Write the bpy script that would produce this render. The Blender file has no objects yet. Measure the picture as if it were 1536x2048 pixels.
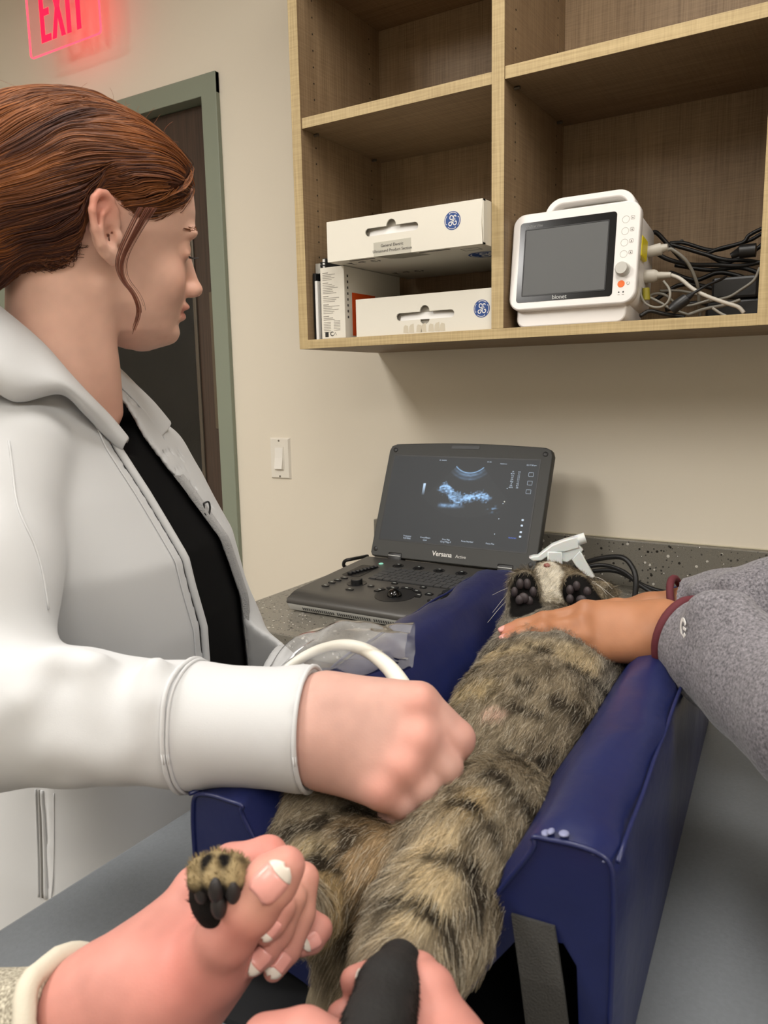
import bpy, bmesh, math, random
import numpy as np
from mathutils import Matrix, Vector, Euler

rng = np.random.default_rng(7)
random.seed(7)
SC = bpy.context.scene
COL = SC.collection

# ------------------------------------------------------------------ camera
cam_d = bpy.data.cameras.new('camera')
cam = bpy.data.objects.new('camera', cam_d)
COL.objects.link(cam)
SC.camera = cam
cam_d.sensor_fit = 'VERTICAL'
cam_d.sensor_height = 36.0
cam_d.sensor_width = 27.0
cam_d.lens = 1570.6 / 2048 * 36.0
cam_d.clip_start = 0.02
_yaw, _pitch, _roll = 0.5549, 0.1586, -0.02
_f = Vector((-math.sin(_yaw) * math.cos(_pitch), math.cos(_yaw) * math.cos(_pitch), -math.sin(_pitch)))
_r = Vector((math.cos(_yaw), math.sin(_yaw), 0))
_u = _r.cross(_f)
_r2 = _r * math.cos(_roll) + _u * math.sin(_roll)
_u2 = _u * math.cos(_roll) - _r * math.sin(_roll)
_m = Matrix((_r2, _u2, -_f)).transposed().to_4x4()
_m.translation = Vector((1.0674, -1.7094, 1.3547))
cam.matrix_world = _m
cam_d.dof.use_dof = True
cam_d.dof.focus_distance = 1.15
cam_d.dof.aperture_fstop = 15.0

# ------------------------------------------------------------------ world, lights, exposure
world = bpy.data.worlds.new('world')
SC.world = world
world.use_nodes = True
world.node_tree.nodes['Background'].inputs[0].default_value = (0.9, 0.95, 1.0, 1)
world.node_tree.nodes['Background'].inputs[1].default_value = 0.02
SC.view_settings.view_transform = 'Standard'
SC.view_settings.look = 'None'
SC.view_settings.exposure = 0.48
SC.view_settings.gamma = 1.0
SC.view_settings.use_curve_mapping = False

SC.cycles.max_bounces = 6
SC.cycles.diffuse_bounces = 3
SC.cycles.glossy_bounces = 3
SC.cycles.transmission_bounces = 4
SC.cycles.transparent_max_bounces = 10
SC.cycles.caustics_reflective = False
SC.cycles.caustics_refractive = False
SC.cycles.use_light_tree = False
SC.cycles.adaptive_threshold = 0.04

def area(name, loc, size, power, col=(1.0, 0.975, 0.94)):
    l = bpy.data.lights.new(name, 'AREA')
    l.shape = 'RECTANGLE'
    l.size, l.size_y = size
    l.energy = power
    l.color = col
    o = bpy.data.objects.new(name, l)
    COL.objects.link(o)
    o.location = loc
    return o

CEIL = 2.75
LIGHTS = [(-0.75, -2.35, 37), (0.75, -1.15, 10.5), (0.75, -3.3, 9), (2.3, -1.9, 17), (2.3, -3.4, 11)]
for _i, (_x, _y, _p) in enumerate(LIGHTS):
    area('ceiling_light_lamp', (_x, _y, CEIL - 0.03), (0.56, 1.14), _p)

# ------------------------------------------------------------------ helpers
def lin(c):
    c = np.array(c, float) / 255.0
    return tuple(np.where(c <= 0.04045, c / 12.92, ((c + 0.055) / 1.055) ** 2.4))

def new_mat(name):
    m = bpy.data.materials.new(name)
    m.use_nodes = True
    nt = m.node_tree
    return m, nt, nt.nodes['Principled BSDF']

def N(nt, kind, **kw):
    n = nt.nodes.new(kind)
    for k, v in kw.items():
        if k.startswith('i_'):
            n.inputs[int(k[2:])].default_value = v
        else:
            setattr(n, k, v)
    return n

def mat(name, col, rough=0.5, metal=0.0, spec=0.5, var=None, bump=None, sss=None, trans=0.0, emis=None, coat=0.0, sheen=0.0, alpha=1.0, stretch=(1, 1, 1), col2=None):
    """col in sRGB 0-255; var=(scale, amount) brightness mottling; bump=(scale, strength)"""
    m, nt, b = new_mat(name)
    c = lin(col)
    b.inputs['Base Color'].default_value = (*c, 1)
    b.inputs['Roughness'].default_value = rough
    b.inputs['Metallic'].default_value = metal
    b.inputs['Specular IOR Level'].default_value = spec
    b.inputs['Coat Weight'].default_value = coat
    b.inputs['Sheen Weight'].default_value = sheen
    b.inputs['Transmission Weight'].default_value = trans
    b.inputs['Alpha'].default_value = alpha
    L = nt.links.new
    if var or bump:
        tc = N(nt, 'ShaderNodeTexCoord')
        mp = N(nt, 'ShaderNodeMapping')
        mp.inputs['Scale'].default_value = stretch
        L(tc.outputs['Object'], mp.inputs['Vector'])
    if var:
        n = N(nt, 'ShaderNodeTexNoise')
        n.inputs['Scale'].default_value = var[0]
        n.inputs['Detail'].default_value = 4
        L(mp.outputs[0], n.inputs['Vector'])
        r = N(nt, 'ShaderNodeMapRange')
        r.inputs[1].default_value, r.inputs[2].default_value = 0.3, 0.7
        L(n.outputs['Fac'], r.inputs[0])
        mx = N(nt, 'ShaderNodeMix', data_type='RGBA')
        a = var[1]
        c2 = lin(col2) if col2 else tuple(min(1, v * (1 + a)) for v in c)
        mx.inputs[6].default_value = (*(tuple(v * (1 - a) for v in c) if not col2 else c), 1)
        mx.inputs[7].default_value = (*c2, 1)
        L(r.outputs[0], mx.inputs[0])
        L(mx.outputs[2], b.inputs['Base Color'])
    if bump:
        n = N(nt, 'ShaderNodeTexNoise')
        n.inputs['Scale'].default_value = bump[0]
        n.inputs['Detail'].default_value = 3
        L(mp.outputs[0], n.inputs['Vector'])
        bp = N(nt, 'ShaderNodeBump')
        bp.inputs['Strength'].default_value = bump[1]
        bp.inputs['Distance'].default_value = bump[2] if len(bump) > 2 else 0.002
        L(n.outputs['Fac'], bp.inputs['Height'])
        L(bp.outputs[0], b.inputs['Normal'])
    if sss:
        b.inputs['Subsurface Weight'].default_value = sss
        b.inputs['Subsurface Radius'].default_value = (0.010, 0.004, 0.002)
        b.inputs['Subsurface Scale'].default_value = 1.0
    if emis:
        b.inputs['Emission Color'].default_value = (*lin(emis[0]), 1)
        b.inputs['Emission Strength'].default_value = emis[1]
    return m

def link(o, parent=None):
    COL.objects.link(o)
    if parent is not None:
        o.parent = parent
        if parent.type == 'EMPTY':
            o.matrix_parent_inverse = Matrix.Translation(-parent.location)
    return o

def tag(o, label=None, cat=None, group=None, kind=None):
    if label: o['label'] = label
    if cat: o['category'] = cat
    if group: o['group'] = group
    if kind: o['kind'] = kind
    return o

def thing(name, loc, label, cat, group=None):
    o = bpy.data.objects.new(name, None)
    o.empty_display_size = 0.03
    COL.objects.link(o)
    o.location = loc
    return tag(o, label, cat, group)

def obj(name, V, F, m, parent=None, smooth=False, T=None):
    V = np.asarray(V, float)
    if T is not None:
        V = V @ np.array(T.to_3x3()).T + np.array(T.translation)
    me = bpy.data.meshes.new(name)
    if isinstance(F, np.ndarray):
        n, k = F.shape
        me.vertices.add(len(V)); me.loops.add(n * k); me.polygons.add(n)
        me.vertices.foreach_set('co', V.astype(np.float32).ravel())
        me.loops.foreach_set('vertex_index', F.astype(np.int32).ravel())
        me.polygons.foreach_set('loop_start', np.arange(0, n * k, k, dtype=np.int32))
        me.update(calc_edges=True)
        me.validate()
    else:
        me.from_pydata([tuple(v) for v in V], [], [tuple(f) for f in F])
        me.update()
    if smooth:
        me.polygons.foreach_set('use_smooth', np.ones(len(me.polygons), bool))
    if m is not None:
        for mm in (m if isinstance(m, (list, tuple)) else [m]):
            me.materials.append(mm)
    o = bpy.data.objects.new(name, me)
    return link(o, parent)

class MB:
    """collects shapes of one part"""
    def __init__(s): s.V = []; s.F = []; s.n = 0; s.T = None
    def add(s, V, F):
        V = np.asarray(V, float)
        if s.T is not None:
            V = V @ np.array(s.T.to_3x3()).T + np.array(s.T.translation)
        s.V.append(V)
        s.F += [tuple(int(i) + s.n for i in f) for f in F]
        s.n += len(V)
        return s
    def box(s, lo, hi, bev=0.0, seg=2):
        bm = bmesh.new()
        bmesh.ops.create_cube(bm, size=1)
        lo = Vector(lo); hi = Vector(hi)
        for v in bm.verts:
            v.co = Vector(((lo[i] + hi[i]) / 2 + v.co[i] * (hi[i] - lo[i]) for i in range(3)))
        if bev > 0:
            bmesh.ops.bevel(bm, geom=bm.edges[:], offset=bev, segments=seg, affect='EDGES', profile=0.5)
        return s.bm(bm)
    def bm(s, bm):
        bm.verts.index_update()
        V = [v.co[:] for v in bm.verts]
        F = [[v.index for v in f.verts] for f in bm.faces]
        bm.free()
        return s.add(V, F)
    def cyl(s, a, b, r0, r1=None, n=20, cap=True):
        a = np.array(a, float); b = np.array(b, float)
        return s.tube([a, b], [r0, r0 if r1 is None else r1], n, cap)
    def tube(s, pts, r, n=10, cap=True):
        P = np.array(pts, float)
        k = len(P)
        R = np.full(k, r) if np.isscalar(r) else np.array(r, float)
        Tn = np.gradient(P, axis=0)
        Tn /= np.linalg.norm(Tn, axis=1)[:, None] + 1e-12
        up = np.array([0, 0, 1.0]) if abs(Tn[0][2]) < 0.9 else np.array([1.0, 0, 0])
        V = []
        u = np.cross(Tn[0], up); u /= np.linalg.norm(u)
        for i in range(k):
            u = u - Tn[i] * (u @ Tn[i]); u /= np.linalg.norm(u)
            w = np.cross(Tn[i], u)
            a = np.linspace(0, 2 * np.pi, n, endpoint=False)
            V.append(P[i] + R[i] * (np.cos(a)[:, None] * u + np.sin(a)[:, None] * w))
        V = np.concatenate(V)
        F = []
        for i in range(k - 1):
            for j in range(n):
                j2 = (j + 1) % n
                F.append((i * n + j, i * n + j2, (i + 1) * n + j2, (i + 1) * n + j))
        if cap:
            F.append(tuple(range(n))[::-1]); F.append(tuple(range((k - 1) * n, k * n)))
        return s.add(V, F)
    def lathe(s, c, prof, axis=(0, 0, 1), n=28):
        """prof: list of (r, h) along the axis from c"""
        ax = Vector(axis).normalized()
        q = ax.to_track_quat('Z', 'Y').to_matrix()
        V = []; F = []
        for (r, h) in prof:
            for j in range(n):
                a = 2 * math.pi * j / n
                V.append(Vector(c) + q @ Vector((max(r, 1e-5) * math.cos(a), max(r, 1e-5) * math.sin(a), h)))
        k = len(prof)
        for i in range(k - 1):
            for j in range(n):
                j2 = (j + 1) % n
                F.append((i * n + j, i * n + j2, (i + 1) * n + j2, (i + 1) * n + j))
        F.append(tuple(range(n))[::-1]); F.append(tuple(range((k - 1) * n, k * n)))
        return s.add(V, F)
    def prism(s, poly, y0, y1, axes='xz'):
        """poly in two axes, extruded along the third"""
        ix = {'xz': (0, 2, 1), 'xy': (0, 1, 2), 'yz': (1, 2, 0)}[axes]
        V = []
        for d in (y0, y1):
            for p in poly:
                v = [0, 0, 0]; v[ix[0]] = p[0]; v[ix[1]] = p[1]; v[ix[2]] = d
                V.append(v)
        n = len(poly)
        F = [tuple(range(n)), tuple(range(2 * n - 1, n - 1, -1))]
        for i in range(n):
            j = (i + 1) % n
            F.append((i, i + n, j + n, j))
        return s.add(V, F)
    def build(s, name, m, parent=None, smooth=False, auto=None):
        o = obj(name, np.concatenate(s.V), s.F, m, parent, smooth)
        bm = bmesh.new(); bm.from_mesh(o.data)
        bmesh.ops.recalc_face_normals(bm, faces=bm.faces[:])
        bm.to_mesh(o.data); bm.free()
        if auto is not None:
            o.data.polygons.foreach_set('use_smooth', np.ones(len(o.data.polygons), bool))
            o.data.set_sharp_from_angle(angle=math.radians(auto))
        return o

def rrect(x0, y0, x1, y1, r, n=6):
    P = []
    for (cx, cy, a0) in ((x1 - r, y1 - r, 0), (x0 + r, y1 - r, 90), (x0 + r, y0 + r, 180), (x1 - r, y0 + r, 270)):
        for i in range(n + 1):
            a = math.radians(a0 + 90 * i / n)
            P.append((cx + r * math.cos(a), cy + r * math.sin(a)))
    return P

def flat(name, outlines, thick, m, parent, T, bevel=0.0):
    """filled 2-D outlines (holes allowed) extruded by thick, mapped by T (local xy plane, +z out)"""
    cu = bpy.data.curves.new(name, 'CURVE')
    cu.dimensions = '2D'; cu.fill_mode = 'BOTH'
    cu.extrude = thick / 2
    cu.bevel_depth = bevel; cu.bevel_resolution = 1
    for P in outlines:
        sp = cu.splines.new('POLY')
        sp.points.add(len(P) - 1)
        for i, p in enumerate(P):
            sp.points[i].co = (p[0], p[1], 0, 1)
        sp.use_cyclic_u = True
    return curve_to_obj(name, cu, m, parent, T @ Matrix.Translation((0, 0, thick / 2)))

def curve_to_obj(name, cu, m, parent, T):
    tmp = bpy.data.objects.new('tmp', cu)
    COL.objects.link(tmp)
    dg = bpy.context.evaluated_depsgraph_get()
    me = bpy.data.meshes.new_from_object(tmp.evaluated_get(dg))
    bpy.data.objects.remove(tmp); bpy.data.curves.remove(cu)
    me.transform(T)
    me.materials.clear(); me.materials.append(m)
    me.name = name
    return link(bpy.data.objects.new(name, me), parent)

def text(name, s, size, m, parent, T, thick=0.0003, shear=0.0, align='CENTER', space=1.0, bold=0.0):
    cu = bpy.data.curves.new(name, 'FONT')
    cu.body = s; cu.size = size; cu.extrude = thick / 2; cu.shear = shear
    cu.align_x = align; cu.align_y = 'CENTER'; cu.space_character = space; cu.offset = bold
    cu.resolution_u = 3
    return curve_to_obj(name, cu, m, parent, T)

def frame(o, x, y, n=None):
    """4x4 with origin o, local x, y axes (z = x cross y)"""
    x = Vector(x).normalized(); y = Vector(y)
    z = x.cross(y).normalized(); y = z.cross(x)
    M_ = Matrix((x, y, z)).transposed().to_4x4()
    M_.translation = Vector(o)
    return M_

def ribbon(pts, w):
    """closed outline of a stroke of width w along pts"""
    P = np.array(pts, float)
    t = np.gradient(P, axis=0); t /= np.linalg.norm(t, axis=1)[:, None] + 1e-9
    nrm = np.stack([-t[:, 1], t[:, 0]], 1)
    W = np.full(len(P), w) if np.isscalar(w) else np.array(w)
    return [tuple(p) for p in P + nrm * W[:, None] / 2] + [tuple(p) for p in (P - nrm * W[:, None] / 2)[::-1]]

def spline(pts, k=8):
    """Catmull-Rom"""
    P = np.array(pts, float)
    Q = np.vstack([2 * P[0] - P[1], P, 2 * P[-1] - P[-2]])
    out = []
    for i in range(1, len(Q) - 2):
        for t in np.linspace(0, 1, k, endpoint=False):
            a, b, c, d = Q[i - 1], Q[i], Q[i + 1], Q[i + 2]
            out.append(0.5 * (2 * b + (c - a) * t + (2 * a - 5 * b + 4 * c - d) * t * t + (3 * b - a - 3 * c + d) * t ** 3))
    out.append(P[-1])
    return np.array(out)

# ------------------------------------------------------------------ distance-field modelling
class Vox:
    def __init__(s, lo, hi, h):
        s.lo = np.array(lo, float); s.h = h
        n = np.ceil((np.array(hi) - s.lo) / h).astype(int) + 1
        s.n = n
        ax = [(s.lo[i] + h * np.arange(n[i])).astype(np.float32) for i in range(3)]
        s.X, s.Y, s.Z = np.meshgrid(*ax, indexing='ij', sparse=True)
    def new(s, v=1.0): return np.full(s.n, v, np.float32)

def smin(a, b, k):
    if k <= 0: return np.minimum(a, b)
    h = np.maximum(k - np.abs(a - b), 0) / k
    return np.minimum(a, b) - h * h * k * 0.25
def smax(a, b, k): return -smin(-a, -b, k)

def d_cone(v, a, b, r1, r2):
    a = np.array(a, np.float32); b = np.array(b, np.float32)
    ba = b - a; l2 = float(ba @ ba) + 1e-12
    px, py, pz = v.X - a[0], v.Y - a[1], v.Z - a[2]
    t = np.clip((px * ba[0] + py * ba[1] + pz * ba[2]) / l2, 0, 1)
    return np.sqrt((px - t * ba[0]) ** 2 + (py - t * ba[1]) ** 2 + (pz - t * ba[2]) ** 2) - (r1 + (r2 - r1) * t)

def d_ell(v, c, r, R=None):
    px, py, pz = v.X - np.float32(c[0]), v.Y - np.float32(c[1]), v.Z - np.float32(c[2])
    if R is not None:   # R rows = local axes in world
        R = np.array(R, np.float32)
        px, py, pz = (R[i][0] * px + R[i][1] * py + R[i][2] * pz for i in range(3))
    k0 = np.sqrt((px / r[0]) ** 2 + (py / r[1]) ** 2 + (pz / r[2]) ** 2)
    k1 = np.sqrt((px / r[0] ** 2) ** 2 + (py / r[1] ** 2) ** 2 + (pz / r[2] ** 2) ** 2) + 1e-9
    return (k0 * (k0 - 1) / k1).astype(np.float32)

def chain(v, pts, k=0.01, D=None):
    """pts: list of (xyz, r)"""
    for (a, ra), (b, rb) in zip(pts[:-1], pts[1:]):
        d = d_cone(v, a, b, ra, rb)
        D = d if D is None else smin(D, d, k)
    return D

def nets(v, D):
    """surface nets -> verts, quads"""
    S = D < 0
    n = v.n
    c = np.zeros(n - 1, np.int8)
    for i in (0, 1):
        for j in (0, 1):
            for k in (0, 1):
                c += S[i:n[0] - 1 + i, j:n[1] - 1 + j, k:n[2] - 1 + k]
    act = (c > 0) & (c < 8)
    I = np.argwhere(act)
    idx = -np.ones(n - 1, np.int32)
    idx[act] = np.arange(len(I))
    acc = np.zeros((len(I), 3)); cnt = np.zeros(len(I))
    corners = [(i, j, k) for i in (0, 1) for j in (0, 1) for k in (0, 1)]
    for a in corners:
        for ax in range(3):
            if a[ax] == 0:
                b = list(a); b[ax] = 1
                da = D[I[:, 0] + a[0], I[:, 1] + a[1], I[:, 2] + a[2]]
                db = D[I[:, 0] + b[0], I[:, 1] + b[1], I[:, 2] + b[2]]
                mk = (da < 0) != (db < 0)
                t = np.where(mk, da / (da - db + 1e-20), 0)
                p = np.array(a, float)[None] + np.zeros((len(I), 3))
                p[:, ax] = t
                acc[mk] += p[mk]; cnt[mk] += 1
    V = v.lo + v.h * (I + acc / cnt[:, None])
    F = []
    for ax in range(3):
        o1, o2 = [(1, 2), (2, 0), (0, 1)][ax]
        sl0 = [slice(None)] * 3; sl1 = [slice(None)] * 3
        sl0[ax] = slice(0, n[ax] - 1); sl1[ax] = slice(1, n[ax])
        A = S[tuple(sl0)]; B = S[tuple(sl1)]
        E = np.argwhere(A != B)
        ok = (E[:, o1] > 0) & (E[:, o2] > 0) & (E[:, o1] < n[o1] - 1) & (E[:, o2] < n[o2] - 1)
        E = E[ok]
        flip = A[E[:, 0], E[:, 1], E[:, 2]]
        def g(d1, d2):
            q = E.copy(); q[:, o1] += d1; q[:, o2] += d2
            return idx[q[:, 0], q[:, 1], q[:, 2]]
        Q = np.stack([g(-1, -1), g(0, -1), g(0, 0), g(-1, 0)], 1)
        Q[~flip] = Q[~flip][:, ::-1]
        F.append(Q)
    F = np.concatenate(F)
    F = F[(F >= 0).all(1)]
    return V, F

def smooth_mesh(V, F, it=2, lam=0.5):
    e = np.concatenate([F[:, [0, 1]], F[:, [1, 2]], F[:, [2, 3]], F[:, [3, 0]]])
    for _ in range(it):
        s = np.zeros_like(V); c = np.zeros(len(V))
        for a, b in ((0, 1), (1, 0)):
            for k in range(3):
                s[:, k] += np.bincount(e[:, a], V[e[:, b], k], len(V))
            c += np.bincount(e[:, a], minlength=len(V))
        V = V + lam * (s / np.maximum(c, 1)[:, None] - V)
    return V

def sculpt(name, v, D, m, parent=None, it=2):
    V, F = nets(v, D)
    V = smooth_mesh(V, F, it)
    return obj(name, V, F, m, parent, smooth=True), V, F

def vnoise(P, scale, seed=0):
    """cheap smooth value noise on points (n,3) -> [0,1]"""
    Q = np.asarray(P, float) * scale + seed * 17.3
    i = np.floor(Q).astype(np.int64); f = Q - i
    f = f * f * (3 - 2 * f)
    def h(a):
        x = (a[:, 0] * 73856093) ^ (a[:, 1] * 19349663) ^ (a[:, 2] * 83492791)
        x = (x ^ (x >> 13)) * 1274126177
        return ((x ^ (x >> 16)) & 0xFFFF) / 65535.0
    r = 0
    for dx in (0, 1):
        for dy in (0, 1):
            for dz in (0, 1):
                w = (f[:, 0] if dx else 1 - f[:, 0]) * (f[:, 1] if dy else 1 - f[:, 1]) * (f[:, 2] if dz else 1 - f[:, 2])
                r = r + w * h(i + np.array([dx, dy, dz]))
    return r

def sample_surface(V, F, n, weight=None):
    """n random points on quads -> pos, normal"""
    T = np.concatenate([F[:, [0, 1, 2]], F[:, [0, 2, 3]]])
    a, b, c = V[T[:, 0]], V[T[:, 1]], V[T[:, 2]]
    nr = np.cross(b - a, c - a)
    ar = np.linalg.norm(nr, axis=1)
    w = ar if weight is None else ar * weight((a + b + c) / 3)
    t = rng.choice(len(T), n, p=w / w.sum())
    r1 = np.sqrt(rng.random(n)); r2 = rng.random(n)
    p = a[t] * (1 - r1)[:, None] + b[t] * (r1 * (1 - r2))[:, None] + c[t] * (r1 * r2)[:, None]
    vn = np.zeros_like(V)
    for k in range(3):
        for q in range(3):
            vn[:, k] += np.bincount(T[:, q], nr[:, k], len(V))
    vn /= np.linalg.norm(vn, axis=1)[:, None] + 1e-12
    nn = vn[T[t, 0]]
    return p, nn

def hair(name, P, R, C, m, parent):
    """P (n,k,3) strand points, R (n,k) radii, C (n,3) linear colours"""
    n, k = P.shape[:2]
    hc = bpy.data.hair_curves.new(name)
    hc.add_curves([k] * n)
    hc.points.foreach_set('position', P.astype(np.float32).ravel())
    if 'radius' not in hc.attributes:
        hc.attributes.new('radius', 'FLOAT', 'POINT')
    hc.attributes['radius'].data.foreach_set('value', R.astype(np.float32).ravel())
    at = hc.attributes.new('tint', 'FLOAT_COLOR', 'CURVE')
    at.data.foreach_set('color', np.concatenate([C, np.ones((n, 1))], 1).astype(np.float32).ravel())
    hc.materials.append(m)
    return link(bpy.data.objects.new(name, hc), parent)

def paint(o, C, name='tint'):
    at = o.data.color_attributes.new(name, 'FLOAT_COLOR', 'POINT')
    at.data.foreach_set('color', np.concatenate([C, np.ones((len(C), 1))], 1).astype(np.float32).ravel())

def tint_mat(name, rough=0.5, spec=0.3, sss=0.0, bump=None, sheen=0.0):
    m, nt, b = new_mat(name)
    a = N(nt, 'ShaderNodeAttribute', attribute_name='tint')
    nt.links.new(a.outputs['Color'], b.inputs['Base Color'])
    b.inputs['Roughness'].default_value = rough
    b.inputs['Specular IOR Level'].default_value = spec
    b.inputs['Sheen Weight'].default_value = sheen
    if sss:
        b.inputs['Subsurface Weight'].default_value = sss
        b.inputs['Subsurface Radius'].default_value = (0.009, 0.0035, 0.002)
        b.inputs['Subsurface Scale'].default_value = 1.0
    if bump:
        tc = N(nt, 'ShaderNodeTexCoord')
        n = N(nt, 'ShaderNodeTexNoise')
        n.inputs['Scale'].default_value = bump[0]
        n.inputs['Detail'].default_value = 3
        nt.links.new(tc.outputs['Object'], n.inputs['Vector'])
        bp = N(nt, 'ShaderNodeBump')
        bp.inputs['Strength'].default_value = bump[1]
        bp.inputs['Distance'].default_value = bump[2]
        nt.links.new(n.outputs['Fac'], bp.inputs['Height'])
        nt.links.new(bp.outputs[0], b.inputs['Normal'])
    return m

# ------------------------------------------------------------------ materials of the room
M_wall = mat('wall_paint', (230, 221, 204), 0.55, spec=0.3, bump=(140, 0.12, 0.001))
M_ceil = mat('ceiling_tile', (225, 222, 214), 0.9, bump=(300, 0.3))
M_floor = mat('floor_vinyl', (120, 115, 108), 0.5, var=(30, 0.15))
M_white = mat('white_plastic', (232, 226, 214), 0.35)
M_frame = mat('green_steel_paint', (136, 143, 127), 0.42, spec=0.4)
M_black = mat('black_rubber', (14, 14, 15), 0.45)
M_blackp = mat('black_plastic', (24, 24, 25), 0.4)
M_steel = mat('brushed_steel', (128, 122, 112), 0.35, metal=0.9)
M_dark = mat('dark_wall', (80, 76, 70), 0.7)

def wood(name, axis, tone=(176, 150, 112), tone2=(140, 114, 80), edge=False):
    m, nt, b = new_mat(name)
    L = nt.links.new
    tc = N(nt, 'ShaderNodeTexCoord')
    def noise(sc, detail=3):
        mp = N(nt, 'ShaderNodeMapping'); mp.inputs['Scale'].default_value = sc
        L(tc.outputs['Object'], mp.inputs['Vector'])
        n = N(nt, 'ShaderNodeTexNoise'); n.inputs['Scale'].default_value = 1.0
        n.inputs['Detail'].default_value = detail; n.inputs['Roughness'].default_value = 0.6
        L(mp.outputs[0], n.inputs['Vector'])
        return n.outputs['Fac']
    lo, hi, cr = 7, 330, 150
    along = [hi, hi, hi]; along[axis] = lo
    g1 = noise(along)
    broad = [45, 45, 45]; broad[axis] = 3
    g2 = noise(broad, 2)
    cross = [14, 14, 14]; cross[axis] = 420
    g3 = noise(cross, 2)
    def mr(x, a, c):
        r = N(nt, 'ShaderNodeMapRange'); r.inputs[1].default_value = a; r.inputs[2].default_value = c
        L(x, r.inputs[0]); return r.outputs[0]
    a1 = N(nt, 'ShaderNodeMath', operation='MULTIPLY'); L(mr(g1, 0.3, 0.72), a1.inputs[0]); a1.inputs[1].default_value = 0.55
    a2 = N(nt, 'ShaderNodeMath', operation='MULTIPLY_ADD'); L(mr(g2, 0.35, 0.65), a2.inputs[0]); a2.inputs[1].default_value = 0.22; L(a1.outputs[0], a2.inputs[2])
    a3 = N(nt, 'ShaderNodeMath', operation='MULTIPLY_ADD'); L(mr(g3, 0.35, 0.65), a3.inputs[0]); a3.inputs[1].default_value = 0.24; L(a2.outputs[0], a3.inputs[2])
    mx = N(nt, 'ShaderNodeMix', data_type='RGBA')
    mx.inputs[6].default_value = (*lin(tone2), 1); mx.inputs[7].default_value = (*lin(tone), 1)
    L(a3.outputs[0], mx.inputs[0]); L(mx.outputs[2], b.inputs['Base Color'])
    b.inputs['Roughness'].default_value = 0.5
    b.inputs['Specular IOR Level'].default_value = 0.3
    return m
M_woodV = wood('laminate_vertical', 2, (158, 134, 104), (112, 90, 66))
M_woodH = wood('laminate_horizontal', 0, (158, 134, 104), (112, 90, 66))
M_woodE = wood('laminate_edge_horizontal', 0, (204, 182, 138), (160, 138, 98))
M_woodEV = wood('laminate_edge_vertical', 2, (204, 182, 138), (160, 138, 98))

def terrazzo(name):
    m, nt, b = new_mat(name)
    L = nt.links.new
    tc = N(nt, 'ShaderNodeTexCoord')
    def chips(scale, thr, pick, col, prev):
        v = N(nt, 'ShaderNodeTexVoronoi'); v.inputs['Scale'].default_value = scale
        L(tc.outputs['Object'], v.inputs['Vector'])
        c = N(nt, 'ShaderNodeSeparateColor'); L(v.outputs['Color'], c.inputs[0])
        g = N(nt, 'ShaderNodeMath', operation='GREATER_THAN'); L(c.outputs[0], g.inputs[0]); g.inputs[1].default_value = pick
        s = N(nt, 'ShaderNodeMath', operation='MULTIPLY'); L(c.outputs[1], s.inputs[0]); s.inputs[1].default_value = thr
        d = N(nt, 'ShaderNodeMath', operation='LESS_THAN'); L(v.outputs['Distance'], d.inputs[0]); L(s.outputs[0], d.inputs[1])
        a = N(nt, 'ShaderNodeMath', operation='MULTIPLY'); L(g.outputs[0], a.inputs[0]); L(d.outputs[0], a.inputs[1])
        mx = N(nt, 'ShaderNodeMix', data_type='RGBA')
        L(a.outputs[0], mx.inputs[0])
        if isinstance(prev, tuple): mx.inputs[6].default_value = (*lin(prev), 1)
        else: L(prev, mx.inputs[6])
        mx.inputs[7].default_value = (*lin(col), 1)
        return mx.outputs[2]
    n = N(nt, 'ShaderNodeTexNoise'); n.inputs['Scale'].default_value = 500
    L(tc.outputs['Object'], n.inputs['Vector'])
    base = N(nt, 'ShaderNodeMix', data_type='RGBA')
    base.inputs[6].default_value = (*lin((98, 95, 87)), 1); base.inputs[7].default_value = (*lin((136, 131, 120)), 1)
    L(n.outputs['Fac'], base.inputs[0])
    c = chips(190, 0.5, 0.45, (62, 60, 56), base.outputs[2])
    c = chips(130, 0.45, 0.62, (130, 124, 110), c)
    c = chips(105, 0.36, 0.84, (196, 192, 182), c)
    c = chips(190, 0.36, 0.86, (225, 222, 214), c)
    c = chips(110, 0.36, 0.84, (38, 34, 30), c)
    L(c, b.inputs['Base Color'])
    b.inputs['Roughness'].default_value = 0.32
    return m
M_terr = terrazzo('speckled_solid_surface')

# ------------------------------------------------------------------ room shell
RX0, RX1, RY0 = -2.3, 3.3, -4.6
DX0, DX1, DZ = -1.545, -0.500, 2.186        # rough door opening
def struct(name, mb, m, auto=None):
    return tag(mb.build(name, m, None, auto=auto), kind='structure')
w = MB()
w.box((RX0, 0, 0), (DX0, 0.14, CEIL)); w.box((DX1, 0, 0), (RX1, 0.14, CEIL)); w.box((DX0, 0, DZ), (DX1, 0.14, CEIL))
struct('wall_back', w, M_wall)
struct('wall_left', MB().box((RX0 - 0.1, RY0, 0), (RX0, 0.14, CEIL)), M_wall)
struct('wall_right', MB().box((RX1, RY0, 0), (RX1 + 0.1, 0.14, CEIL)), M_wall)
struct('wall_front', MB().box((RX0 - 0.1, RY0 - 0.1, 0), (RX1 + 0.1, RY0, CEIL)), M_wall)
struct('floor', MB().box((RX0 - 0.1, RY0 - 0.1, -0.1), (RX1 + 0.1, 2.4, 0)), M_floor)
struct('ceiling', MB().box((RX0 - 0.1, RY0 - 0.1, CEIL), (RX1 + 0.1, 2.4, CEIL + 0.1)), M_ceil)
struct('baseboard_back', MB().box((DX1 + 0.02, -0.012, 0), (0.0, 0, 0.1), 0.003), mat('vinyl_base', (70, 66, 60), 0.5))
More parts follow.
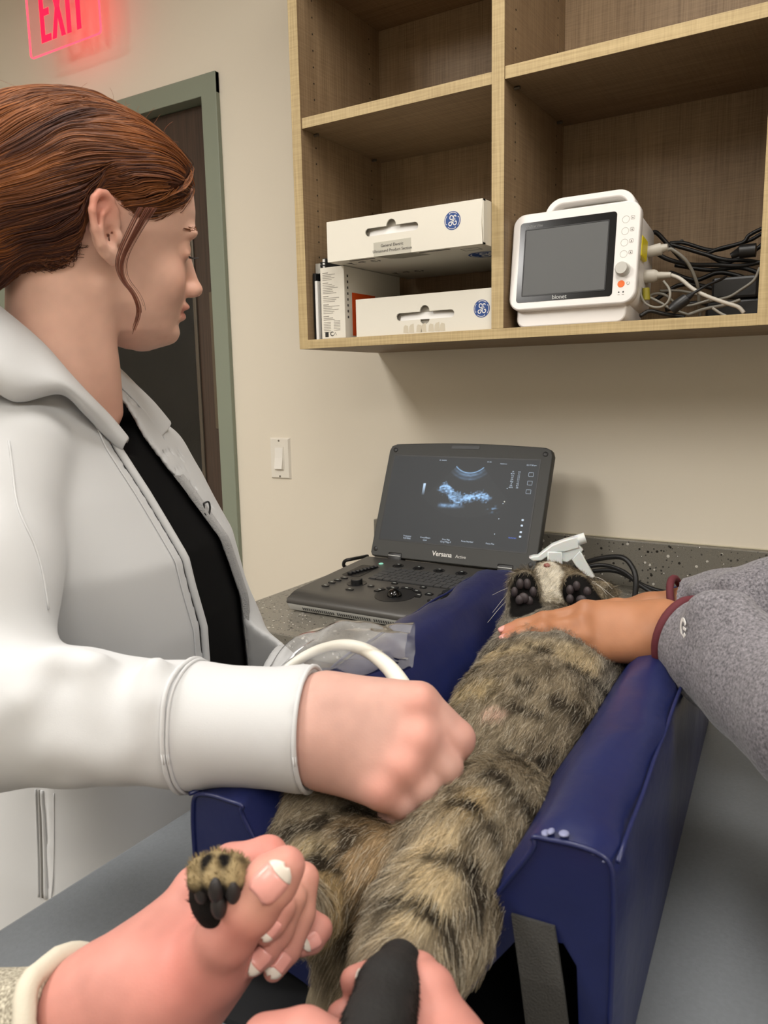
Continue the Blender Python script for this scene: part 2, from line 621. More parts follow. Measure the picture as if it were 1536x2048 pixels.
# dim room behind the door
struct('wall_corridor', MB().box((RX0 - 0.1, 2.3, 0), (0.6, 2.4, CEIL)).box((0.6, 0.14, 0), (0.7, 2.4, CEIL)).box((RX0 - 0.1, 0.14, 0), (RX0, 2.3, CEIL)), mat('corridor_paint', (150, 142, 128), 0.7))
# ceiling troffers of the room
M_lamp = mat('lamp_diffuser', (255, 250, 240), 0.5, emis=((255, 244, 228), 1.5))
M_lamp.cycles.emission_sampling = 'NONE'
for i, (x, y, p) in enumerate(LIGHTS):
    t = thing('ceiling_light', (x, y, CEIL - 0.02), ['white ceiling light panel nearest the exit sign', 'white ceiling light panel above the exam table', 'white ceiling light panel behind the camera', 'white ceiling light panel right of the exam table', 'white ceiling light panel at the far right back corner'][i], 'light', 'ceiling light panels')
    f = MB()
    for s in (-1, 1):
        f.box((x + s * 0.295 - 0.015, y - 0.6, CEIL - 0.028), (x + s * 0.295 + 0.015, y + 0.6, CEIL))
        f.box((x - 0.28, y + s * 0.585 - 0.015, CEIL - 0.028), (x + 0.28, y + s * 0.585 + 0.015, CEIL))
    f.build('frame', M_white, t)
    MB().box((x - 0.28, y - 0.57, CEIL - 0.012), (x + 0.28, y + 0.57, CEIL - 0.002)).build('diffuser', M_lamp, t)

# ------------------------------------------------------------------ door with green steel frame
door = thing('door_1', (-1.02, 0.05, 0), None, None)
tag(door, 'dark brown door with a glass panel in a green steel frame', kind='structure')
fr = MB()
prof = lambda x0, x1, s: None
FO, FI = 0.055, 0.0
# jambs: face, outer return, throat with stop
for (xo, sgn) in ((-0.488, -1), (-1.557, 1)):
    a = xo; b_ = xo + sgn * 0.055
    fr.box((min(a, b_), -0.014, 0), (max(a, b_), 0.155, 2.198), 0.002)
    s0 = b_; s1 = b_ + sgn * 0.016
    fr.box((min(s0, s1), 0.075, 0), (max(s0, s1), 0.155, 2.143))
fr.box((-1.557, -0.0139, 2.143), (-0.488, 0.1549, 2.1979), 0.002)
fr.box((-1.502, 0.075, 2.127), (-0.543, 0.155, 2.143))
fr.build('door_frame', M_frame, door)
M_dwood = mat('brown_door_wood', (62, 46, 36), 0.38, var=(1, 0.35), stretch=(240, 240, 5))
lf = MB()
ly0, ly1 = 0.030, 0.074
GX0, GX1, GZ0, GZ1 = -1.33, -0.642, 0.75, 1.86
lf.box((-1.499, ly0, 0.01), (GX0, ly1, 2.14)); lf.box((GX1, ly0, 0.01), (-0.546, ly1, 2.14))
lf.box((GX0, ly0, 0.01), (GX1, ly1, GZ0)); lf.box((GX0, ly0, GZ1), (GX1, ly1, 2.14))
leaf = lf.build('door_leaf', M_dwood, door)
bead = MB()
for (a, b_) in (((GX0, ly0 - 0.006, GZ0), (GX0 + 0.014, ly1, GZ1)), ((GX1 - 0.014, ly0 - 0.006, GZ0), (GX1, ly1, GZ1)), ((GX0, ly0 - 0.006, GZ0), (GX1, ly1, GZ0 + 0.014)), ((GX0, ly0 - 0.006, GZ1 - 0.014), (GX1, ly1, GZ1))):
    bead.box(a, b_, 0.003)
bead.build('glazing_bead', mat('bead_metal', (92, 84, 74), 0.35, metal=0.5), leaf)
M_glass = mat('door_glass', (190, 200, 200), 0.03, trans=0.0, spec=0.6)
g_nt = M_glass.node_tree
tb = N(g_nt, 'ShaderNodeBsdfTransparent'); tb.inputs[0].default_value = (0.55, 0.56, 0.55, 1)
gl = N(g_nt, 'ShaderNodeBsdfGlossy'); gl.inputs['Roughness'].default_value = 0.02
fz = N(g_nt, 'ShaderNodeFresnel'); fz.inputs[0].default_value = 1.5
ms = N(g_nt, 'ShaderNodeMixShader')
g_nt.links.new(fz.outputs[0], ms.inputs[0]); g_nt.links.new(tb.outputs[0], ms.inputs[1]); g_nt.links.new(gl.outputs[0], ms.inputs[2])
g_nt.links.new(ms.outputs[0], g_nt.nodes['Material Output'].inputs[0])
MB().box((GX0 + 0.004, 0.049, GZ0 + 0.004), (GX1 - 0.004, 0.055, GZ1 - 0.004)).build('glass_pane', M_glass, leaf)
pl = MB().box((-0.592, ly0 - 0.003, 1.24), (-0.556, ly0, 1.635), 0.001).build('edge_plate', mat('plate_metal', (104, 94, 80), 0.38, metal=0.6), leaf)
for z in (1.622, 1.44, 1.255):
    MB().lathe((-0.574, ly0 - 0.003, z), [(0.0055, 0), (0.005, 0.0015), (0.002, 0.0028)], (0, -1, 0), 12).build('screw', M_steel, leaf)
# things seen dimly through the glass
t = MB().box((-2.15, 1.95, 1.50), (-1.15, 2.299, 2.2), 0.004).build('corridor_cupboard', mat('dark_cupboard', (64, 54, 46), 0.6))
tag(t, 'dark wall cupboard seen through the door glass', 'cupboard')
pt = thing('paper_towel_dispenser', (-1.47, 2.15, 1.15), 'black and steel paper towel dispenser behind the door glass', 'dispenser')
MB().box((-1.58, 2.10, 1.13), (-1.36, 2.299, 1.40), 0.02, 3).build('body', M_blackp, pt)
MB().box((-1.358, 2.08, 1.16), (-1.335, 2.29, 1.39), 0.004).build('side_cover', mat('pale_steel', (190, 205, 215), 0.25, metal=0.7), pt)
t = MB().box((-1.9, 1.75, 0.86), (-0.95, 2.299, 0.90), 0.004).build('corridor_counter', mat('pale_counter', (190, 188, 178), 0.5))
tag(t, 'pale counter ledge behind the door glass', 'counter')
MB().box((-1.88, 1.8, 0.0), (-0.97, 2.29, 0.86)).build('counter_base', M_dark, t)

# ------------------------------------------------------------------ exit sign
sg = thing('exit_sign', (-0.978, -0.1, 2.337), 'red lit EXIT sign on a clear panel above the door', 'sign')
def glow(name, tcol, ecol, es, mixf):
    m = bpy.data.materials.new(name); m.use_nodes = True
    nt = m.node_tree; nt.nodes.remove(nt.nodes['Principled BSDF'])
    t_ = N(nt, 'ShaderNodeBsdfTransparent'); t_.inputs[0].default_value = (*tcol, 1)
    e_ = N(nt, 'ShaderNodeEmission'); e_.inputs[0].default_value = (*ecol, 1); e_.inputs[1].default_value = es
    g_ = N(nt, 'ShaderNodeBsdfGlossy'); g_.inputs[1].default_value = 0.05
    a_ = N(nt, 'ShaderNodeAddShader'); mx_ = N(nt, 'ShaderNodeMixShader'); mx_.inputs[0].default_value = mixf
    nt.links.new(t_.outputs[0], mx_.inputs[1]); nt.links.new(g_.outputs[0], mx_.inputs[2])
    nt.links.new(mx_.outputs[0], a_.inputs[0]); nt.links.new(e_.outputs[0], a_.inputs[1])
    nt.links.new(a_.outputs[0], nt.nodes['Material Output'].inputs[0])
    return m
M_acr = glow('edge_lit_acrylic', (0.98, 0.86, 0.85), (1.0, 0.25, 0.28), 0.06, 0.02)
M_acre = glow('acrylic_edge', (0.75, 0.35, 0.35), (1.0, 0.08, 0.14), 0.9, 0.05)
M_exit = glow('exit_red', (0.75, 0.12, 0.14), (1.0, 0.010, 0.045), 1.3, 0.02)
Tsg = frame((-1.136, -0.103, 2.337), (1, 0, 0), (0, 0, 1))
flat('acrylic_panel', [rrect(0, 0, 0.316, 0.215, 0.012)], 0.005, M_acr, sg, Tsg @ Matrix.Translation((0, 0, -0.005)))
edge = rrect(0, 0, 0.316, 0.215, 0.012); edge2 = rrect(0.0022, 0.0022, 0.3138, 0.2128, 0.0105)
flat('lit_edge', [edge, edge2], 0.0056, M_acre, sg, Tsg @ Matrix.Translation((0, 0, -0.0053)))
def letter(rects): return [[(x0, y0), (x1, y0), (x1, y1), (x0, y1)] for (x0, y0, x1, y1) in rects]
def lt(polys, x): return [[(a + x, b_ + 0.030) for a, b_ in p] for p in polys]
hgt, st = 0.155, 0.0185
E_ = [[(0, 0), (0.046, 0), (0.046, st), (st, st), (st, 0.07), (0.042, 0.07), (0.042, 0.07 + st), (st, 0.07 + st), (st, hgt - st), (0.046, hgt - st), (0.046, hgt), (0, hgt)]]
X_ = [[(0, 0), (0.019, 0), (0.030, 0.052), (0.041, 0), (0.060, 0), (0.040, 0.079), (0.059, hgt), (0.040, hgt), (0.030, 0.108), (0.020, hgt), (0.001, hgt), (0.020, 0.079)]]
I_ = letter([(0, 0, st, hgt)])
T_ = [[(0.018, 0), (0.018 + st, 0), (0.018 + st, hgt - st), (0.055, hgt - st), (0.055, hgt), (0, hgt), (0, hgt - st), (0.018, hgt - st)]]
for poly, x in ((E_, 0.060), (X_, 0.110), (I_, 0.177), (T_, 0.202)):
    flat('letter', lt(poly, x), 0.0006, M_exit, sg, Tsg)
MB().box((-1.15, -0.125, 2.547), (-0.81, -0.075, 2.60), 0.006).build('housing', mat('sign_housing', (200, 198, 192), 0.4, metal=0.3), sg)
MB().box((-1.01, -0.08, 2.555), (-0.95, 0.0, 2.595)).build('wall_bracket', M_white, sg)

# ------------------------------------------------------------------ light switch
sw = thing('light_switch', (-0.326, 0, 1.162), 'white rocker light switch on the beige wall beside the door', 'switch')
sx0, sx1, sz0, sz1 = -0.3613, -0.2913, 1.1052, 1.2195
p = MB()
bm = bmesh.new(); bmesh.ops.create_cube(bm, size=1)
for v in bm.verts:
    inset = 0.004 if v.co.y < 0 else 0
    v.co = Vector(((sx0 + sx1) / 2 + v.co.x * (sx1 - sx0 - 2 * inset), -0.0065 if v.co.y < 0 else 0, (sz0 + sz1) / 2 + v.co.z * (sz1 - sz0 - 2 * inset)))
p.bm(bm).build('cover_plate', M_white, sw)
cx = (sx0 + sx1) / 2 - 0.001
MB().box((cx - 0.0168, -0.0078, 1.129), (cx + 0.0168, -0.006, 1.1955), 0.001).build('rocker_frame', M_white, sw)
rk = MB()
rk.add([(cx - 0.0135, -0.0078, 1.1925), (cx + 0.0135, -0.0078, 1.1925), (cx + 0.0135, -0.0078, 1.132), (cx - 0.0135, -0.0078, 1.132),
        (cx - 0.0135, -0.0082, 1.1915), (cx + 0.0135, -0.0082, 1.1915), (cx + 0.0135, -0.0100, 1.164), (cx - 0.0135, -0.0100, 1.164), (cx + 0.0135, -0.0155, 1.134), (cx - 0.0135, -0.0155, 1.134)],
       [(4, 5, 1, 0), (7, 6, 5, 4), (9, 8, 6, 7), (3, 2, 8, 9), (0, 3, 9, 7, 4), (1, 5, 6, 8, 2)])
rk.build('rocker', mat('rocker_white', (238, 234, 226), 0.3), sw)
for z in (1.2115, 1.1125):
    MB().lathe((cx, -0.0065, z), [(0.003, 0), (0.0026, 0.0008), (0.0005, 0.001)], (0, -1, 0), 10).build('screw', M_steel, sw)

# ------------------------------------------------------------------ wall cabinet
cab = thing('wall_cabinet', (0.46, -0.16, 1.438), 'open wood laminate wall cabinet with shelves above the counter', 'cabinet')
CD, CZ0, CZ1 = 0.3204, 1.438, 2.42
EB = 0.0012   # edge band
def panel(name, lo, hi, m, band=None, front=True, bm_=None):
    o = MB().box(lo, hi).build(name, m, cab)
    if band is not None:
        MB().box((lo[0], lo[1] - EB, lo[2]), (hi[0], lo[1], hi[2]), 0.0004).build('edge_band', band, o)
    return o
XL, XD0, XD1, XR0, XR1 = 0.0228, 0.4513, 0.4754, 0.9041, 0.9270
panel('side_panel', (0, -CD, CZ0), (XL, 0, CZ1), M_woodV, M_woodEV)
panel('divider', (XD0, -CD, CZ0 + 0.0190), (XD1, -0.006, CZ1), M_woodV, M_woodEV)
panel('side_panel', (XR0, -CD, CZ0), (XR1, 0, CZ1), M_woodV, M_woodEV)
panel('bottom_panel', (XL, -CD, CZ0), (XR0, -0.006, CZ0 + 0.0188), M_woodH, M_woodE)
panel('top_panel', (XL, -CD, CZ1 - 0.02), (XR0, -0.006, CZ1), M_woodH, M_woodE)
panel('back_panel', (XL, -0.006, CZ0), (XR0, 0, CZ1), M_woodV)
ZS = CZ0 + 0.4469
panel('shelf', (XL + 0.0006, -CD + 0.004, ZS), (XD0 - 0.0006, -0.0065, ZS + 0.0206), M_woodH, M_woodE)
panel('shelf', (XD1 + 0.0006, -CD + 0.002, ZS + 0.0026), (XR0 - 0.0006, -0.0065, ZS + 0.0240), M_woodH, M_woodE)
panel('shelf', (XL + 0.0006, -CD + 0.004, 2.177), (XD0 - 0.0006, -0.0065, 2.198), M_woodH, M_woodE)
# shelf pins, and rows of drilled holes
for (x, s) in ((XL, 1), (XD0, -1), (XD1, 1), (XR0, -1)):
    for y in (-0.275, -0.045):
        z = ZS + (0.0 if x < XD1 else 0.0026)
        MB().cyl((x, y, z - 0.003), (x + s * 0.011, y, z - 0.003), 0.003, n=10).build('shelf_pin', M_steel, cab)
M_hole = mat('drilled_hole', (40, 32, 24), 0.9)
h = MB()
for (x, s) in ((XL, 1), (XD1, 1)):
    for y in (-0.270, -0.050):
        for k in range(26):
            z = CZ0 + 0.10 + k * 0.032
            h.cyl((x, y, z), (x + s * 0.0004, y, z), 0.0019, n=8)
tag(h.build('pin_holes', M_hole, cab), kind='stuff')
for (x, z) in ((0.722, 1.628), (0.40, 1.912), (0.90, 1.93)):
    MB().lathe((x, -0.006, z), [(0.0045, 0), (0.004, 0.0012), (0.0015, 0.0016)], (0, -1, 0), 12).build('screw', mat('black_screw', (20, 18, 16), 0.4), cab)
# next cabinet in the run
cab2 = thing('wall_cabinet', (1.3, -0.16, 1.438), 'neighbouring wood laminate wall cabinet at the right edge', 'cabinet')
o = MB().box((0.9275, -CD, CZ0), (0.950, 0, CZ1)).box((0.950, -CD, CZ0), (1.80, 0, CZ0 + 0.0188)).box((0.950, -0.006, CZ0), (1.8, 0, CZ1)).box((1.8, -CD, CZ0), (1.823, 0, CZ1)).box((0.950, -CD, CZ1 - .02), (1.8, -.006, CZ1)).build('carcass', M_woodV, cab2)
MB().box((0.9275, -CD - EB, CZ0), (0.950, -CD, CZ1), 0.0004).build('edge_band', M_woodEV, o)

# ------------------------------------------------------------------ counter
ct = thing('countertop', (1.3, -0.32, 0.876), 'grey speckled solid-surface countertop with backsplash under the cabinet', 'counter')
MB().box((-0.0121, -0.6413, 0.876), (2.7, 0, 0.914), 0.0025).build('slab', M_terr, ct)
MB().box((-0.0121, -0.02, 0.914), (2.7, 0, 1.0155), 0.0015).build('backsplash', M_terr, ct)
MB().box((-0.0121, -0.0035, 1.0155), (2.7, 0, 1.0185), 0.001).build('caulk_bead', mat('caulk', (205, 196, 172), 0.6), ct)
bc = thing('base_cabinet', (1.3, -0.32, 0), 'wood laminate base cabinet under the speckled countertop', 'cabinet')
MB().box((0.01, -0.60, 0.10), (2.68, -0.002, 0.876)).box((0.03, -0.54, 0), (2.66, -0.002, 0.10)).build('carcass', M_woodV, bc)
for k in range(6):
    x0 = 0.012 + k * 0.4445
    d = MB().box((x0 + 0.002, -0.6195, 0.105), (x0 + 0.4425, -0.6005, 0.868), 0.0008).build('door', M_woodV, bc)
    hx = x0 + (0.40 if k % 2 == 0 else 0.045)
    MB().tube([(hx, -0.6195, 0.70), (hx, -0.645, 0.70), (hx, -0.645, 0.80), (hx, -0.6195, 0.80)], 0.005, 8).build('handle', M_steel, d)

# ------------------------------------------------------------------ exam table
tbl = thing('exam_table', (0.95, -1.14, 0), 'grey exam table holding the blue padded trough', 'table')
M_tbl = mat('grey_table_top', (114, 118, 122), 0.42, spec=0.4, var=(260, 0.05), bump=(500, 0.1))
MB().box((0.497, -1.60, 0.893), (1.40, -0.665, 0.93), 0.004).build('table_top', M_tbl, tbl)
MB().box((0.80, -1.32, 0.06), (1.22, -0.92, 0.893), 0.01).build('pedestal', M_steel, tbl)
MB().box((0.68, -1.5, 0.0), (1.3, -0.75, 0.06), 0.01).build('foot', M_blackp, tbl)

# ------------------------------------------------------------------ things in the cabinet
M_card = mat('white_cardboard', (226, 221, 208), 0.6, var=(3, 0.04))
M_paper = mat('white_paper', (232, 230, 226), 0.7)
M_blue = mat('logo_blue', (28, 66, 132), 0.5)
M_print = mat('grey_print', (70, 66, 62), 0.6)
M_printl = mat('pale_grey_print', (148, 142, 132), 0.6)
M_void = mat('box_inside', (60, 52, 42), 0.8)
M_inner = mat('inner_carton', (176, 170, 158), 0.7)

def monogram(parent, T, R, sx=1.0):
    """round blue emblem with two scripted letters"""
    def circ(r, n=40): return [(sx * r * math.cos(2 * math.pi * i / n), r * math.sin(2 * math.pi * i / n)) for i in range(n)]
    o = flat('emblem', [circ(R)], 0.0002, M_blue, parent, T)
    T2 = T @ Matrix.Translation((0, 0, 0.0002))
    strokes = []
    for a0 in (50, 140, 230, 320):
        a = np.radians(np.linspace(a0, a0 + 66, 9))
        pts = np.stack([np.cos(a) * 0.87, np.sin(a) * 0.87], 1)
        e = pts[-1] * np.array([0.86, 0.86])
        strokes.append((np.vstack([pts, pts[-1] * 0.92 + 0.02, e]), 0.055))
    G = [(0.06, 0.44), (-0.10, 0.55), (-0.28, 0.46), (-0.30, 0.22), (-0.14, 0.10), (0.02, 0.24), (0.05, 0.44), (0.01, 0.10), (-0.06, -0.26), (-0.20, -0.50), (-0.38, -0.48), (-0.46, -0.30), (-0.36, -0.16), (-0.14, -0.12), (0.10, -0.04)]
    E2 = [(0.44, 0.36), (0.38, 0.52), (0.22, 0.50), (0.15, 0.32), (0.22, 0.14), (0.36, 0.12), (0.20, 0.08), (0.08, -0.10), (0.10, -0.36), (0.26, -0.48), (0.44, -0.40), (0.50, -0.20), (0.40, -0.08), (0.30, -0.18)]
    strokes += [(spline(G, 4), 0.10), (spline(E2, 4), 0.10)]
    for pts, wd in strokes:
        P = [(x * R * sx, y * R) for x, y in ribbon(np.array(pts), wd)]
        flat('emblem_stroke', [P], 0.0002, M_paper, o, T2)

def carton(name, label, X0, X1, Y0, Y1, Z0, Z1, slot, logo, big):
    t = thing(name, ((X0 + X1) / 2, (Y0 + Y1) / 2, Z0), label, 'box', 'white equipment boxes')
    b = MB().box((X0, Y0 + 0.012, Z0), (X1, Y1, Z1))
    b.box((X0, Y0 + 0.004, Z0), (X0 + 0.003, Y0 + 0.012, Z1)); b.box((X1 - 0.003, Y0 + 0.004, Z0), (X1, Y0 + 0.012, Z1))
    b.box((X0, Y0 + 0.004, Z0), (X1, Y0 + 0.012, Z0 + 0.003)); b.box((X0, Y0 + 0.004, Z1 - 0.003), (X1, Y0 + 0.012, Z1))
    b.build('carton_body', M_card, t)
    T = frame((X0, Y0 + 0.004, Z0), (1, 0, 0), (0, 0, 1))
    W, H = X1 - X0, Z1 - Z0
    sx0, sx1, sz, sr = slot
    cx = (sx0 + sx1) / 2
    out = [(sx0 + sr + sr * math.cos(a), sz + sr * math.sin(a)) for a in np.linspace(math.pi / 2, 1.5 * math.pi, 9)]
    nb = 0.011
    if big[0]:
        out += [(cx - nb, sz - sr)] + [(cx + nb * math.cos(a), sz - sr + nb * 0.9 * math.sin(a)) for a in np.linspace(math.pi, 2 * math.pi, 9)]
    out += [(sx1 - sr + sr * math.cos(a), sz + sr * math.sin(a)) for a in np.linspace(-math.pi / 2, math.pi / 2, 9)]
    out += [(cx + nb * math.cos(a), sz + sr + nb * 1.1 * math.sin(a)) for a in np.linspace(0, math.pi, 9)]
    fp = flat('front_panel', [[(0.001, 0.0), (W - 0.001, 0.0), (W - 0.003, H * 0.5), (W - 0.001, H), (0.001, H)], out], 0.003, M_card, t, T)
    # folded flap behind the hand hole
    fl = MB()
    fl.T = T
    xs = np.linspace(sx0 + 0.005, sx1 - 0.005, 12)
    V = []
    for i, x in enumerate(xs):
        k = math.sin(math.pi * i / 11)
        V += [(x, sz - sr * 0.95, -0.004 + 0.002 * k), (x, sz + sr * (0.3 + 0.6 * k), -0.007)]
    fl.add(V, [(2 * i, 2 * i + 2, 2 * i + 3, 2 * i + 1) for i in range(11)])
    fl.build('handle_flap', M_paper, fp)
    d = MB(); d.T = T
    d.box((sx0 - 0.01, sz - 0.03, -0.0078), (sx1 + 0.01, sz + 0.03, -0.0072)); d.build('handle_void', M_inner, fp)
    monogram(fp, T @ Matrix.Translation((logo[0], logo[1], 0.0031)), 0.0165)
    return t, fp, T

# lower box on the cabinet floor
t, fp, T = carton('equipment_box', 'lower white cardboard box with hand hole, standing on the cabinet floor', 0.141, 0.4495, -0.312, -0.02, 1.4572, 1.533, (0.098, 0.228, 0.0345, 0.0075), (0.286, 0.039), (1,))
for k in range(7):      # torn paper residue
    x = 0.115 + k * 0.014 + random.uniform(-0.003, 0.003)
    flat('paper_residue', [[(x, 0.003), (x + 0.012, 0.002), (x + 0.011, 0.016 + 0.004 * (k % 2)), (x + 0.004, 0.018), (x + 0.001, 0.014)]], 0.0002, mat('torn_paper', (205, 196, 176), 0.8), fp, T @ Matrix.Translation((0, 0, 0.0031)))
# upper box, reaching out over the cabinet front
UX0, UX1, UY0, UZ0, UZ1 = 0.1055, 0.4505, -0.358, 1.6055, 1.6835
t, fp, T = carton('equipment_box', 'upper white cardboard box with taped edge, jutting out of the cabinet', UX0, UX1, UY0, -0.03, UZ0, UZ1, (0.093, 0.212, 0.047, 0.0075), (0.284, 0.047), (0,))
# tape with a shipping label over the front lower edge
M_tape = mat('clear_tape', (212, 208, 194), 0.2, alpha=0.75)
flat('tape', [[(0.112, 0.0), (0.196, 0.0), (0.196, 0.027), (0.112, 0.026)]], 0.0002, M_tape, fp, T @ Matrix.Translation((0, 0, 0.0031)))
for k, s in enumerate(('General Electric', 'Ultrasound Product Section')):
    text('tape_lettering', s, 0.0078, M_print, fp, T @ Matrix.Translation((0.154, 0.0185 - k * 0.0095, 0.0036)), 0.0002)
Tb = frame((UX0, UY0 + 0.004, UZ0), (1, 0, 0), (0, -1, 0)) @ Matrix.Translation((0, 0, 0))
# underside print: local x right, local y toward viewer, z down
Tb = frame((UX0, -0.03, UZ0), (-1, 0, 0), (0, -1, 0))
Tb = frame((UX0, UY0, UZ0), (1, 0, 0), (0, -1, 0))
def under(outl, m=M_print):
    flat('underside_print', [[(x, -y) for x, y in P] for P in outl], 0.0002, m, t, Tb @ Matrix.Translation((0, 0, -0.0002)) if Tb.col[2][2] > 0 else Tb)
def glass_icon(x, y):
    under([[(x - 0.006, y), (x + 0.006, y), (x + 0.002, y + 0.012), (x - 0.002, y + 0.012)]]); under([[(x - 0.001, y + 0.012), (x + 0.001, y + 0.012), (x + 0.001, y + 0.02), (x - 0.001, y + 0.02)]]); under([[(x - 0.005, y + 0.02), (x + 0.005, y + 0.02), (x + 0.005, y + 0.022), (x - 0.005, y + 0.022)]])
def umbrella_icon(x, y):
    under([[(x + 0.009 * math.cos(a), y + 0.008 - 0.009 * math.sin(a)) for a in np.linspace(0, math.pi, 10)]]); under([[(x - 0.0008, y + 0.008), (x + 0.0008, y + 0.008), (x + 0.0008, y + 0.02), (x - 0.0008, y + 0.02)]])
def recycle_icon(x, y):
    for k in range(3):
        a = np.radians(np.linspace(90 + 120 * k, 180 + 120 * k, 6))
        under([ribbon(np.stack([x + 0.009 * np.cos(a), y + 0.01 + 0.009 * np.sin(a)], 1), 0.004)])
for yy in (0.035, 0.215):
    glass_icon(0.03, yy); umbrella_icon(0.058, yy); recycle_icon(0.088, yy)
for (a, b_) in ((0.045, 0.105), (0.205, 0.272)):
    under([rrect(a, 0.012, b_, 0.019, 0.003, 3)], M_void)
under([[(0.112, 0.0), (0.196, 0.0), (0.214, 0.045), (0.150, 0.052), (0.128, 0.040)]], M_tape)
under([[(0.285, 0.03), (0.32, 0.03), (0.32, 0.055), (0.285, 0.055)], [(0.286, 0.031), (0.319, 0.031), (0.319, 0.054), (0.286, 0.054)]])
monogram(t, frame((UX0 + 0.312, UY0 + 0.115, UZ0 - 0.0002), (1, 0, 0), (0, 1, 0)) @ Matrix.Rotation(math.pi, 4, 'X') @ Matrix.Scale(-1, 4, (0, 1, 0)) if False else frame((UX0 + 0.306, UY0 + 0.115, UZ0 - 0.0002), (1, 0, 0), (0, -1, 0)), 0.036, 1.15)

# white product box with orange panel
pb = thing('product_box', (0.083, -0.2, 1.457), 'narrow white product box with small print and an orange side', 'box')
MB().box((0.0525, -0.310, 1.4572), (0.1135, -0.08, 1.6045), 0.0012).build('carton_body', M_card, pb)
Tf = frame((0.0525, -0.3101, 1.4572), (1, 0, 0), (0, 0, 1))
rows = MB(); rows.T = Tf
z = 0.135
for blk, n_ in ((1, 5), (1, 7), (1, 4), (1, 6), (1, 3)):
    for k in range(n_):
        L_ = random.uniform(0.022, 0.042) if k else 0.014
        rows.box((0.006, z, 0), (0.006 + L_, z + (0.0011 if k else 0.0016), 0.0003)); z -= 0.0035
    z -= 0.003
for k in range(7):
    rows.box((0.006, 0.034 - k * 0.0034, 0), (0.024, 0.035 - k * 0.0034, 0.0003)); rows.box((0.032, 0.036 - k * 0.0032, 0), (0.048, 0.037 - k * 0.0032, 0.0003))
rows.build('small_print', M_printl, pb)
flat('dark_mark', [[(0.009, 0.004), (0.0175, 0.004), (0.0175, 0.0145), (0.009, 0.0145)]], 0.0003, M_blackp, pb, Tf)
a = np.radians(np.linspace(40, 320, 14))
flat('ring_mark', [ribbon(np.stack([0.027 + 0.004 * np.cos(a), 0.010 + 0.004 * np.sin(a)], 1), 0.0018)], 0.0003, M_blackp, pb, Tf)
flat('ring_mark', [ribbon([(0.032, 0.007), (0.035, 0.013), (0.038, 0.007)], 0.0012)], 0.0003, M_printl, pb, Tf)
Ts = frame((0.1136, -0.310, 1.4572), (0, 1, 0), (0, 0, 1))
flat('orange_panel', [[(0.028, 0.006), (0.12, 0.006), (0.12, 0.095), (0.028, 0.095)]], 0.0003, mat('orange_print', (226, 84, 24), 0.5), pb, Ts)
pr_ = MB(); pr_.T = Ts
for k in range(8): pr_.box((0.010, 0.125 - k * 0.012, 0), (0.0145, 0.130 - k * 0.012, 0.0003))
pr_.build('side_print', M_print, pb)

# folders and notebook at the left end
t = MB().box((0.0250, -0.300, 1.4572), (0.0335, -0.06, 1.597), 0.001).build('black_folder', M_blackp)
tag(t, 'black folder standing against the cabinet side', 'folder')
t = MB().box((0.0340, -0.305, 1.4572), (0.0405, -0.07, 1.580), 0.0006).build('paper_stack', M_paper)
tag(t, 'white papers standing between black folder and spiral notebook', 'papers')
t = MB().box((0.0264, -0.29, 1.5972), (0.0400, -0.12, 1.618), 0.0004).build('grey_card', mat('grey_card', (178, 176, 168), 0.6))
tag(t, 'pale grey card on top of the black folder', 'card')
nb = thing('spiral_notebook', (0.046, -0.2, 1.457), 'dark spiral-bound notebook standing beside the product box', 'notebook')
MB().box((0.0415, -0.285, 1.4572), (0.0505, -0.07, 1.628), 0.0008).build('cover', M_blackp, nb)
MB().box((0.0435, -0.287, 1.459), (0.0485, -0.285, 1.626)).build('page_block', M_paper, nb)
for k in range(26):
    z = 1.462 + k * 0.0062
    a = np.linspace(0, 2 * math.pi, 12)
    MB().tube([(0.0465 + 0.0055 * math.cos(q), -0.289 + 0.0075 * math.sin(q), z + 0.0015 * q / 6.28) for q in a], 0.0011, 5).build('spiral_ring', M_black, nb)

# ------------------------------------------------------------------ patient monitor
mo = thing('patient_monitor', (0.595, -0.25, 1.457), 'white patient monitor with dark screen and orange power button in the cabinet', 'monitor')
s9, c9 = math.sin(math.radians(8.5)), math.cos(math.radians(8.5))
TM = frame((0.4825, -0.3075, 1.4905), (1, 0, 0), (0, s9, c9))
M_mon = mat('monitor_shell', (232, 228, 224), 0.3)
M_mon2 = mat('monitor_grey', (188, 186, 178), 0.4)
MW, MH = 0.2255, 0.170
flat('front_bezel', [rrect(0, 0, MW, MH, 0.020, 8)], 0.014, M_mon, mo, TM @ Matrix.Translation((0, 0, -0.016)), 0.003)
o = flat('black_panel', [rrect(0.0115, 0.011, 0.1885, 0.1565, 0.006, 5)], 0.002, mat('gloss_black', (14, 14, 15), 0.16), mo, TM @ Matrix.Translation((0, 0, -0.0005)))
flat('lcd_screen', [rrect(0.0235, 0.0235, 0.1745, 0.1415, 0.001, 2)], 0.0004, mat('lcd_grey', (92, 93, 93), 0.5, spec=0.3), o, TM @ Matrix.Translation((0, 0, 0.0016)))
rim = rrect(0.0215, 0.0215, 0.1765, 0.1435, 0.002, 2)
flat('lcd_rim', [rim, rrect(0.0230, 0.0230, 0.1750, 0.1420, 0.001, 2)], 0.0009, M_blackp, o, TM @ Matrix.Translation((0, 0, 0.0015)))
text('lettering', 'bionet', 0.0105, mat('silver_print', (190, 190, 188), 0.4), o, TM @ Matrix.Translation((0.094, 0.0165, 0.0017)), 0.0003)
text('lettering', 'BM3Vet Elite', 0.0062, mat('dim_print', (120, 120, 118), 0.4), o, TM @ Matrix.Translation((0.038, 0.1485, 0.0017)), 0.0003, shear=0.25)
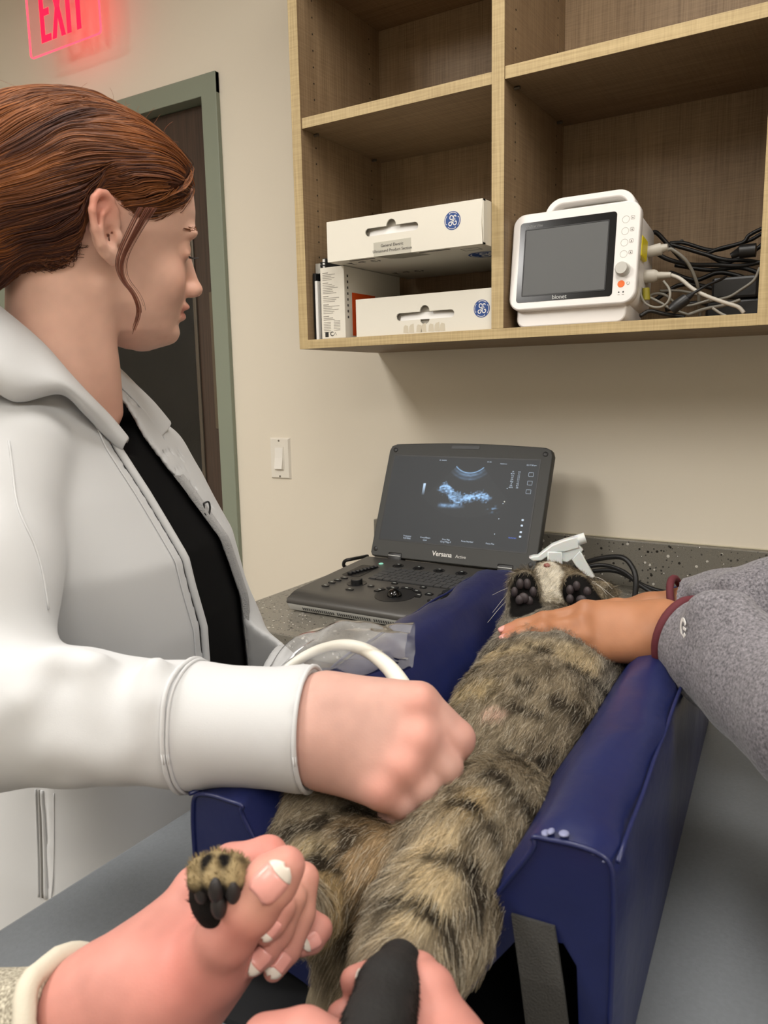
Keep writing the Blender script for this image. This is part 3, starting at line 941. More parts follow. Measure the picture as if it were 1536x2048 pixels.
for k, y in enumerate((0.1405, 0.1205, 0.1010, 0.0815)):
    b = MB(); b.T = TM
    b.lathe((0.2040, y, 0), [(0.0066, -0.002), (0.0066, 0.0008), (0.0060, 0.0014), (0.0052, 0.0006), (0.0005, 0.0002)], (0, 0, 1), 24)
    b.build('button', M_mon2, mo, auto=40)
    flat('button_symbol', [rrect(0.2125, y - 0.0012, 0.2190, y + 0.0050, 0.0012, 3), rrect(0.2130, y - 0.0007, 0.2185, y + 0.0045, 0.0009, 3)], 0.0002, M_printl, mo, TM @ Matrix.Translation((0, 0, 0.0012)))
    flat('button_symbol', [[(0.2146, y + 0.0006), (0.2168, y + 0.0006), (0.2157, y + 0.0032)]], 0.0002, M_print, mo, TM @ Matrix.Translation((0, 0, 0.0012)))
b = MB(); b.T = TM
b.lathe((0.2045, 0.0550, 0), [(0.0128, -0.001), (0.0128, 0.002), (0.0112, 0.0025), (0.0108, 0.0120), (0.0098, 0.0138), (0.0005, 0.0138)], (0, 0, 1), 36)
b.build('jog_dial', M_mon2, mo, auto=40)
b = MB(); b.T = TM
b.lathe((0.2030, 0.0305, 0), [(0.0062, -0.001), (0.0062, 0.0010), (0.0056, 0.0016), (0.0005, 0.0016)], (0, 0, 1), 26)
b.build('power_button', mat('orange_button', (246, 110, 26), 0.35), mo, auto=40)
a = np.radians(np.linspace(110, 430, 14))
flat('button_symbol', [ribbon(np.stack([0.2150 + 0.0024 * np.cos(a), 0.0310 + 0.0024 * np.sin(a)], 1), 0.0006)], 0.0002, M_printl, mo, TM @ Matrix.Translation((0, 0, 0.0012)))
for x in (0.2000, 0.2075):
    b = MB(); b.T = TM
    b.lathe((x, 0.0165, 0), [(0.0013, 0), (0.0013, 0.0014), (0.0003, 0.0016)], (0, 0, 1), 10); b.build('indicator', M_black, mo)
    flat('button_symbol', [[(x - 0.0018, 0.0118), (x + 0.0018, 0.0118), (x + 0.0018, 0.0126), (x - 0.0018, 0.0126)]], 0.0002, M_printl, mo, TM @ Matrix.Translation((0, 0, 0.0012)))
flat('body', [rrect(0.008, 0.002, MW - 0.006, MH - 0.004, 0.02, 8)], 0.105, M_mon, mo, TM @ Matrix.Translation((0, 0, -0.126)), 0.003)
flat('base_lip', [rrect(0.011, -0.0285, MW - 0.018, 0.022, 0.014, 6)], 0.10, M_mon, mo, TM @ Matrix.Translation((0, 0, -0.118)), 0.003)
for x in (0.045, 0.185):
    MB().cyl((0.4825 + x, -0.28, 1.4570), (0.4825 + x, -0.28, 1.467), 0.011, n=16).build('rubber_foot', M_mon2, mo)
    MB().cyl((0.4825 + x, -0.20, 1.4570), (0.4825 + x, -0.20, 1.470), 0.011, n=16).build('rubber_foot', M_mon2, mo)
hd = rrect(0.050, 0.09, 0.210, 0.2010, 0.030, 8)
flat('carry_handle', [hd, rrect(0.0575, 0.10, 0.2025, 0.1935, 0.024, 8)], 0.030, M_mon, mo, TM @ Matrix.Translation((0, 0, -0.055)), 0.0025)
o = flat('handle_plate', [rrect(0.0570, 0.10, 0.2030, 0.1940, 0.024, 8)], 0.004, M_mon2, mo, TM @ Matrix.Translation((0, 0, -0.048)))
flat('handle_grip', [rrect(0.088, 0.172, 0.172, 0.188, 0.002, 2)], 0.003, mat('grip_grey', (170, 170, 164), 0.5), o, TM @ Matrix.Translation((0, 0, -0.0445)))
b = MB(); b.T = TM
b.box((MW - 0.0045, 0.082, -0.060), (MW + 0.0035, 0.118, -0.020), 0.002); b.build('yellow_socket', mat('yellow_plastic', (232, 214, 22), 0.4), mo)

# ------------------------------------------------------------------ cables in the cabinet
M_cabw = mat('white_cable', (196, 190, 178), 0.45)
M_cabg = mat('grey_cable', (136, 132, 122), 0.5)
M_yel = mat('olive_plug', (150, 140, 40), 0.4)
def cable(pts, r, m, label, k=10, group='cables bundled in the cabinet', name='cable', plug=None):
    o = MB().tube(spline(pts, k), r, 8).build(name, m, None, smooth=True)
    tag(o, label, 'cable', group)
    return o
C_ = cable
C_([(0.7623, -0.1300, 1.5605), (0.7246, -0.1400, 1.6049), (0.7055, -0.1500, 1.6260), (0.6981, -0.1600, 1.6192), (0.7011, -0.1700, 1.5998), (0.7177, -0.1700, 1.5822), (0.7398, -0.1600, 1.5707), (0.7675, -0.1400, 1.5642), (0.8073, -0.1200, 1.5619), (0.8507, -0.1100, 1.5581), (0.8943, -0.1000, 1.5646)], 0.0040, M_black, 'thick black cable with a tall loop right beside the monitor')
C_([(0.7177, -0.1000, 1.6111), (0.7489, -0.1000, 1.5996), (0.7830, -0.1000, 1.5862), (0.8182, -0.1000, 1.5729), (0.8602, -0.0900, 1.5674), (0.9093, -0.0800, 1.5525)], 0.0038, M_black, 'black cable running level through the middle of the bundle')
C_([(0.7822, -0.0800, 1.5888), (0.8064, -0.0800, 1.5963), (0.8446, -0.0800, 1.6029), (0.8558, -0.0800, 1.6148), (0.8810, -0.0800, 1.6250), (0.9043, -0.0700, 1.6282)], 0.0036, M_black, 'upper black cable rising to the right cabinet side')
C_([(0.7117, -0.0600, 1.6190), (0.7378, -0.0600, 1.6162), (0.7792, -0.0600, 1.5999), (0.8033, -0.0600, 1.5974), (0.8343, -0.0600, 1.6041), (0.8570, -0.0600, 1.6096), (0.8791, -0.0600, 1.6195), (0.9110, -0.0500, 1.6217)], 0.0036, M_black, 'black cable sagging behind the white plug')
C_([(0.7860, -0.0600, 1.5873), (0.8132, -0.0600, 1.5728), (0.8389, -0.0600, 1.5793), (0.8639, -0.0600, 1.5902), (0.8840, -0.0600, 1.6058)], 0.0040, M_black, 'black cable crossing low behind the black connector')
w1 = C_([(0.7389, -0.2000, 1.5849), (0.7458, -0.2000, 1.5851), (0.7648, -0.1900, 1.5690), (0.7754, -0.1800, 1.5519), (0.7839, -0.1700, 1.5289), (0.7861, -0.1600, 1.5139), (0.7860, -0.1500, 1.4944), (0.7869, -0.1400, 1.4710)], 0.0030, M_cabg, 'grey cable hanging from the upper white plug')
MB().tube([(0.6992, -0.2050, 1.5840), (0.7088, -0.2050, 1.5848), (0.7268, -0.2000, 1.5879), (0.7285, -0.2000, 1.5886), (0.7387, -0.2000, 1.5901)], [0.009, 0.010, 0.011, 0.0075, 0.006], 16).build('plug', M_cabw, w1, auto=50)
w2 = C_([(0.7499, -0.2200, 1.5388), (0.7662, -0.2200, 1.5305), (0.7878, -0.2200, 1.5118), (0.8105, -0.2200, 1.4983), (0.8400, -0.2200, 1.4852), (0.8618, -0.2200, 1.4763), (0.8717, -0.2200, 1.4657)], 0.0034, M_cabw, 'white cable sweeping down right from the lower white plug')
MB().tube([(0.6989, -0.2200, 1.5406), (0.7208, -0.2200, 1.5396), (0.7259, -0.2200, 1.5400), (0.7277, -0.2200, 1.5398), (0.7499, -0.2200, 1.5388)], [0.0115, 0.0115, 0.009, 0.0065, 0.005], 16).build('plug', M_cabw, w2, auto=50)
C_([(0.7419, -0.2400, 1.5272), (0.7527, -0.2450, 1.5132), (0.7559, -0.2500, 1.4998), (0.7521, -0.2500, 1.4891), (0.7414, -0.2500, 1.4822), (0.7278, -0.2500, 1.4832), (0.7138, -0.2500, 1.4910), (0.7065, -0.2500, 1.5052), (0.7036, -0.2400, 1.5192)], 0.0022, M_cabg, 'thin grey cable loop low beside the monitor')
C_([(0.7084, -0.2000, 1.5076), (0.7207, -0.2000, 1.5110), (0.7365, -0.2000, 1.5072), (0.7522, -0.1900, 1.4937), (0.7720, -0.1800, 1.4870), (0.8080, -0.1700, 1.4957)], 0.0024, M_cabg, 'grey cable arching over the lower loop')
C_([(0.7150, -0.2200, 1.5028), (0.7345, -0.2200, 1.4918), (0.7546, -0.2200, 1.4792), (0.7810, -0.2100, 1.4687)], 0.0024, M_cabg, 'grey cable slanting down behind the black plug')
C_([(0.8833, -0.1400, 1.5482), (0.8747, -0.1400, 1.5276), (0.8559, -0.1400, 1.5137), (0.8341, -0.1400, 1.5014), (0.8047, -0.1500, 1.4958), (0.7725, -0.1600, 1.4884)], 0.0026, M_cabg, 'grey cable curving down from the right cabinet side')
C_([(0.7095, -0.1200, 1.5234), (0.7460, -0.1200, 1.5206), (0.7818, -0.1200, 1.5106), (0.8153, -0.1100, 1.4999), (0.8563, -0.1000, 1.5013)], 0.0026, M_cabg, 'grey cable lying along the back of the shelf')
C_([(0.7765, -0.2000, 1.4696), (0.8037, -0.1900, 1.4789), (0.8349, -0.1800, 1.4844), (0.8576, -0.1700, 1.4921)], 0.0030, M_cabg, 'grey cable rising right along the shelf floor')
C_([(0.8302, -0.2750, 1.4728), (0.8422, -0.2750, 1.4639), (0.8517, -0.2750, 1.4585)], 0.0022, M_cabg, 'short grey cable end near the shelf edge')
dc = C_([(0.7883, -0.2300, 1.5025), (0.8025, -0.2200, 1.5123), (0.8152, -0.2100, 1.5198), (0.8280, -0.2000, 1.5256), (0.8344, -0.1800, 1.5330)], 0.0024, M_black, 'black power lead with barrel plug across the white cable')
MB().tube([(0.7593, -0.2500, 1.4760), (0.7666, -0.2500, 1.4822), (0.7807, -0.2400, 1.4938), (0.7823, -0.2400, 1.4953), (0.7901, -0.2350, 1.5019)], [0.009, 0.010, 0.010, 0.006, 0.004], 14).build('plug', M_blackp, dc, auto=50)
C_([(0.7083, -0.2600, 1.4683), (0.7229, -0.2500, 1.4766), (0.7464, -0.2400, 1.4706), (0.7783, -0.2300, 1.4642)], 0.0036, M_black, 'black cable on the shelf floor in front')
for k in range(4):
    C_([(0.7116, -0.0500, 1.5647), (0.7607, -0.0600, 1.5453), (0.8036, -0.0500, 1.5565), (0.8568, -0.0500, 1.5381), (0.8889, -0.0600, 1.5121)] if k == 0 else [(0.6893, -0.0700, 1.5122), (0.7334, -0.0600, 1.5382), (0.7868, -0.0500, 1.5301), (0.8586, -0.0500, 1.5016), (0.8863, -0.0600, 1.4808)] if k == 1 else [(0.7156, -0.1000, 1.4892), (0.7680, -0.0900, 1.4994), (0.8198, -0.0800, 1.4910), (0.8781, -0.0700, 1.4986)] if k == 2 else [(0.7185, -0.0400, 1.5794), (0.7837, -0.0400, 1.5640), (0.8370, -0.0400, 1.5637), (0.8808, -0.0400, 1.5461)], 0.0042, M_black, ['black cable at the back, second from the top of the dark tangle', 'black cable at the back behind the thin grey loop', 'black cable at the back just above the shelf floor', 'black cable at the back under the looped one'][k])
t = MB().box((0.79, -0.11, 1.4575), (0.885, -0.045, 1.5), 0.005).build('power_adapter', M_blackp)
tag(t, 'black power adapter brick lying in the cable tangle', 'adapter')
t = MB().box((0.80, -0.115, 1.5005), (0.880, -0.04, 1.540), 0.005).build('power_adapter', M_blackp)
tag(t, 'second black power adapter, stacked on the lower one', 'adapter')
t = MB().tube([(0.8320, -0.1200, 1.5753), (0.8451, -0.1200, 1.5809), (0.8467, -0.1200, 1.5816), (0.8729, -0.1200, 1.5815)], [0.005, 0.008, 0.012, 0.012], 14).build('black_connector', M_blackp, None, auto=50)
tag(t, 'chunky black connector hanging among the upper cables', 'connector')
t = MB().tube([(0.7123, -0.2400, 1.5177), (0.7130, -0.2400, 1.4970)], [0.006, 0.007], 14).build('olive_connector', M_yel)
tag(t, 'small olive yellow connector beside the monitor base', 'connector')

# ------------------------------------------------------------------ ultrasound laptop
la = thing('ultrasound_laptop', (0.30, -0.35, 0.914), 'dark portable ultrasound laptop with a scan on its open screen', 'ultrasound machine')
M_lap = mat('laptop_graphite', (74, 72, 69), 0.42, metal=0.25, bump=(900, 0.05))
M_lid = mat('laptop_lid', (62, 62, 60), 0.55, metal=0.1, spec=0.35)
M_silver = mat('laptop_silver', (205, 205, 201), 0.45)
M_key = mat('laptop_key', (66, 66, 66), 0.5)
TB = frame((0.10, -0.505, 0.953), (1, 0, 0), (0, 0.32, 0.019))
LW, LD = 0.405, 0.278
b = MB()
pf = [(0.004, -0.0010), (-0.006, -0.004), (-0.014, -0.010), (-0.018, -0.017), (-0.017, -0.0205), (0.02, -0.0215), (LD, -0.0215), (LD, 0.0), (0.016, 0.0)]
V = [(-0.004, y, z) for y, z in pf] + [(0.0, y + 0.0005, z + 0.0005) for y, z in pf] + [(LW, y + 0.0005, z + 0.0005) for y, z in pf] + [(LW + 0.004, y, z) for y, z in pf]
n = len(pf)
b.T = TB
V = []
for x, ins in ((-0.002, 0.004), (0.002, 0.0), (LW - 0.002, 0.0), (LW + 0.002, 0.004)):
    for y, z in pf: V.append((x, y, z - (ins if z > -0.01 else 0)))
F = [tuple(range(n)), tuple(range(4 * n - 1, 3 * n - 1, -1))]
for s_ in range(3):
    for i in range(n):
        j = (i + 1) % n
        F.append((s_ * n + i, (s_ + 1) * n + i, (s_ + 1) * n + j, s_ * n + j))
b.add(V, F)
base = b.build('base', M_lap, la, auto=50)
b = MB(); b.T = TB
pf = [(-0.0170, -0.0207), (-0.0165, -0.0225), (-0.0090, -0.0355), (0.02, -0.0365), (LD + 0.02, -0.0440), (LD + 0.02, -0.0215), (0.02, -0.0216)]
b.prism(pf, -0.0005, LW + 0.0005, 'yz')
b.build('lower_shell', M_silver, la, auto=40)
b = MB(); b.T = TB
for k in range(64):
    x = 0.035 + k * 0.0052
    if k % 16 == 15: continue
    b.add([(x, -0.0151, -0.0255), (x + 0.0022, -0.0151, -0.0255), (x + 0.0016, -0.0110, -0.0326), (x - 0.0006, -0.0110, -0.0326)], [(0, 1, 2, 3)])
b.V = [v + np.array([0, -0.0008, 0]) for v in b.V]
tag(b.build('vent_slots', M_black, la), kind='stuff')
for (x, y) in ((0.03, -0.47), (0.37, -0.47), (0.03, -0.23), (0.37, -0.23)):
    MB().cyl((0.10 + x, y, 0.9142), (0.10 + x, y, 0.922), 0.010, n=14).build('rubber_foot', M_black, la)
def key(x0, y0, x1, y1, name='key', z=0.0, h=0.0018, m=M_key, r=0.0015):
    return flat(name, [rrect(x0, y0, x1, y1, min(r, (x1 - x0) * .45, (y1 - y0) * .45), 3)], h, m, base, TB @ Matrix.Translation((0, 0, z)))
flat('keyboard_deck', [rrect(0.098, 0.128, 0.352, 0.216, 0.004, 3)], 0.0006, mat('deck_dark', (24, 24, 24), 0.6), base, TB)
key_mesh = {}
for r_ in range(5):
    x = 0.1005
    kk = 0
    while x < 0.345:
        wd = 0.0165
        if kk == 0: wd += 0.004 * r_
        if x + wd > 0.350: wd = 0.350 - x
        if r_ == 0 and 4 <= kk <= 4: wd = 0.085
        y0 = 0.1305 + r_ * 0.0168
        w_ = round(wd - 0.0016, 4)
        if w_ > 0.006:
            if w_ not in key_mesh:
                o = flat('key', [rrect(0, 0, w_, 0.0150, 0.0015, 2)], 0.0018, M_key, base, Matrix.Identity(4))
                key_mesh[w_] = o.data
                o.matrix_basis = TB @ Matrix.Translation((x, y0, 0.0006))
            else:
                o = bpy.data.objects.new('key', key_mesh[w_]); link(o, base)
                o.matrix_basis = TB @ Matrix.Translation((x, y0, 0.0006))
        x += wd; kk += 1
def knob(x, y, r, h, name, m=M_key, n=26, rim=True):
    b = MB(); b.T = TB
    if rim: b.lathe((x, y, 0), [(r * 1.7, 0.0001), (r * 1.7, 0.0010), (r * 1.5, 0.0013), (r * 1.25, 0.0002), (r, 0.0002), (r, h * 0.9), (r * 0.9, h), (0.0003, h)], (0, 0, 1), n)
    else: b.lathe((x, y, 0), [(r, 0.0), (r, h * 0.7), (r * 0.85, h), (0.0003, h)], (0, 0, 1), n)
    return b.build(name, m, base, auto=40)
knob(0.095, 0.092, 0.012, 0.010, 'jog_dial', M_blackp)
knob(0.305, 0.090, 0.012, 0.010, 'jog_dial', M_blackp)
M_mark = mat('key_mark', (205, 210, 205), 0.5)
for k, x in enumerate((0.109, 0.160, 0.210, 0.262, 0.313)):
    knob(x, 0.2345, 0.0075, 0.0040, 'paddle_button', M_blackp)
    key(x - 0.001, 0.2335, x + 0.004, 0.2350, 'key_mark', 0.0041, 0.0002, M_mark, 0.0003)
knob(0.065, 0.235, 0.0052, 0.0015, 'power_button', mat('teal_led', (150, 200, 180), 0.3, emis=((120, 210, 180), 0.4)), rim=False)
# slider bank in a recess
flat('slider_recess', [rrect(0.030, 0.130, 0.075, 0.214, 0.006, 4)], 0.0006, M_black, base, TB @ Matrix.Rotation(0, 4, 'Z'))
for k in range(8):
    y = 0.140 + k * 0.0088
    x = 0.046 + 0.0035 * k
    b = MB(); b.T = TB
    b.box((x - 0.006, y - 0.0024, 0.0005), (x + 0.006, y + 0.0024, 0.0060), 0.0018); b.build('slider', M_blackp, base, auto=50)
for (x, y, w_, h_) in ((0.045, 0.052, 0.017, 0.010), (0.044, 0.076, 0.017, 0.010), (0.046, 0.094, 0.017, 0.010), (0.050, 0.113, 0.017, 0.010), (0.105, 0.051, 0.018, 0.010), (0.133, 0.086, 0.014, 0.011),
                     (0.267, 0.084, 0.016, 0.013), (0.291, 0.052, 0.018, 0.014), (0.236, 0.117, 0.014, 0.011), (0.169, 0.119, 0.014, 0.009)):
    key(x - w_ / 2, y - h_ / 2, x + w_ / 2, y + h_ / 2, 'button', 0, 0.0022, M_blackp, 0.0045)
    key(x - 0.003, y - 0.0008, x + 0.003, y + 0.0008, 'key_mark', 0.0023, 0.0002, M_mark, 0.0003)
# trackball with arc of keys
tcx, tcy = 0.208, 0.055
b = MB(); b.T = TB
b.lathe((tcx, tcy, 0), [(0.040, 0.0001), (0.040, 0.0008), (0.034, 0.0008), (0.020, 0.0002), (0.0003, 0.0002)], (0, 0, 1), 40)
b.build('trackball_ring', M_blackp, base, auto=40)
b = MB(); b.T = TB
b.lathe((tcx, tcy - 0.002, 0), [(0.0145 * math.cos(a_), 0.0145 * math.sin(a_)) for a_ in np.linspace(-0.3, math.pi / 2, 12)], (0, 0, 1), 30)
b.build('trackball', mat('gloss_ball', (8, 8, 9), 0.05), base, smooth=True)
for a0 in (20, 55, 90, 125, 160):
    a = np.radians(np.linspace(a0 - 14, a0 + 14, 8))
    P = [(tcx + 0.052 * math.cos(q), tcy + 0.050 * math.sin(q)) for q in a] + [(tcx + 0.042 * math.cos(q), tcy + 0.040 * math.sin(q)) for q in a[::-1]]
    flat('arc_key', [P], 0.0022, M_blackp, base, TB)
    q = math.radians(a0)
    key(tcx + 0.047 * math.cos(q) - 0.003, tcy + 0.045 * math.sin(q) - 0.0008, tcx + 0.047 * math.cos(q) + 0.003, tcy + 0.045 * math.sin(q) + 0.0008, 'key_mark', 0.0023, 0.0002, M_mark, 0.0003)
# lid
TL_ = frame((0.11, -0.225, 0.975), (1, 0, 0), (0, 0.10, 0.243))
LWd, LH = 0.394, 0.263
ol = []
top = [(LWd * t_, LH + 0.006 * math.sin(math.pi * t_)) for t_ in np.linspace(0.96, 0.04, 16)]
ol = [(0.004, 0.0), (LWd - 0.004, 0.0), (LWd, 0.006), (LWd, LH - 0.014), (LWd - 0.004, LH - 0.004)] + top + [(0.004, LH - 0.004), (0.0, LH - 0.014), (0.0, 0.006)]
lid = flat('lid', [ol], 0.016, M_lid, la, TL_ @ Matrix.Translation((0, 0, -0.018)), 0.002)
SX0, SX1, SY0, SY1 = 0.0155, 0.3695, 0.0390, 0.2365
flat('screen_gasket', [rrect(SX0 - 0.003, SY0 - 0.003, SX1 + 0.003, SY1 + 0.003, 0.001, 2)], 0.0004, M_black, lid, TL_)
# the scan on the screen, painted on a fine grid
GW, GH = 300, 170
xx, yy = np.meshgrid(np.linspace(0, 1, GW), np.linspace(0, 1, GH), indexing='ij')
P2 = np.stack([xx.ravel() * 1.78, yy.ravel(), np.zeros(GW * GH)], 1)
n1 = vnoise(P2, 55, 1).reshape(GW, GH); n2 = vnoise(P2 * np.array([1, 2.2, 1]), 34, 2).reshape(GW, GH); n3 = vnoise(P2, 9, 3).reshape(GW, GH); n4 = vnoise(P2, 120, 4).reshape(GW, GH)
img = np.zeros((GW, GH, 3)) + np.array([0.020, 0.021, 0.022])
u, vv = xx, 1 - yy           # vv downwards
Xs = (u - 0.555) * 1.78; Ys = vv - 0.02
rr_ = np.sqrt(Xs ** 2 + (Ys + 0.085) ** 2)
an = np.degrees(np.arctan2(Xs, Ys + 0.085))
fan = (np.abs(an) < 44)
def gauss(x, s): return np.exp(-(x / s) ** 2)
arc = gauss(rr_ - 0.235, 0.0055) * (np.abs(an) < 46)
ls = (0.55 * gauss(rr_ - 0.262, 0.018) + 0.30 * gauss(rr_ - 0.31, 0.012) + 0.16 * gauss(rr_ - 0.29, 0.03)) * (np.abs(an) < 45) * (0.45 + 0.9 * n2) * np.clip(1.2 - np.abs(an) / 50, 0, 1)
# bright tissue band
v_top = np.interp(u, [0.345, 0.38, 0.415, 0.455, 0.50, 0.56, 0.62, 0.665, 0.71, 0.745], [0.36, 0.31, 0.265, 0.345, 0.395, 0.405, 0.385, 0.355, 0.395, 0.43])
v_bot = np.interp(u, [0.345, 0.38, 0.42, 0.46, 0.52, 0.58, 0.64, 0.70, 0.745], [0.40, 0.43, 0.44, 0.52, 0.56, 0.52, 0.49, 0.50, 0.47])
ragged = (n1 - 0.5) * 0.05
band = np.clip((vv - v_top + ragged) / 0.030, 0, 1) * np.clip((v_bot - vv + ragged) / 0.055, 0, 1) * np.clip((u - 0.345) / 0.03, 0, 1) * np.clip((0.745 - u) / 0.04, 0, 1)
tex = np.clip(1.9 * (n2 - 0.38), 0, 1) * 0.7 + 0.55 * n1 * n3 + 0.2 * n4
tis = band * tex * 1.25
lo_ = gauss(vv - 0.555 + 0.05 * (u - 0.5), 0.022) * np.clip((u - 0.37) / 0.03, 0, 1) * np.clip((0.57 - u) / 0.08, 0, 1) * (0.4 + n1)
spk = (gauss(vv - 0.56, 0.04) * gauss(u - 0.75, 0.03) * np.clip(n2 - 0.55, 0, 1) * 1.6)
val = np.clip(arc * 0.75 + ls * 0.55 + tis + 0.5 * lo_ + spk, 0, 1)
img += val[..., None] ** 1.25 * np.array([0.26, 0.46, 0.74])
img += (fan & (rr_ > 0.24) & (rr_ < 0.75))[..., None] * 0.003
bar = (np.abs(u - 0.258) < 0.0075) * np.clip(1 - (vv - 0.315) / 0.14, 0, 1) * (vv > 0.315) * (vv < 0.455)
img += bar[..., None] * np.array([0.45, 0.60, 0.78])
Vg = np.stack([SX0 + xx * (SX1 - SX0), SY0 + yy * (SY1 - SY0), np.full_like(xx, 0.0005)], -1).reshape(-1, 3)
ii = np.arange((GW - 1) * (GH - 1)); i_, j_ = ii // (GH - 1), ii % (GH - 1)
Fg = np.stack([i_ * GH + j_, (i_ + 1) * GH + j_, (i_ + 1) * GH + j_ + 1, i_ * GH + j_ + 1], 1)
M_scr, nt, bs = new_mat('scan_screen')
at = N(nt, 'ShaderNodeAttribute', attribute_name='tint')
bs.inputs['Base Color'].default_value = (*lin((30, 31, 32)), 1)
bs.inputs['Roughness'].default_value = 0.45
bs.inputs['Specular IOR Level'].default_value = 0.22
nt.links.new(at.outputs['Color'], bs.inputs['Emission Color'])
bs.inputs['Emission Strength'].default_value = 1.0
scr = obj('screen', Vg, Fg, M_scr, lid, T=TL_)
paint(scr, img.reshape(-1, 3))
M_ui = mat('screen_text', (150, 160, 170), 0.5, emis=((170, 190, 215), 0.45))
M_ui2 = mat('screen_blue', (70, 90, 160), 0.5, emis=((70, 110, 220), 0.5))
TSc = TL_ @ Matrix.Translation((SX0, SY0, 0.0008))
SWd, SHt = SX1 - SX0, SY1 - SY0
def ui(s, u_, v_, size, m=M_ui):
    text('screen_lettering', s, size, m, scr, TSc @ Matrix.Translation((u_ * SWd, (1 - v_) * SHt, 0)), 0.0001)
for s, u_, v_ in (('Frequency', 0.20, 0.945), ('CrossXBeam', 0.33, 0.945), ('Gray Map', 0.475, 0.945), ('Focus Number', 0.62, 0.945), ('Focus Pos', 0.77, 0.945)):
    ui(s, u_, v_, 0.0048)
for s, u_, v_ in (('9.0 MHz', 0.20, 0.972), ('Low', 0.33, 0.972), ('Gray Map F', 0.475, 0.972)):
    ui(s, u_, v_, 0.0055)
ui('Abdomen', 0.905, 0.86, 0.0045, M_ui2)
for k in range(9):
    ui('%d.%d' % (k * 3 % 7, k), 0.885, 0.135 + k * 0.022, 0.0042); ui(('FR', 'CHI', 'Frq', 'Gn', 'S/A', 'Map', 'D', 'DR', 'AO%')[k], 0.845, 0.135 + k * 0.022, 0.0042)
ui('02:17:28 pm', 0.955, 0.055, 0.0045); ui('4C-RS', 0.68, 0.035, 0.004); ui('Abdomen', 0.775, 0.05, 0.004); ui('ID: 000000', 0.36, 0.035, 0.004)
for k in range(3):
    x0, y0 = 0.945 * SWd, (1 - 0.15 - k * 0.095) * SHt
    flat('screen_icon', [rrect(x0, y0 - 0.006, x0 + 0.011, y0 + 0.003, 0.001, 2), rrect(x0 + 0.0005, y0 - 0.0055, x0 + 0.0105, y0 + 0.0025, 0.0008, 2)], 0.0001, M_ui, scr, TSc)
for k in range(5):
    v_ = 0.16 + k * 0.17
    flat('screen_tick', [rrect(0.835 * SWd - 0.001 - 0.004 * k, (1 - v_) * SHt, 0.835 * SWd + 0.001 - 0.004 * k, (1 - v_) * SHt + 0.002, 0.0004, 2)], 0.0001, M_ui, scr, TSc)
flat('screen_tick', [rrect(0.815 * SWd, 0.52 * SHt, 0.815 * SWd + 0.003, 0.52 * SHt + 0.003, 0.0008, 2)], 0.0001, M_mark, scr, TSc)
for k, v_ in enumerate((0.67, 0.73, 0.80, 0.85)):
    flat('screen_icon', [rrect(0.945 * SWd, (1 - v_) * SHt, 0.945 * SWd + 0.005, (1 - v_) * SHt + 0.004, 0.001, 2)], 0.0001, M_ui, scr, TSc)
text('lettering', 'Versana', 0.0150, mat('logo_silver', (220, 218, 212), 0.35), lid, TL_ @ Matrix.Translation((0.180, 0.0165, 0.0004)), 0.0003, bold=0.0002)
text('lettering', 'Active', 0.0098, mat('logo_silver2', (200, 198, 192), 0.35), lid, TL_ @ Matrix.Translation((0.2255, 0.0150, 0.0004)), 0.0003)
for (x, y) in ((0.014, 0.251), (LWd - 0.014, 0.251), (0.010, 0.014), (LWd - 0.010, 0.014)):
    b = MB(); b.T = TL_
    b.lathe((x, y, 0), [(0.0055, 0), (0.0055, 0.0010), (0.0035, 0.0018), (0.0003, 0.0018)], (0, 0, 1), 16); b.build('bumper', M_black, lid, auto=40)
flat('latch_slot', [rrect(0.158, 0.2575, 0.228, 0.2650, 0.0036, 5)], 0.0008, M_black, lid, TL_)
for x in (0.045, 0.312):
    b = MB(); b.T = TL_
    b.box((x, -0.016, -0.022), (x + 0.036, 0.010, 0.002), 0.003); o = b.build('hinge', M_black, la, auto=50)
    b = MB(); b.T = TL_
    b.box((x + 0.002, 0.0015, 0.0019), (x + 0.034, 0.0027, 0.0026)); b.build('hinge_trim', M_silver, o)

# ------------------------------------------------------------------ counter clutter
cord1 = MB().tube(spline([(0.0136, -0.0921, 0.9350), (0.0245, -0.1755, 0.9450), (0.0079, -0.1835, 0.9400), (-0.0011, -0.1753, 0.9250), (0.0089, -0.1643, 0.9200), (0.0229, -0.1366, 0.9220), (0.0315, -0.0973, 0.9250)], 10), 0.0042, 10).build('cable', M_black, None, smooth=True)
tag(cord1, 'black cable loop poking out left behind the laptop', 'cable', 'cables on the counter')
CBL = [([(0.5224, -0.1200, 0.9463), (0.5708, -0.1200, 0.9776), (0.6155, -0.1300, 0.9969), (0.6587, -0.1400, 1.0041), (0.6827, -0.1500, 0.9860), (0.6918, -0.1600, 0.9606), (0.6916, -0.1700, 0.9211)], 0.0055, 'thick black cable arching over the counter behind the cat'),
       ([(0.4896, -0.0900, 0.9247), (0.5453, -0.0900, 0.9533), (0.5991, -0.0900, 0.9721), (0.6465, -0.0900, 0.9642), (0.6831, -0.0900, 0.9385), (0.7258, -0.1000, 0.9249), (0.8276, -0.1400, 0.9254)], 0.0045, 'black cable trailing to the right under the grey sleeve'),
       ([(0.4554, -0.0600, 0.9164), (0.5469, -0.0600, 0.9426), (0.6229, -0.0600, 0.9553), (0.6863, -0.0600, 0.9298), (0.7391, -0.0700, 0.9236), (0.8407, -0.1100, 0.9286)], 0.0045, 'lowest black cable lying flat along the counter')]
for pts, r_, lb in CBL:
    tag(MB().tube(spline(pts, 10), r_, 10).build('cable', M_black, None, smooth=True), lb, 'cable', 'cables on the counter')
t = MB().box((0.0, 0.0, 0.0), (0.05, 0.03, 0.006), 0.001).build('cable_label', M_paper)
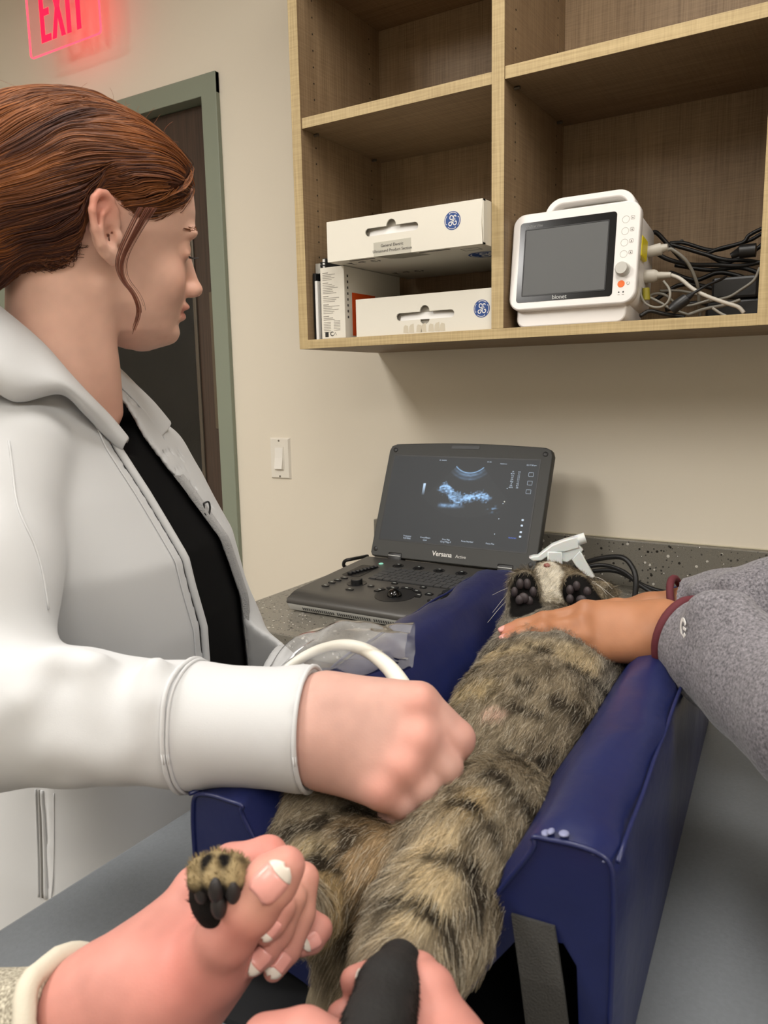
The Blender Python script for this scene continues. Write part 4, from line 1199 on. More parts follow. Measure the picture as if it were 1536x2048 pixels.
t.matrix_basis = Matrix.Translation(Vector((0.7306, -0.0978, 0.9145))) @ Matrix.Rotation(0.5, 4, 'Z')
tag(t, 'small white tag lying by the cables on the counter', 'tag')

# spray bottle
sp = thing('spray_bottle', (0.636, -0.45, 0.914), 'white translucent trigger spray bottle standing behind the cat', 'spray bottle')
M_spray = mat('milky_plastic', (226, 230, 228), 0.3, sss=0.3, alpha=0.93)
S0 = Vector((0.6264, -0.4500, 1.0536))
TSp = frame(S0, (0.93, 0.36, 0), (0, 0, 1))
kx = 0.000159
def sp_poly(pts): return [((x - 666) * kx, -(y - 333) * kx) for x, y in pts]
def sp_part(name, pts, th, off=0.0):
    return flat(name, [sp_poly(pts)], th, M_spray, sp, TSp @ Matrix.Translation((0, 0, -th / 2 + off)), 0.0018)
sp_part('spray_head', [(415, 280), (445, 270), (490, 266), (560, 205), (640, 140), (760, 90), (880, 52), (900, 150), (760, 195), (700, 195), (620, 210), (590, 240), (520, 292), (440, 300)], 0.016)
b = MB(); b.T = TSp
def sq(x, y): return ((x - 666) * kx, -(y - 333) * kx, 0)
b.tube([sq(760, 135), sq(880, 92), sq(882, 91), sq(975, 58)], [0.0075, 0.0080, 0.0092, 0.0092], 16); b.build('nozzle', M_spray, sp, auto=50)
sp_part('neck', [(598, 215), (722, 215), (737, 400), (590, 400)], 0.020)
sp_part('trigger_pivot', [(735, 195), (850, 145), (900, 138), (940, 180), (920, 215), (850, 265), (790, 310), (750, 300)], 0.012)
sp_part('trigger', [(850, 285), (915, 205), (945, 250), (980, 320), (1065, 460), (1052, 476), (960, 425), (890, 350)], 0.013)
b = MB()
b.lathe((S0.x, S0.y, 0.9142), [(0.026, 0.0), (0.029, 0.003), (0.030, 0.05), (0.029, 0.082), (0.020, 0.102), (0.013, 0.110), (0.013, 0.116)], (0, 0, 1), 32)
b.build('bottle', M_spray, sp, smooth=True)
b = MB()
b.lathe((S0.x, S0.y, 0.9142), [(0.0155, 0.112), (0.0155, 0.128), (0.012, 0.130)], (0, 0, 1), 28); b.build('collar', M_spray, sp, auto=40)

# ------------------------------------------------------------------ blue V-trough
tr = thing('positioning_trough', (0.79, -1.01, 0.93), 'navy blue vinyl V-shaped positioning trough on the exam table', 'trough')
aT = math.radians(4.5)
TT = Matrix.Translation((0.8115, -1.317, 0.9305)) @ Matrix.Rotation(aT, 4, 'Z')
M_vinyl = mat('navy_vinyl', (25, 33, 78), 0.36, spec=0.5, bump=(26, 0.25, 0.006), var=(9, 0.12))
M_strap = mat('grey_webbing', (54, 53, 50), 0.8, bump=(900, 0.5))
TLN = 0.615
M_scuff = mat('worn_vinyl', (128, 132, 164), 0.5)
def pad(sgn, name):
    sec = ([(0.155, 0.0), (0.1555, 0.05), (0.155, 0.11), (0.1545, 0.150), (0.150, 0.164), (0.138, 0.1705), (0.122, 0.172), (0.110, 0.169), (0.101, 0.160), (0.075, 0.118), (0.045, 0.070), (0.016, 0.022), (0.014, 0.004),
           (0.036, 0.002), (0.058, 0.036), (0.080, 0.072), (0.098, 0.098), (0.124, 0.102), (0.132, 0.09), (0.134, 0.05), (0.134, 0.0)] if sgn > 0 else
           [(0.155, 0.0), (0.1555, 0.05), (0.155, 0.11), (0.1545, 0.150), (0.150, 0.164), (0.138, 0.1705), (0.122, 0.172), (0.110, 0.169), (0.101, 0.160), (0.075, 0.118), (0.045, 0.070), (0.016, 0.022), (0.014, 0.004),
           (0.040, 0.002), (0.060, 0.010), (0.080, 0.016), (0.098, 0.020), (0.118, 0.018), (0.126, 0.012), (0.132, 0.006), (0.134, 0.0)])
    ns = 40
    V = []; n = len(sec)
    for i in range(ns + 1):
        v_ = TLN * i / ns
        e = min(v_, TLN - v_)
        for q, (a_, z_) in enumerate(sec):
            sh = 0.0
            if e < 0.012: sh = -0.004 * (1 - e / 0.012) ** 2
            wob = 0.0018 * math.sin(v_ * 31 + q * 0.7) + 0.0012 * math.sin(v_ * 73 + q * 1.9)
            aa = a_ + (sh if q < 8 else -sh if q < 13 else 0) + (wob if 2 <= q <= 11 else 0)
            zz = z_ + (sh + wob if 3 <= q <= 9 else 0)
            if sgn < 0 and 2 <= q <= 10: zz -= (0.040 if q > 2 else 0.02) * math.exp(-((v_ - 0.05) / 0.10) ** 2)     # pressed down by the forearm
            V.append((sgn * aa, v_, max(zz, 0)))
    F = []
    for i in range(ns):
        for q in range(n):
            q2 = (q + 1) % n
            f = (i * n + q, i * n + q2, (i + 1) * n + q2, (i + 1) * n + q)
            F.append(f if sgn > 0 else f[::-1])
    F.append(tuple(range(n))); F.append(tuple(range(ns * n, ns * n + n))[::-1])
    b = MB(); b.T = TT; b.add(V, F)
    o = b.build(name, M_vinyl, tr, auto=60)
    # stitched seam round the near and far ends
    for i in (0, ns):
        b = MB(); b.T = TT
        b.tube(spline([np.array(V[i * n + q]) + np.array((0, -0.0004 if i == 0 else 0.0004, 0)) for q in range(1, 12)], 4), 0.0017, 6)
        b.build('seam', M_vinyl, o, smooth=True)
    if sgn > 0:
        for (a_, z_, r_) in ((0.112, 0.1672, 0.0028), (0.115, 0.1690, 0.0022), (0.1225, 0.1695, 0.0032), (0.134, 0.1645, 0.0022), (0.140, 0.163, 0.0018), (0.146, 0.160, 0.0016)):
            v = Vox(np.array(TT @ Vector((a_, 0.002, z_))) - 0.009, np.array(TT @ Vector((a_, 0.002, z_))) + 0.009, 0.0009)
            sculpt('worn_spot', v, d_ell(v, tuple(TT @ Vector((a_, 0.0025, z_))), (r_, 0.0038, 0.0012)), M_scuff, o, 1)
    b = MB(); b.T = TT
    b.tube([(sgn * 0.1535, v_, 0.162 + 0.001 * math.sin(v_ * 60) - (0.040 * math.exp(-((v_ - 0.05) / 0.10) ** 2) if sgn < 0 else 0)) for v_ in np.linspace(0.0, TLN, 30)], 0.0016, 6); b.build('seam', M_vinyl, o, smooth=True)
    return o
pad(1, 'padded_wall'); pad(-1, 'padded_wall')
b = MB(); b.T = TT
b.box((-0.15, -0.045, 0.0), (0.132, TLN - 0.05, 0.005)); b.build('base_shade_board', M_black, tr)  # black board run past the near end, standing in for the trough's inner shade
for sgn in (1,):
    b = MB(); b.T = TT
    P = [(sgn * 0.106, -0.002, 0.112), (sgn * 0.114, -0.010, 0.08), (sgn * 0.122, -0.014, 0.03), (sgn * 0.127, -0.018, 0.001)]
    V = []
    for x, y, z_ in P:
        V += [(x - 0.013, y, z_), (x + 0.013, y, z_), (x + 0.013, y + 0.002, z_), (x - 0.013, y + 0.002, z_)]
    F = [(0, 1, 2, 3), (15, 14, 13, 12)]
    for i in range(3):
        for q in range(4):
            F.append((i * 4 + q, i * 4 + (q + 1) % 4, i * 4 + 4 + (q + 1) % 4, i * 4 + 4 + q))
    b.add(V, F); b.build('strap', M_strap, tr)

# ------------------------------------------------------------------ distance-field sampling helpers
def samp(v, D, P):
    q = (np.asarray(P) - v.lo) / v.h
    q = np.clip(q, 0, np.array(v.n) - 1.001)
    i = q.astype(int); f = q - i
    r = 0
    for a in (0, 1):
        for b_ in (0, 1):
            for c in (0, 1):
                w_ = (f[:, 0] if a else 1 - f[:, 0]) * (f[:, 1] if b_ else 1 - f[:, 1]) * (f[:, 2] if c else 1 - f[:, 2])
                r = r + w_ * D[i[:, 0] + a, i[:, 1] + b_, i[:, 2] + c]
    return r
def grad(v, D, P):
    e = v.h
    g = np.stack([samp(v, D, P + np.eye(3)[k] * e) - samp(v, D, P - np.eye(3)[k] * e) for k in range(3)], 1)
    return g / (np.linalg.norm(g, axis=1)[:, None] + 1e-9)
def slices(v, z, s, y, tab, ns=2.1, nz=None):
    """superelliptic horizontal slices: tab rows z, front, back, halfwidth, centre, ascending in z"""
    tab = np.array(tab, float)
    f, b_, w_, c = (np.interp(z.ravel(), tab[:, 0], tab[:, k]).reshape(z.shape).astype(np.float32) for k in (1, 2, 3, 4))
    if nz is not None: ns = np.interp(z.ravel(), nz[0], nz[1]).reshape(z.shape).astype(np.float32)
    ds = s - c
    a = np.where(ds > 0, f - c, c - b_)
    a = np.maximum(a, 1e-3); w_ = np.maximum(w_, 1e-3)
    q = (np.abs(ds / a) ** ns + np.abs(y / w_) ** ns) ** (1 / ns)
    d = (q - 1) * np.minimum(a, w_)
    zt, zb = tab[-1, 0], tab[0, 0]
    return np.maximum(d, np.maximum(z - zt, zb - z)).astype(np.float32)
class Loc:
    """grid with coordinates re-expressed in a local frame"""
    def __init__(s, v, O, ax):
        dx, dy, dz = v.X - np.float32(O[0]), v.Y - np.float32(O[1]), v.Z - np.float32(O[2])
        s.X, s.Y, s.Z = (np.float32(a[0]) * dx + np.float32(a[1]) * dy + np.float32(a[2]) * dz for a in ax)
        s.n = v.n; s.h = v.h; s.lo = v.lo

class Sub:
    def __init__(s, g, D, cw, rad):
        a = np.maximum(((np.asarray(cw) - rad - g.lo) / g.h).astype(int), 0)
        b_ = np.minimum(((np.asarray(cw) + rad - g.lo) / g.h).astype(int) + 2, np.array(D.shape))
        s.sl = tuple(slice(int(i), int(j)) for i, j in zip(a, b_))
        s.X, s.Y, s.Z = (np.broadcast_to(q, D.shape)[s.sl] for q in (g.X, g.Y, g.Z))
        s.D = D
        s.lo = g.lo; s.h = g.h
    def add(s, d, k): s.D[s.sl] = smin(s.D[s.sl], d, k)
    def cut(s, d, k): s.D[s.sl] = smax(s.D[s.sl], -d, k)

# ------------------------------------------------------------------ skin
M_skin = tint_mat('fair_skin', 0.55, 0.35, 0.12, bump=(650, 0.10, 0.0008))
def skin_tint(V, base, red=None, amt=0.06):
    c = np.array(lin(base))[None] * (1 + amt * (vnoise(V, 55, 5) - 0.5)[:, None] * 2 + amt * (vnoise(V, 160, 6) - 0.5)[:, None])
    return c
def blush(C, V, p, r, col, k=0.6):
    w_ = np.exp(-(np.linalg.norm(V - np.array(p), axis=1) / r) ** 2)[:, None] * k
    return C * (1 - w_) + np.array(lin(col)) * w_

# ================================================================== woman at the left
wm = thing('person', (0.33, -1.12, 0.0), 'red-haired person in an open white jacket looking at the laptop screen', 'person')
HO = np.array((0.3768, -1.1550, 1.5103))
hf = np.array([0.338, 0.943, 0.075]); hf /= np.linalg.norm(hf)
hl = np.array([-0.943, 0.338, 0.16]); hl -= hf * (hl @ hf); hl /= np.linalg.norm(hl)
hz = np.cross(hf, hl)
HAX = (hf, hl, hz)
def HW(s, y, z): return HO + hf * s + hl * y + hz * z
vh = Vox(HO - np.array([0.17, 0.17, 0.29]), HO + np.array([0.15, 0.15, 0.165]), 0.0022)
g = Loc(vh, HO, HAX)
skull_tab = [(-0.1165, 0.056, 0.040, 0.010, 0.045), (-0.1130, 0.068, 0.026, 0.020, 0.045), (-0.1080, 0.0790, 0.016, 0.028, 0.045), (-0.0983, 0.0865, 0.006, 0.038, 0.04), (-0.0897, 0.0860, -0.002, 0.046, 0.035), (-0.0750, 0.0915, -0.008, 0.0535, 0.03),
             (-0.0600, 0.0985, -0.025, 0.0585, 0.02), (-0.0350, 0.1015, -0.055, 0.063, 0.015), (-0.0170, 0.1030, -0.068, 0.067, 0.012), (0.008, 0.1125, -0.078, 0.073, 0.008), (0.028, 0.1135, -0.082, 0.075, 0.006), (0.053, 0.1105, -0.082, 0.075, 0.004),
             (0.075, 0.0985, -0.076, 0.069, 0.0), (0.092, 0.080, -0.062, 0.058, 0.0), (0.106, 0.054, -0.042, 0.041, 0.0), (0.113, 0.032, -0.025, 0.025, 0.0), (0.117, 0.012, -0.010, 0.010, 0.0)]
z_ = np.broadcast_to(g.Z, vh.n)
Dk = slices(vh, z_, g.X, g.Y, skull_tab, nz=([-0.11, -0.08, -0.01, 0.03, 0.06], [1.9, 1.75, 1.75, 2.0, 2.15]))
D = Dk.copy()
# neck and upper chest
D = smin(D, d_cone(g, (-0.034, 0, -0.045), (-0.046, 0, -0.135), 0.050, 0.050), 0.020)
D = smin(D, d_cone(g, (-0.046, 0, -0.135), (-0.056, 0, -0.205), 0.050, 0.060), 0.02)
D = smin(D, d_ell(g, (-0.056, 0.012, -0.275), (0.060, 0.105, 0.080)), 0.05)
ns_ = Sub(g, D, HW(0.0, -0.04, -0.11), 0.10)
ns_.add(d_cone(ns_, (-0.012, -0.052, -0.045), (0.000, -0.022, -0.175), 0.009, 0.009), 0.022)
# face features
fs = Sub(g, D, HW(0.085, 0, -0.045), 0.085)
for sg in (-1, 1):
    fs.add(d_ell(fs, (0.060, sg * 0.036, -0.040), (0.020, 0.022, 0.022)), 0.02)              # cheek
    fs.cut(d_ell(fs, (0.1110, sg * 0.031, -0.010), (0.014, 0.019, 0.010)), 0.014)            # socket
    fs.add(d_ell(fs, (0.0925, sg * 0.028, 0.0065), (0.0105, 0.019, 0.0055)), 0.010)          # brow ridge
    fs.add(d_ell(fs, (0.0810, sg * 0.0315, -0.0100), (0.0138, 0.0145, 0.0128)), 0.004)       # eyeball and lids
    fs.add(d_cone(fs, (0.0915, sg * 0.0185, -0.0150), (0.0860, sg * 0.0440, -0.0140), 0.0036, 0.0032), 0.003)
    fs.add(d_ell(fs, (0.1030, sg * 0.0115, -0.0540), (0.0095, 0.0068, 0.0072)), 0.005)       # nostril wing
fs.add(d_cone(fs, (0.0990, 0, -0.008), (0.1110, 0, -0.050), 0.0070, 0.0085), 0.010)          # nose
fs.add(d_ell(fs, (0.1130, 0, -0.0535), (0.0090, 0.0085, 0.0075)), 0.006)
for sg in (-1, 1):
    fs.cut(d_ell(fs, (0.1095, sg * 0.0062, -0.0608), (0.0062, 0.0030, 0.0040)), 0.0015)
fs.add(d_ell(fs, (0.0915, 0, -0.0705), (0.0105, 0.0225, 0.0058)), 0.006)                     # lips
fs.add(d_ell(fs, (0.0880, 0, -0.0812), (0.0098, 0.0195, 0.0062)), 0.005)
fs.cut(d_ell(fs, (0.1015, 0, -0.0752), (0.0140, 0.0260, 0.0012)), 0.0022)
fs.add(d_ell(fs, (0.0740, 0, -0.0990), (0.0140, 0.020, 0.0125)), 0.010)                      # chin
# ears
for sg in (-1, 1):
    es = Sub(g, D, HW(-0.012, sg * 0.082, 0.01), 0.052)
    def E3(s, yo, z): return (s, sg * yo, z)
    hel = [(0.0010, .0755, .012), (-0.001, .0780, .024), (-0.005, .0800, .0335), (-0.0105, .0825, .0385), (-0.0170, .0850, .0390), (-0.0230, .0878, .0340), (-0.0265, .0895, .0235), (-0.0255, .0888, .0080), (-0.0195, .0855, -.0055), (-0.0115, .0812, -.0140), (-0.0045, .0778, -.0195)]
    ear = chain(es, [(E3(*p), 0.0036 if i < 8 else 0.0036 + 0.0008 * (i - 7)) for i, p in enumerate(hel)], 0.002)
    ear = smin(ear, d_ell(es, E3(-0.0130, .0790, .0095), (0.0140, 0.0036, 0.0280)), 0.005)
    ear = smin(ear, chain(es, [(E3(-0.0080, .0810, .0280), 0.0022), (E3(-0.0160, .0845, .0200), 0.0026), (E3(-0.0190, .0855, .0070), 0.0028), (E3(-0.0120, .0830, -.0080), 0.0026), (E3(-0.0050, .0800, -.0110), 0.002)], 0.002), 0.003)
    ear = smax(ear, -d_ell(es, E3(-0.0085, .0860, .0020), (0.0070, 0.0085, 0.0105)), 0.002)
    ear = smin(ear, d_ell(es, E3(0.0005, .0790, 0.0005), (0.0045, 0.0045, 0.0065)), 0.003)
    ear = smin(ear, d_ell(es, E3(-0.0060, .0782, -.0170), (0.0070, 0.0040, 0.0080)), 0.004)
    es.add(ear, 0.004)
def surf_s(y, z):
    """how far forward the face surface lies at (y, z)"""
    s_ = np.linspace(0.13, 0.05, 160)
    d = samp(vh, D, np.array([HW(q, y, z) for q in s_]))
    return s_[int(np.argmax(d < 0))]
Vh, Fh = nets(vh, D)
Vh = smooth_mesh(Vh, Fh, 1, 0.5)

# right hand gripping the probe under it, and forearm
def fist():
    W = [(0.6545, -1.2823, 1.0906), (0.6999, -1.2731, 1.0979), (0.7350, -1.2693, 1.1035)]
    v = Vox((0.64, -1.36, 1.00), (0.91, -1.12, 1.19), 0.0021)
    P = lambda *a: a
    D = chain(v, [(W[0], .026), (W[1], .029), (W[2], .030)], 0.01)
    # flattened wrist + back of hand (metacarpals side by side)
    mc = [((0.7357, -1.2597, 1.1243), (0.7979, -1.2327, 1.1239), .0205, .0165), ((0.7395, -1.2687, 1.1128), (0.8077, -1.2462, 1.1044), .0205, .0160), ((0.7439, -1.2757, 1.0972), (0.8030, -1.2602, 1.0876), .0200, .0150), ((0.7455, -1.2774, 1.0828), (0.7908, -1.2708, 1.0711), .0170, .0135)]
    H = None
    for a, b_, ra, rb in mc:
        d = d_cone(v, a, b_, ra, rb)
        H = d if H is None else smin(H, d, 0.016)
    D = smin(D, H, 0.024)
    D = smin(D, d_cone(v, (0.7376, -1.2338, 1.0988), (0.7736, -1.2184, 1.0925), .018, .020), 0.02)      # palm mass
    fg = [[((0.7985, -1.2323, 1.1238), .0155), ((0.8250, -1.2250, 1.0996), .0140), ((0.8078, -1.2138, 1.0640), .0110), ((0.7937, -1.2079, 1.0515), .0095)],
          [((0.8068, -1.2447, 1.1028), .0150), ((0.8245, -1.2418, 1.0848), .0130), ((0.8103, -1.2370, 1.0535), .0108), ((0.7952, -1.2307, 1.0463), .0095)],
          [((0.8026, -1.2595, 1.0864), .0138), ((0.8156, -1.2584, 1.0738), .0118), ((0.8023, -1.2528, 1.0504), .0100), ((0.7890, -1.2462, 1.0442), .009)],
          [((0.7904, -1.2702, 1.0699), .0128), ((0.8048, -1.2669, 1.0643), .0104), ((0.7960, -1.2615, 1.0491), .009), ((0.7862, -1.2593, 1.0451), .0082)]]
    for f in fg:
        c = chain(v, f, 0.003)
        D = smin(D, c, 0.0035)
    for p, r in (((0.8032, -1.2419, 1.1298), .0085), ((0.8109, -1.2548, 1.1086), .0085), ((0.8063, -1.2685, 1.0929), .0080), ((0.7937, -1.2773, 1.0761), .0075)):   # knuckles
        D = smin(D, d_ell(v, p, (r, r, r)), 0.012)
    D = smin(D, chain(v, [((0.7359, -1.2373, 1.1162), .016), ((0.7588, -1.2086, 1.1020), .014), ((0.7810, -1.1919, 1.0877), .012)], 0.005), 0.012)   # thumb underneath
    V, F = nets(v, D)
    return smooth_mesh(V, F, 2), F
Vf, Ff = fist()
# arm under the sleeve, joining hand and shoulder
ar = MB().tube(spline([(0.7087, -1.2599, 1.0946), (0.6002, -1.3115, 1.0952), (0.4863, -1.3646, 1.0997), (0.4423, -1.3369, 1.1827), (0.3863, -1.2784, 1.2665), (0.3440, -1.1919, 1.2959)], 5), [.026] * 6 + [.033] * 20, 12)
Va = np.concatenate(ar.V); Fa = [f for f in ar.F if len(f) == 4]
Vall = np.concatenate([Vh, Vf, Va]); Fall = np.concatenate([Fh, Ff + len(Vh), np.array(Fa) + len(Vh) + len(Vf)])
body = obj('body', Vall, Fall, M_skin, wm, smooth=True)
Cs = skin_tint(Vall, (228, 184, 164))
Ch = Cs[:len(Vh)]
Ch = blush(Ch, Vh, HW(0.090, -0.042, -0.040), 0.028, (222, 152, 126), 0.5)
Ch = blush(Ch, Vh, HW(0.112, 0, -0.054), 0.014, (220, 148, 126), 0.5)
Ch = blush(Ch, Vh, HW(-0.018, -0.088, 0.03), 0.024, (214, 128, 108), 0.75)
Ch = blush(Ch, Vh, HW(0.0, 0, -0.22), 0.08, (222, 160, 138), 0.6)
lip = np.exp(-((Vh - HW(0.095, 0, -0.0755)) @ hz / 0.0085) ** 4) * ((Vh - HO) @ hf > 0.086) * (np.abs((Vh - HO) @ hl) < 0.023)
Ch = Ch * (1 - 0.7 * lip[:, None]) + np.array(lin((190, 112, 100))) * 0.7 * lip[:, None]
Cs[:len(Vh)] = Ch
Cf = skin_tint(Vf, (196, 154, 141), amt=0.10)
for p in ((0.8043, -1.2439, 1.1308), (0.8117, -1.2564, 1.1095), (0.8074, -1.2703, 1.0940), (0.7948, -1.2789, 1.0771), (0.8250, -1.2250, 1.0996)):
    Cf = blush(Cf, Vf, p, 0.014, (226, 146, 130), 0.55)
Cs[len(Vh):len(Vh) + len(Vf)] = Cf
paint(body, Cs)
# eyes, lashes, brows
M_eye = mat('eye_white', (225, 220, 214), 0.15)
M_lash = mat('lash', (22, 14, 10), 0.6)
M_brow = mat('brow_hair', (120, 72, 42), 0.7)
for sg in (-1, 1):
    b = MB(); 
    c = HW(0.0826, sg * 0.0315, -0.0107)
    b.lathe(tuple(c), [(0.0124 * math.cos(a_), 0.0124 * math.sin(a_)) for a_ in np.linspace(-1.5, 1.5, 14)], tuple(hf), 22)
    b.build('eyeball', M_eye, wm, smooth=True)
    for k in range(16):
        y = 0.0190 + k * 0.0017
        s1 = surf_s(sg * y, -0.0165); p0 = HW(s1 - 0.001, sg * y, -0.0165); p1 = HW(s1 + 0.005, sg * (y + 0.0012), -0.0190); p2 = HW(s1 + 0.009, sg * (y + 0.0025), -0.0180)
        if k == 0: lb_ = MB()
        lb_.tube([p0, p1, p2], [0.0006, 0.0005, 0.0002], 5)
    tag(lb_.build('eyelashes', M_lash, wm), kind='stuff')
    bb = MB()
    for k in range(70):
        q = random.random(); y = 0.012 + 0.036 * q
        zz = 0.0060 + 0.005 * math.sin(q * 2.6) + random.uniform(-.002, .002)
        s = surf_s(sg * y, zz); p0 = HW(s - 0.0003, sg * y, zz); p1 = HW(surf_s(sg * (y + 0.004), zz + .001) + 0.0006, sg * (y + 0.004), zz + 0.0012)
        bb.tube([p0, p1], [0.0005, 0.0002], 4)
    tag(bb.build('eyebrow', M_brow, wm), kind='stuff')

# ------------------------------------------------------------------ hair, drawn back into a low bun
hl_s = [-0.14, -0.09, -0.06, -0.037, -0.028, -0.010, 0.005, 0.021, 0.042, 0.074, 0.092, 0.1117, 0.13]
hl_z = [-0.075, -0.068, -0.056, -0.023, 0.018, 0.047, 0.042, 0.028, 0.022, 0.034, 0.046, 0.060, 0.070]
zh = np.interp(g.X.ravel(), hl_s, hl_z).reshape(g.X.shape)
ab = z_ - zh
Dh = np.maximum(d_ell(g, (-0.014, 0, 0.026), (0.130, 0.086, 0.1045)), Dk - np.clip(0.40 * ab, -0.01, 0.08))
Dh = smin(Dh, np.maximum(Dk - 0.006, 0.02 - ab), 0.01)
Dh = smin(Dh, d_ell(g, (-0.118, 0.0, -0.002), (0.046, 0.062, 0.050)), 0.03)
Dh = np.maximum(Dh, -(ab + 0.004)).astype(np.float32)
Vr, Fr = nets(vh, Dh)
Vr = smooth_mesh(Vr, Fr, 3)
M_hairc = mat('hair_underlayer', (70, 34, 18), 0.55, var=(240, 0.4), spec=0.3)
hair_o = obj('hair', Vr, Fr, M_hairc, wm, smooth=True)
M_hair, nt, bs = new_mat('auburn_hair')
at = N(nt, 'ShaderNodeAttribute', attribute_name='tint')
nt.links.new(at.outputs['Color'], bs.inputs['Base Color'])
bs.inputs['Roughness'].default_value = 0.46; bs.inputs['Specular IOR Level'].default_value = 0.45
bs.inputs['Anisotropic'].default_value = 0.5
def strands(n, steps, step, lift, seed):
    p, nn = sample_surface(Vr, Fr, n)
    loc = (p - HO) @ np.array(HAX).T
    keep = loc[:, 0] > -0.13
    p = p[keep]; nn = nn[keep]; n = len(p)
    bun = HW(-0.150, 0, 0.002)
    P = np.zeros((n, steps, 3)); cur = p.copy()
    nz = vnoise(p, 70, seed); nz2 = vnoise(p, 240, seed + 1)
    lf = lift * (0.25 + nz * 0.9 + nz2 * 0.6)
    for k in range(steps):
        gr = grad(vh, Dh, cur)
        d = samp(vh, Dh, cur)
        prof = math.sin(math.pi * min(1, (k + 0.6) / steps)) ** 0.5
        P[:, k] = cur + gr * (lf * prof - d)[:, None]
        t = bun - cur
        l = (cur - HO) @ np.array(HAX).T
        # flow: back over the head, sweeping down towards the bun
        t = t / np.linalg.norm(t, axis=1)[:, None] + 0.30 * hz[None] * np.clip((l[:, 0:1] + 0.02) / 0.1, -0.5, 1)
        wob = (vnoise(cur, 38, seed + 2) - 0.5)[:, None] * hz * 0.55 + (vnoise(cur, 90, seed + 5) - 0.5)[:, None] * hl * 0.3
        t = t + wob
        t -= gr * np.sum(t * gr, 1)[:, None]
        t /= np.linalg.norm(t, axis=1)[:, None] + 1e-9
        cur = cur + t * step - gr * d[:, None]
    return P
def hair_cols(P, seed):
    n = len(P)
    loc = (P[:, 0] - HO) @ np.array(HAX).T
    mixv = np.clip(0.28 + 0.9 * (vnoise(P[:, 0], 60, seed) - 0.5) + 0.7 * (rng.random(n) - 0.5) + 3.2 * (loc[:, 2] - 0.06) + 2.5 * np.clip(-loc[:, 0] - 0.02, 0, 1), 0, 1)[:, None]  # paler towards crown and back: golden overhead highlight put into strand colour
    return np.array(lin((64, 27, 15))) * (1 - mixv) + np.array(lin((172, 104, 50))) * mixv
P1 = strands(17000, 12, 0.008, 0.0042, 11)
R1 = np.linspace(0.00034, 0.00016, 12)[None].repeat(len(P1), 0)
tag(hair('hair_strands', P1, R1, hair_cols(P1, 31), M_hair, hair_o), kind='stuff')
# stray curls and flyaways
fly = []
for k in range(150):
    q = rng.random(2)
    s0 = 0.09 - 0.19 * q[0]; zz = np.interp(s0, [-0.10, -0.03, 0.05, 0.09], [0.110, 0.129, 0.118, 0.092]); y0 = (q[1] - 0.5) * 0.08
    p = HW(s0, y0, zz - 0.006)
    d = hf * rng.uniform(-0.9, 0.6) + hz * rng.uniform(0.1, 0.55) + hl * rng.uniform(-0.4, 0.4)
    L_ = rng.uniform(0.015, 0.05)
    bend = (hz * rng.uniform(-1, 0.1) + hf * rng.uniform(-1, 1)) * 0.5
    fly.append([p + d * L_ * t_ + bend * L_ * t_ * t_ for t_ in np.linspace(0, 1, 12)])
fly = np.array(fly)
tag(hair('flyaway_hair', fly, np.full(fly.shape[:2], 0.00010), np.tile(np.array(lin((150, 84, 44))), (len(fly), 1)), M_hair, hair_o), kind='stuff')
# loose lock in front of the ear
lk = spline([(0.4781, -1.1671, 1.5243), (0.4755, -1.1807, 1.5046), (0.4708, -1.1961, 1.4764), (0.4728, -1.1983, 1.4582), (0.4805, -1.1929, 1.4425), (0.4827, -1.1909, 1.4268), (0.4765, -1.1962, 1.4065)], 3)
lock = []
for k in range(60):
    q = rng.normal(); o_ = hf * q * 0.0013 + hl * rng.normal() * 0.0008
    tw = np.linspace(2.2, 0.25, len(lk))[:, None] ** 1.3
    wv = np.sin(np.linspace(0, 7, len(lk)) + q)[:, None] * hf * 0.0008
    st = lk + o_[None] * tw + wv + hf[None] * (0.005 * max(0, q - 1.1)) * np.linspace(0, 1, len(lk))[:, None]
    fr_ = np.linspace(0, rng.uniform(0.72, 1.0), len(lk)) * (len(lk) - 1)
    lock.append(np.stack([np.interp(fr_, np.arange(len(lk)), st[:, c_]) for c_ in range(3)], 1))
lock = np.array(lock)
tag(hair('loose_lock', lock, np.linspace(0.00022, 0.00014, lock.shape[1])[None].repeat(len(lock), 0), np.tile(np.array(lin((96, 46, 24))), (len(lock), 1)) * rng.uniform(0.6, 1.4, (len(lock), 1)), M_hair, hair_o), kind='stuff')
# fine hair at the hairline
p, nn = sample_surface(Vh, Fh, 6000)
loc = (p - HO) @ np.array(HAX).T
dz_ = loc[:, 2] - np.interp(loc[:, 0], hl_s, hl_z)
kp = (dz_ > -0.012) & (dz_ < 0.004) & (np.abs(loc[:, 1]) > 0.0) & (loc[:, 0] > 0.01)
p = p[kp][:900]; nn = nn[kp][:900]
d = -hf * 0.8 + hz * 0.45 + nn * 0.25
fh = np.array([[p[i] + d[i] * 0.016 * t_ - nn[i] * 0.004 * t_ * t_ for t_ in np.linspace(0, 1, 5)] for i in range(len(p))])
tag(hair('hairline_hair', fh, np.full(fh.shape[:2], 0.00016), np.tile(np.array(lin((96, 50, 28))), (len(fh), 1)), M_hair, hair_o), kind='stuff')

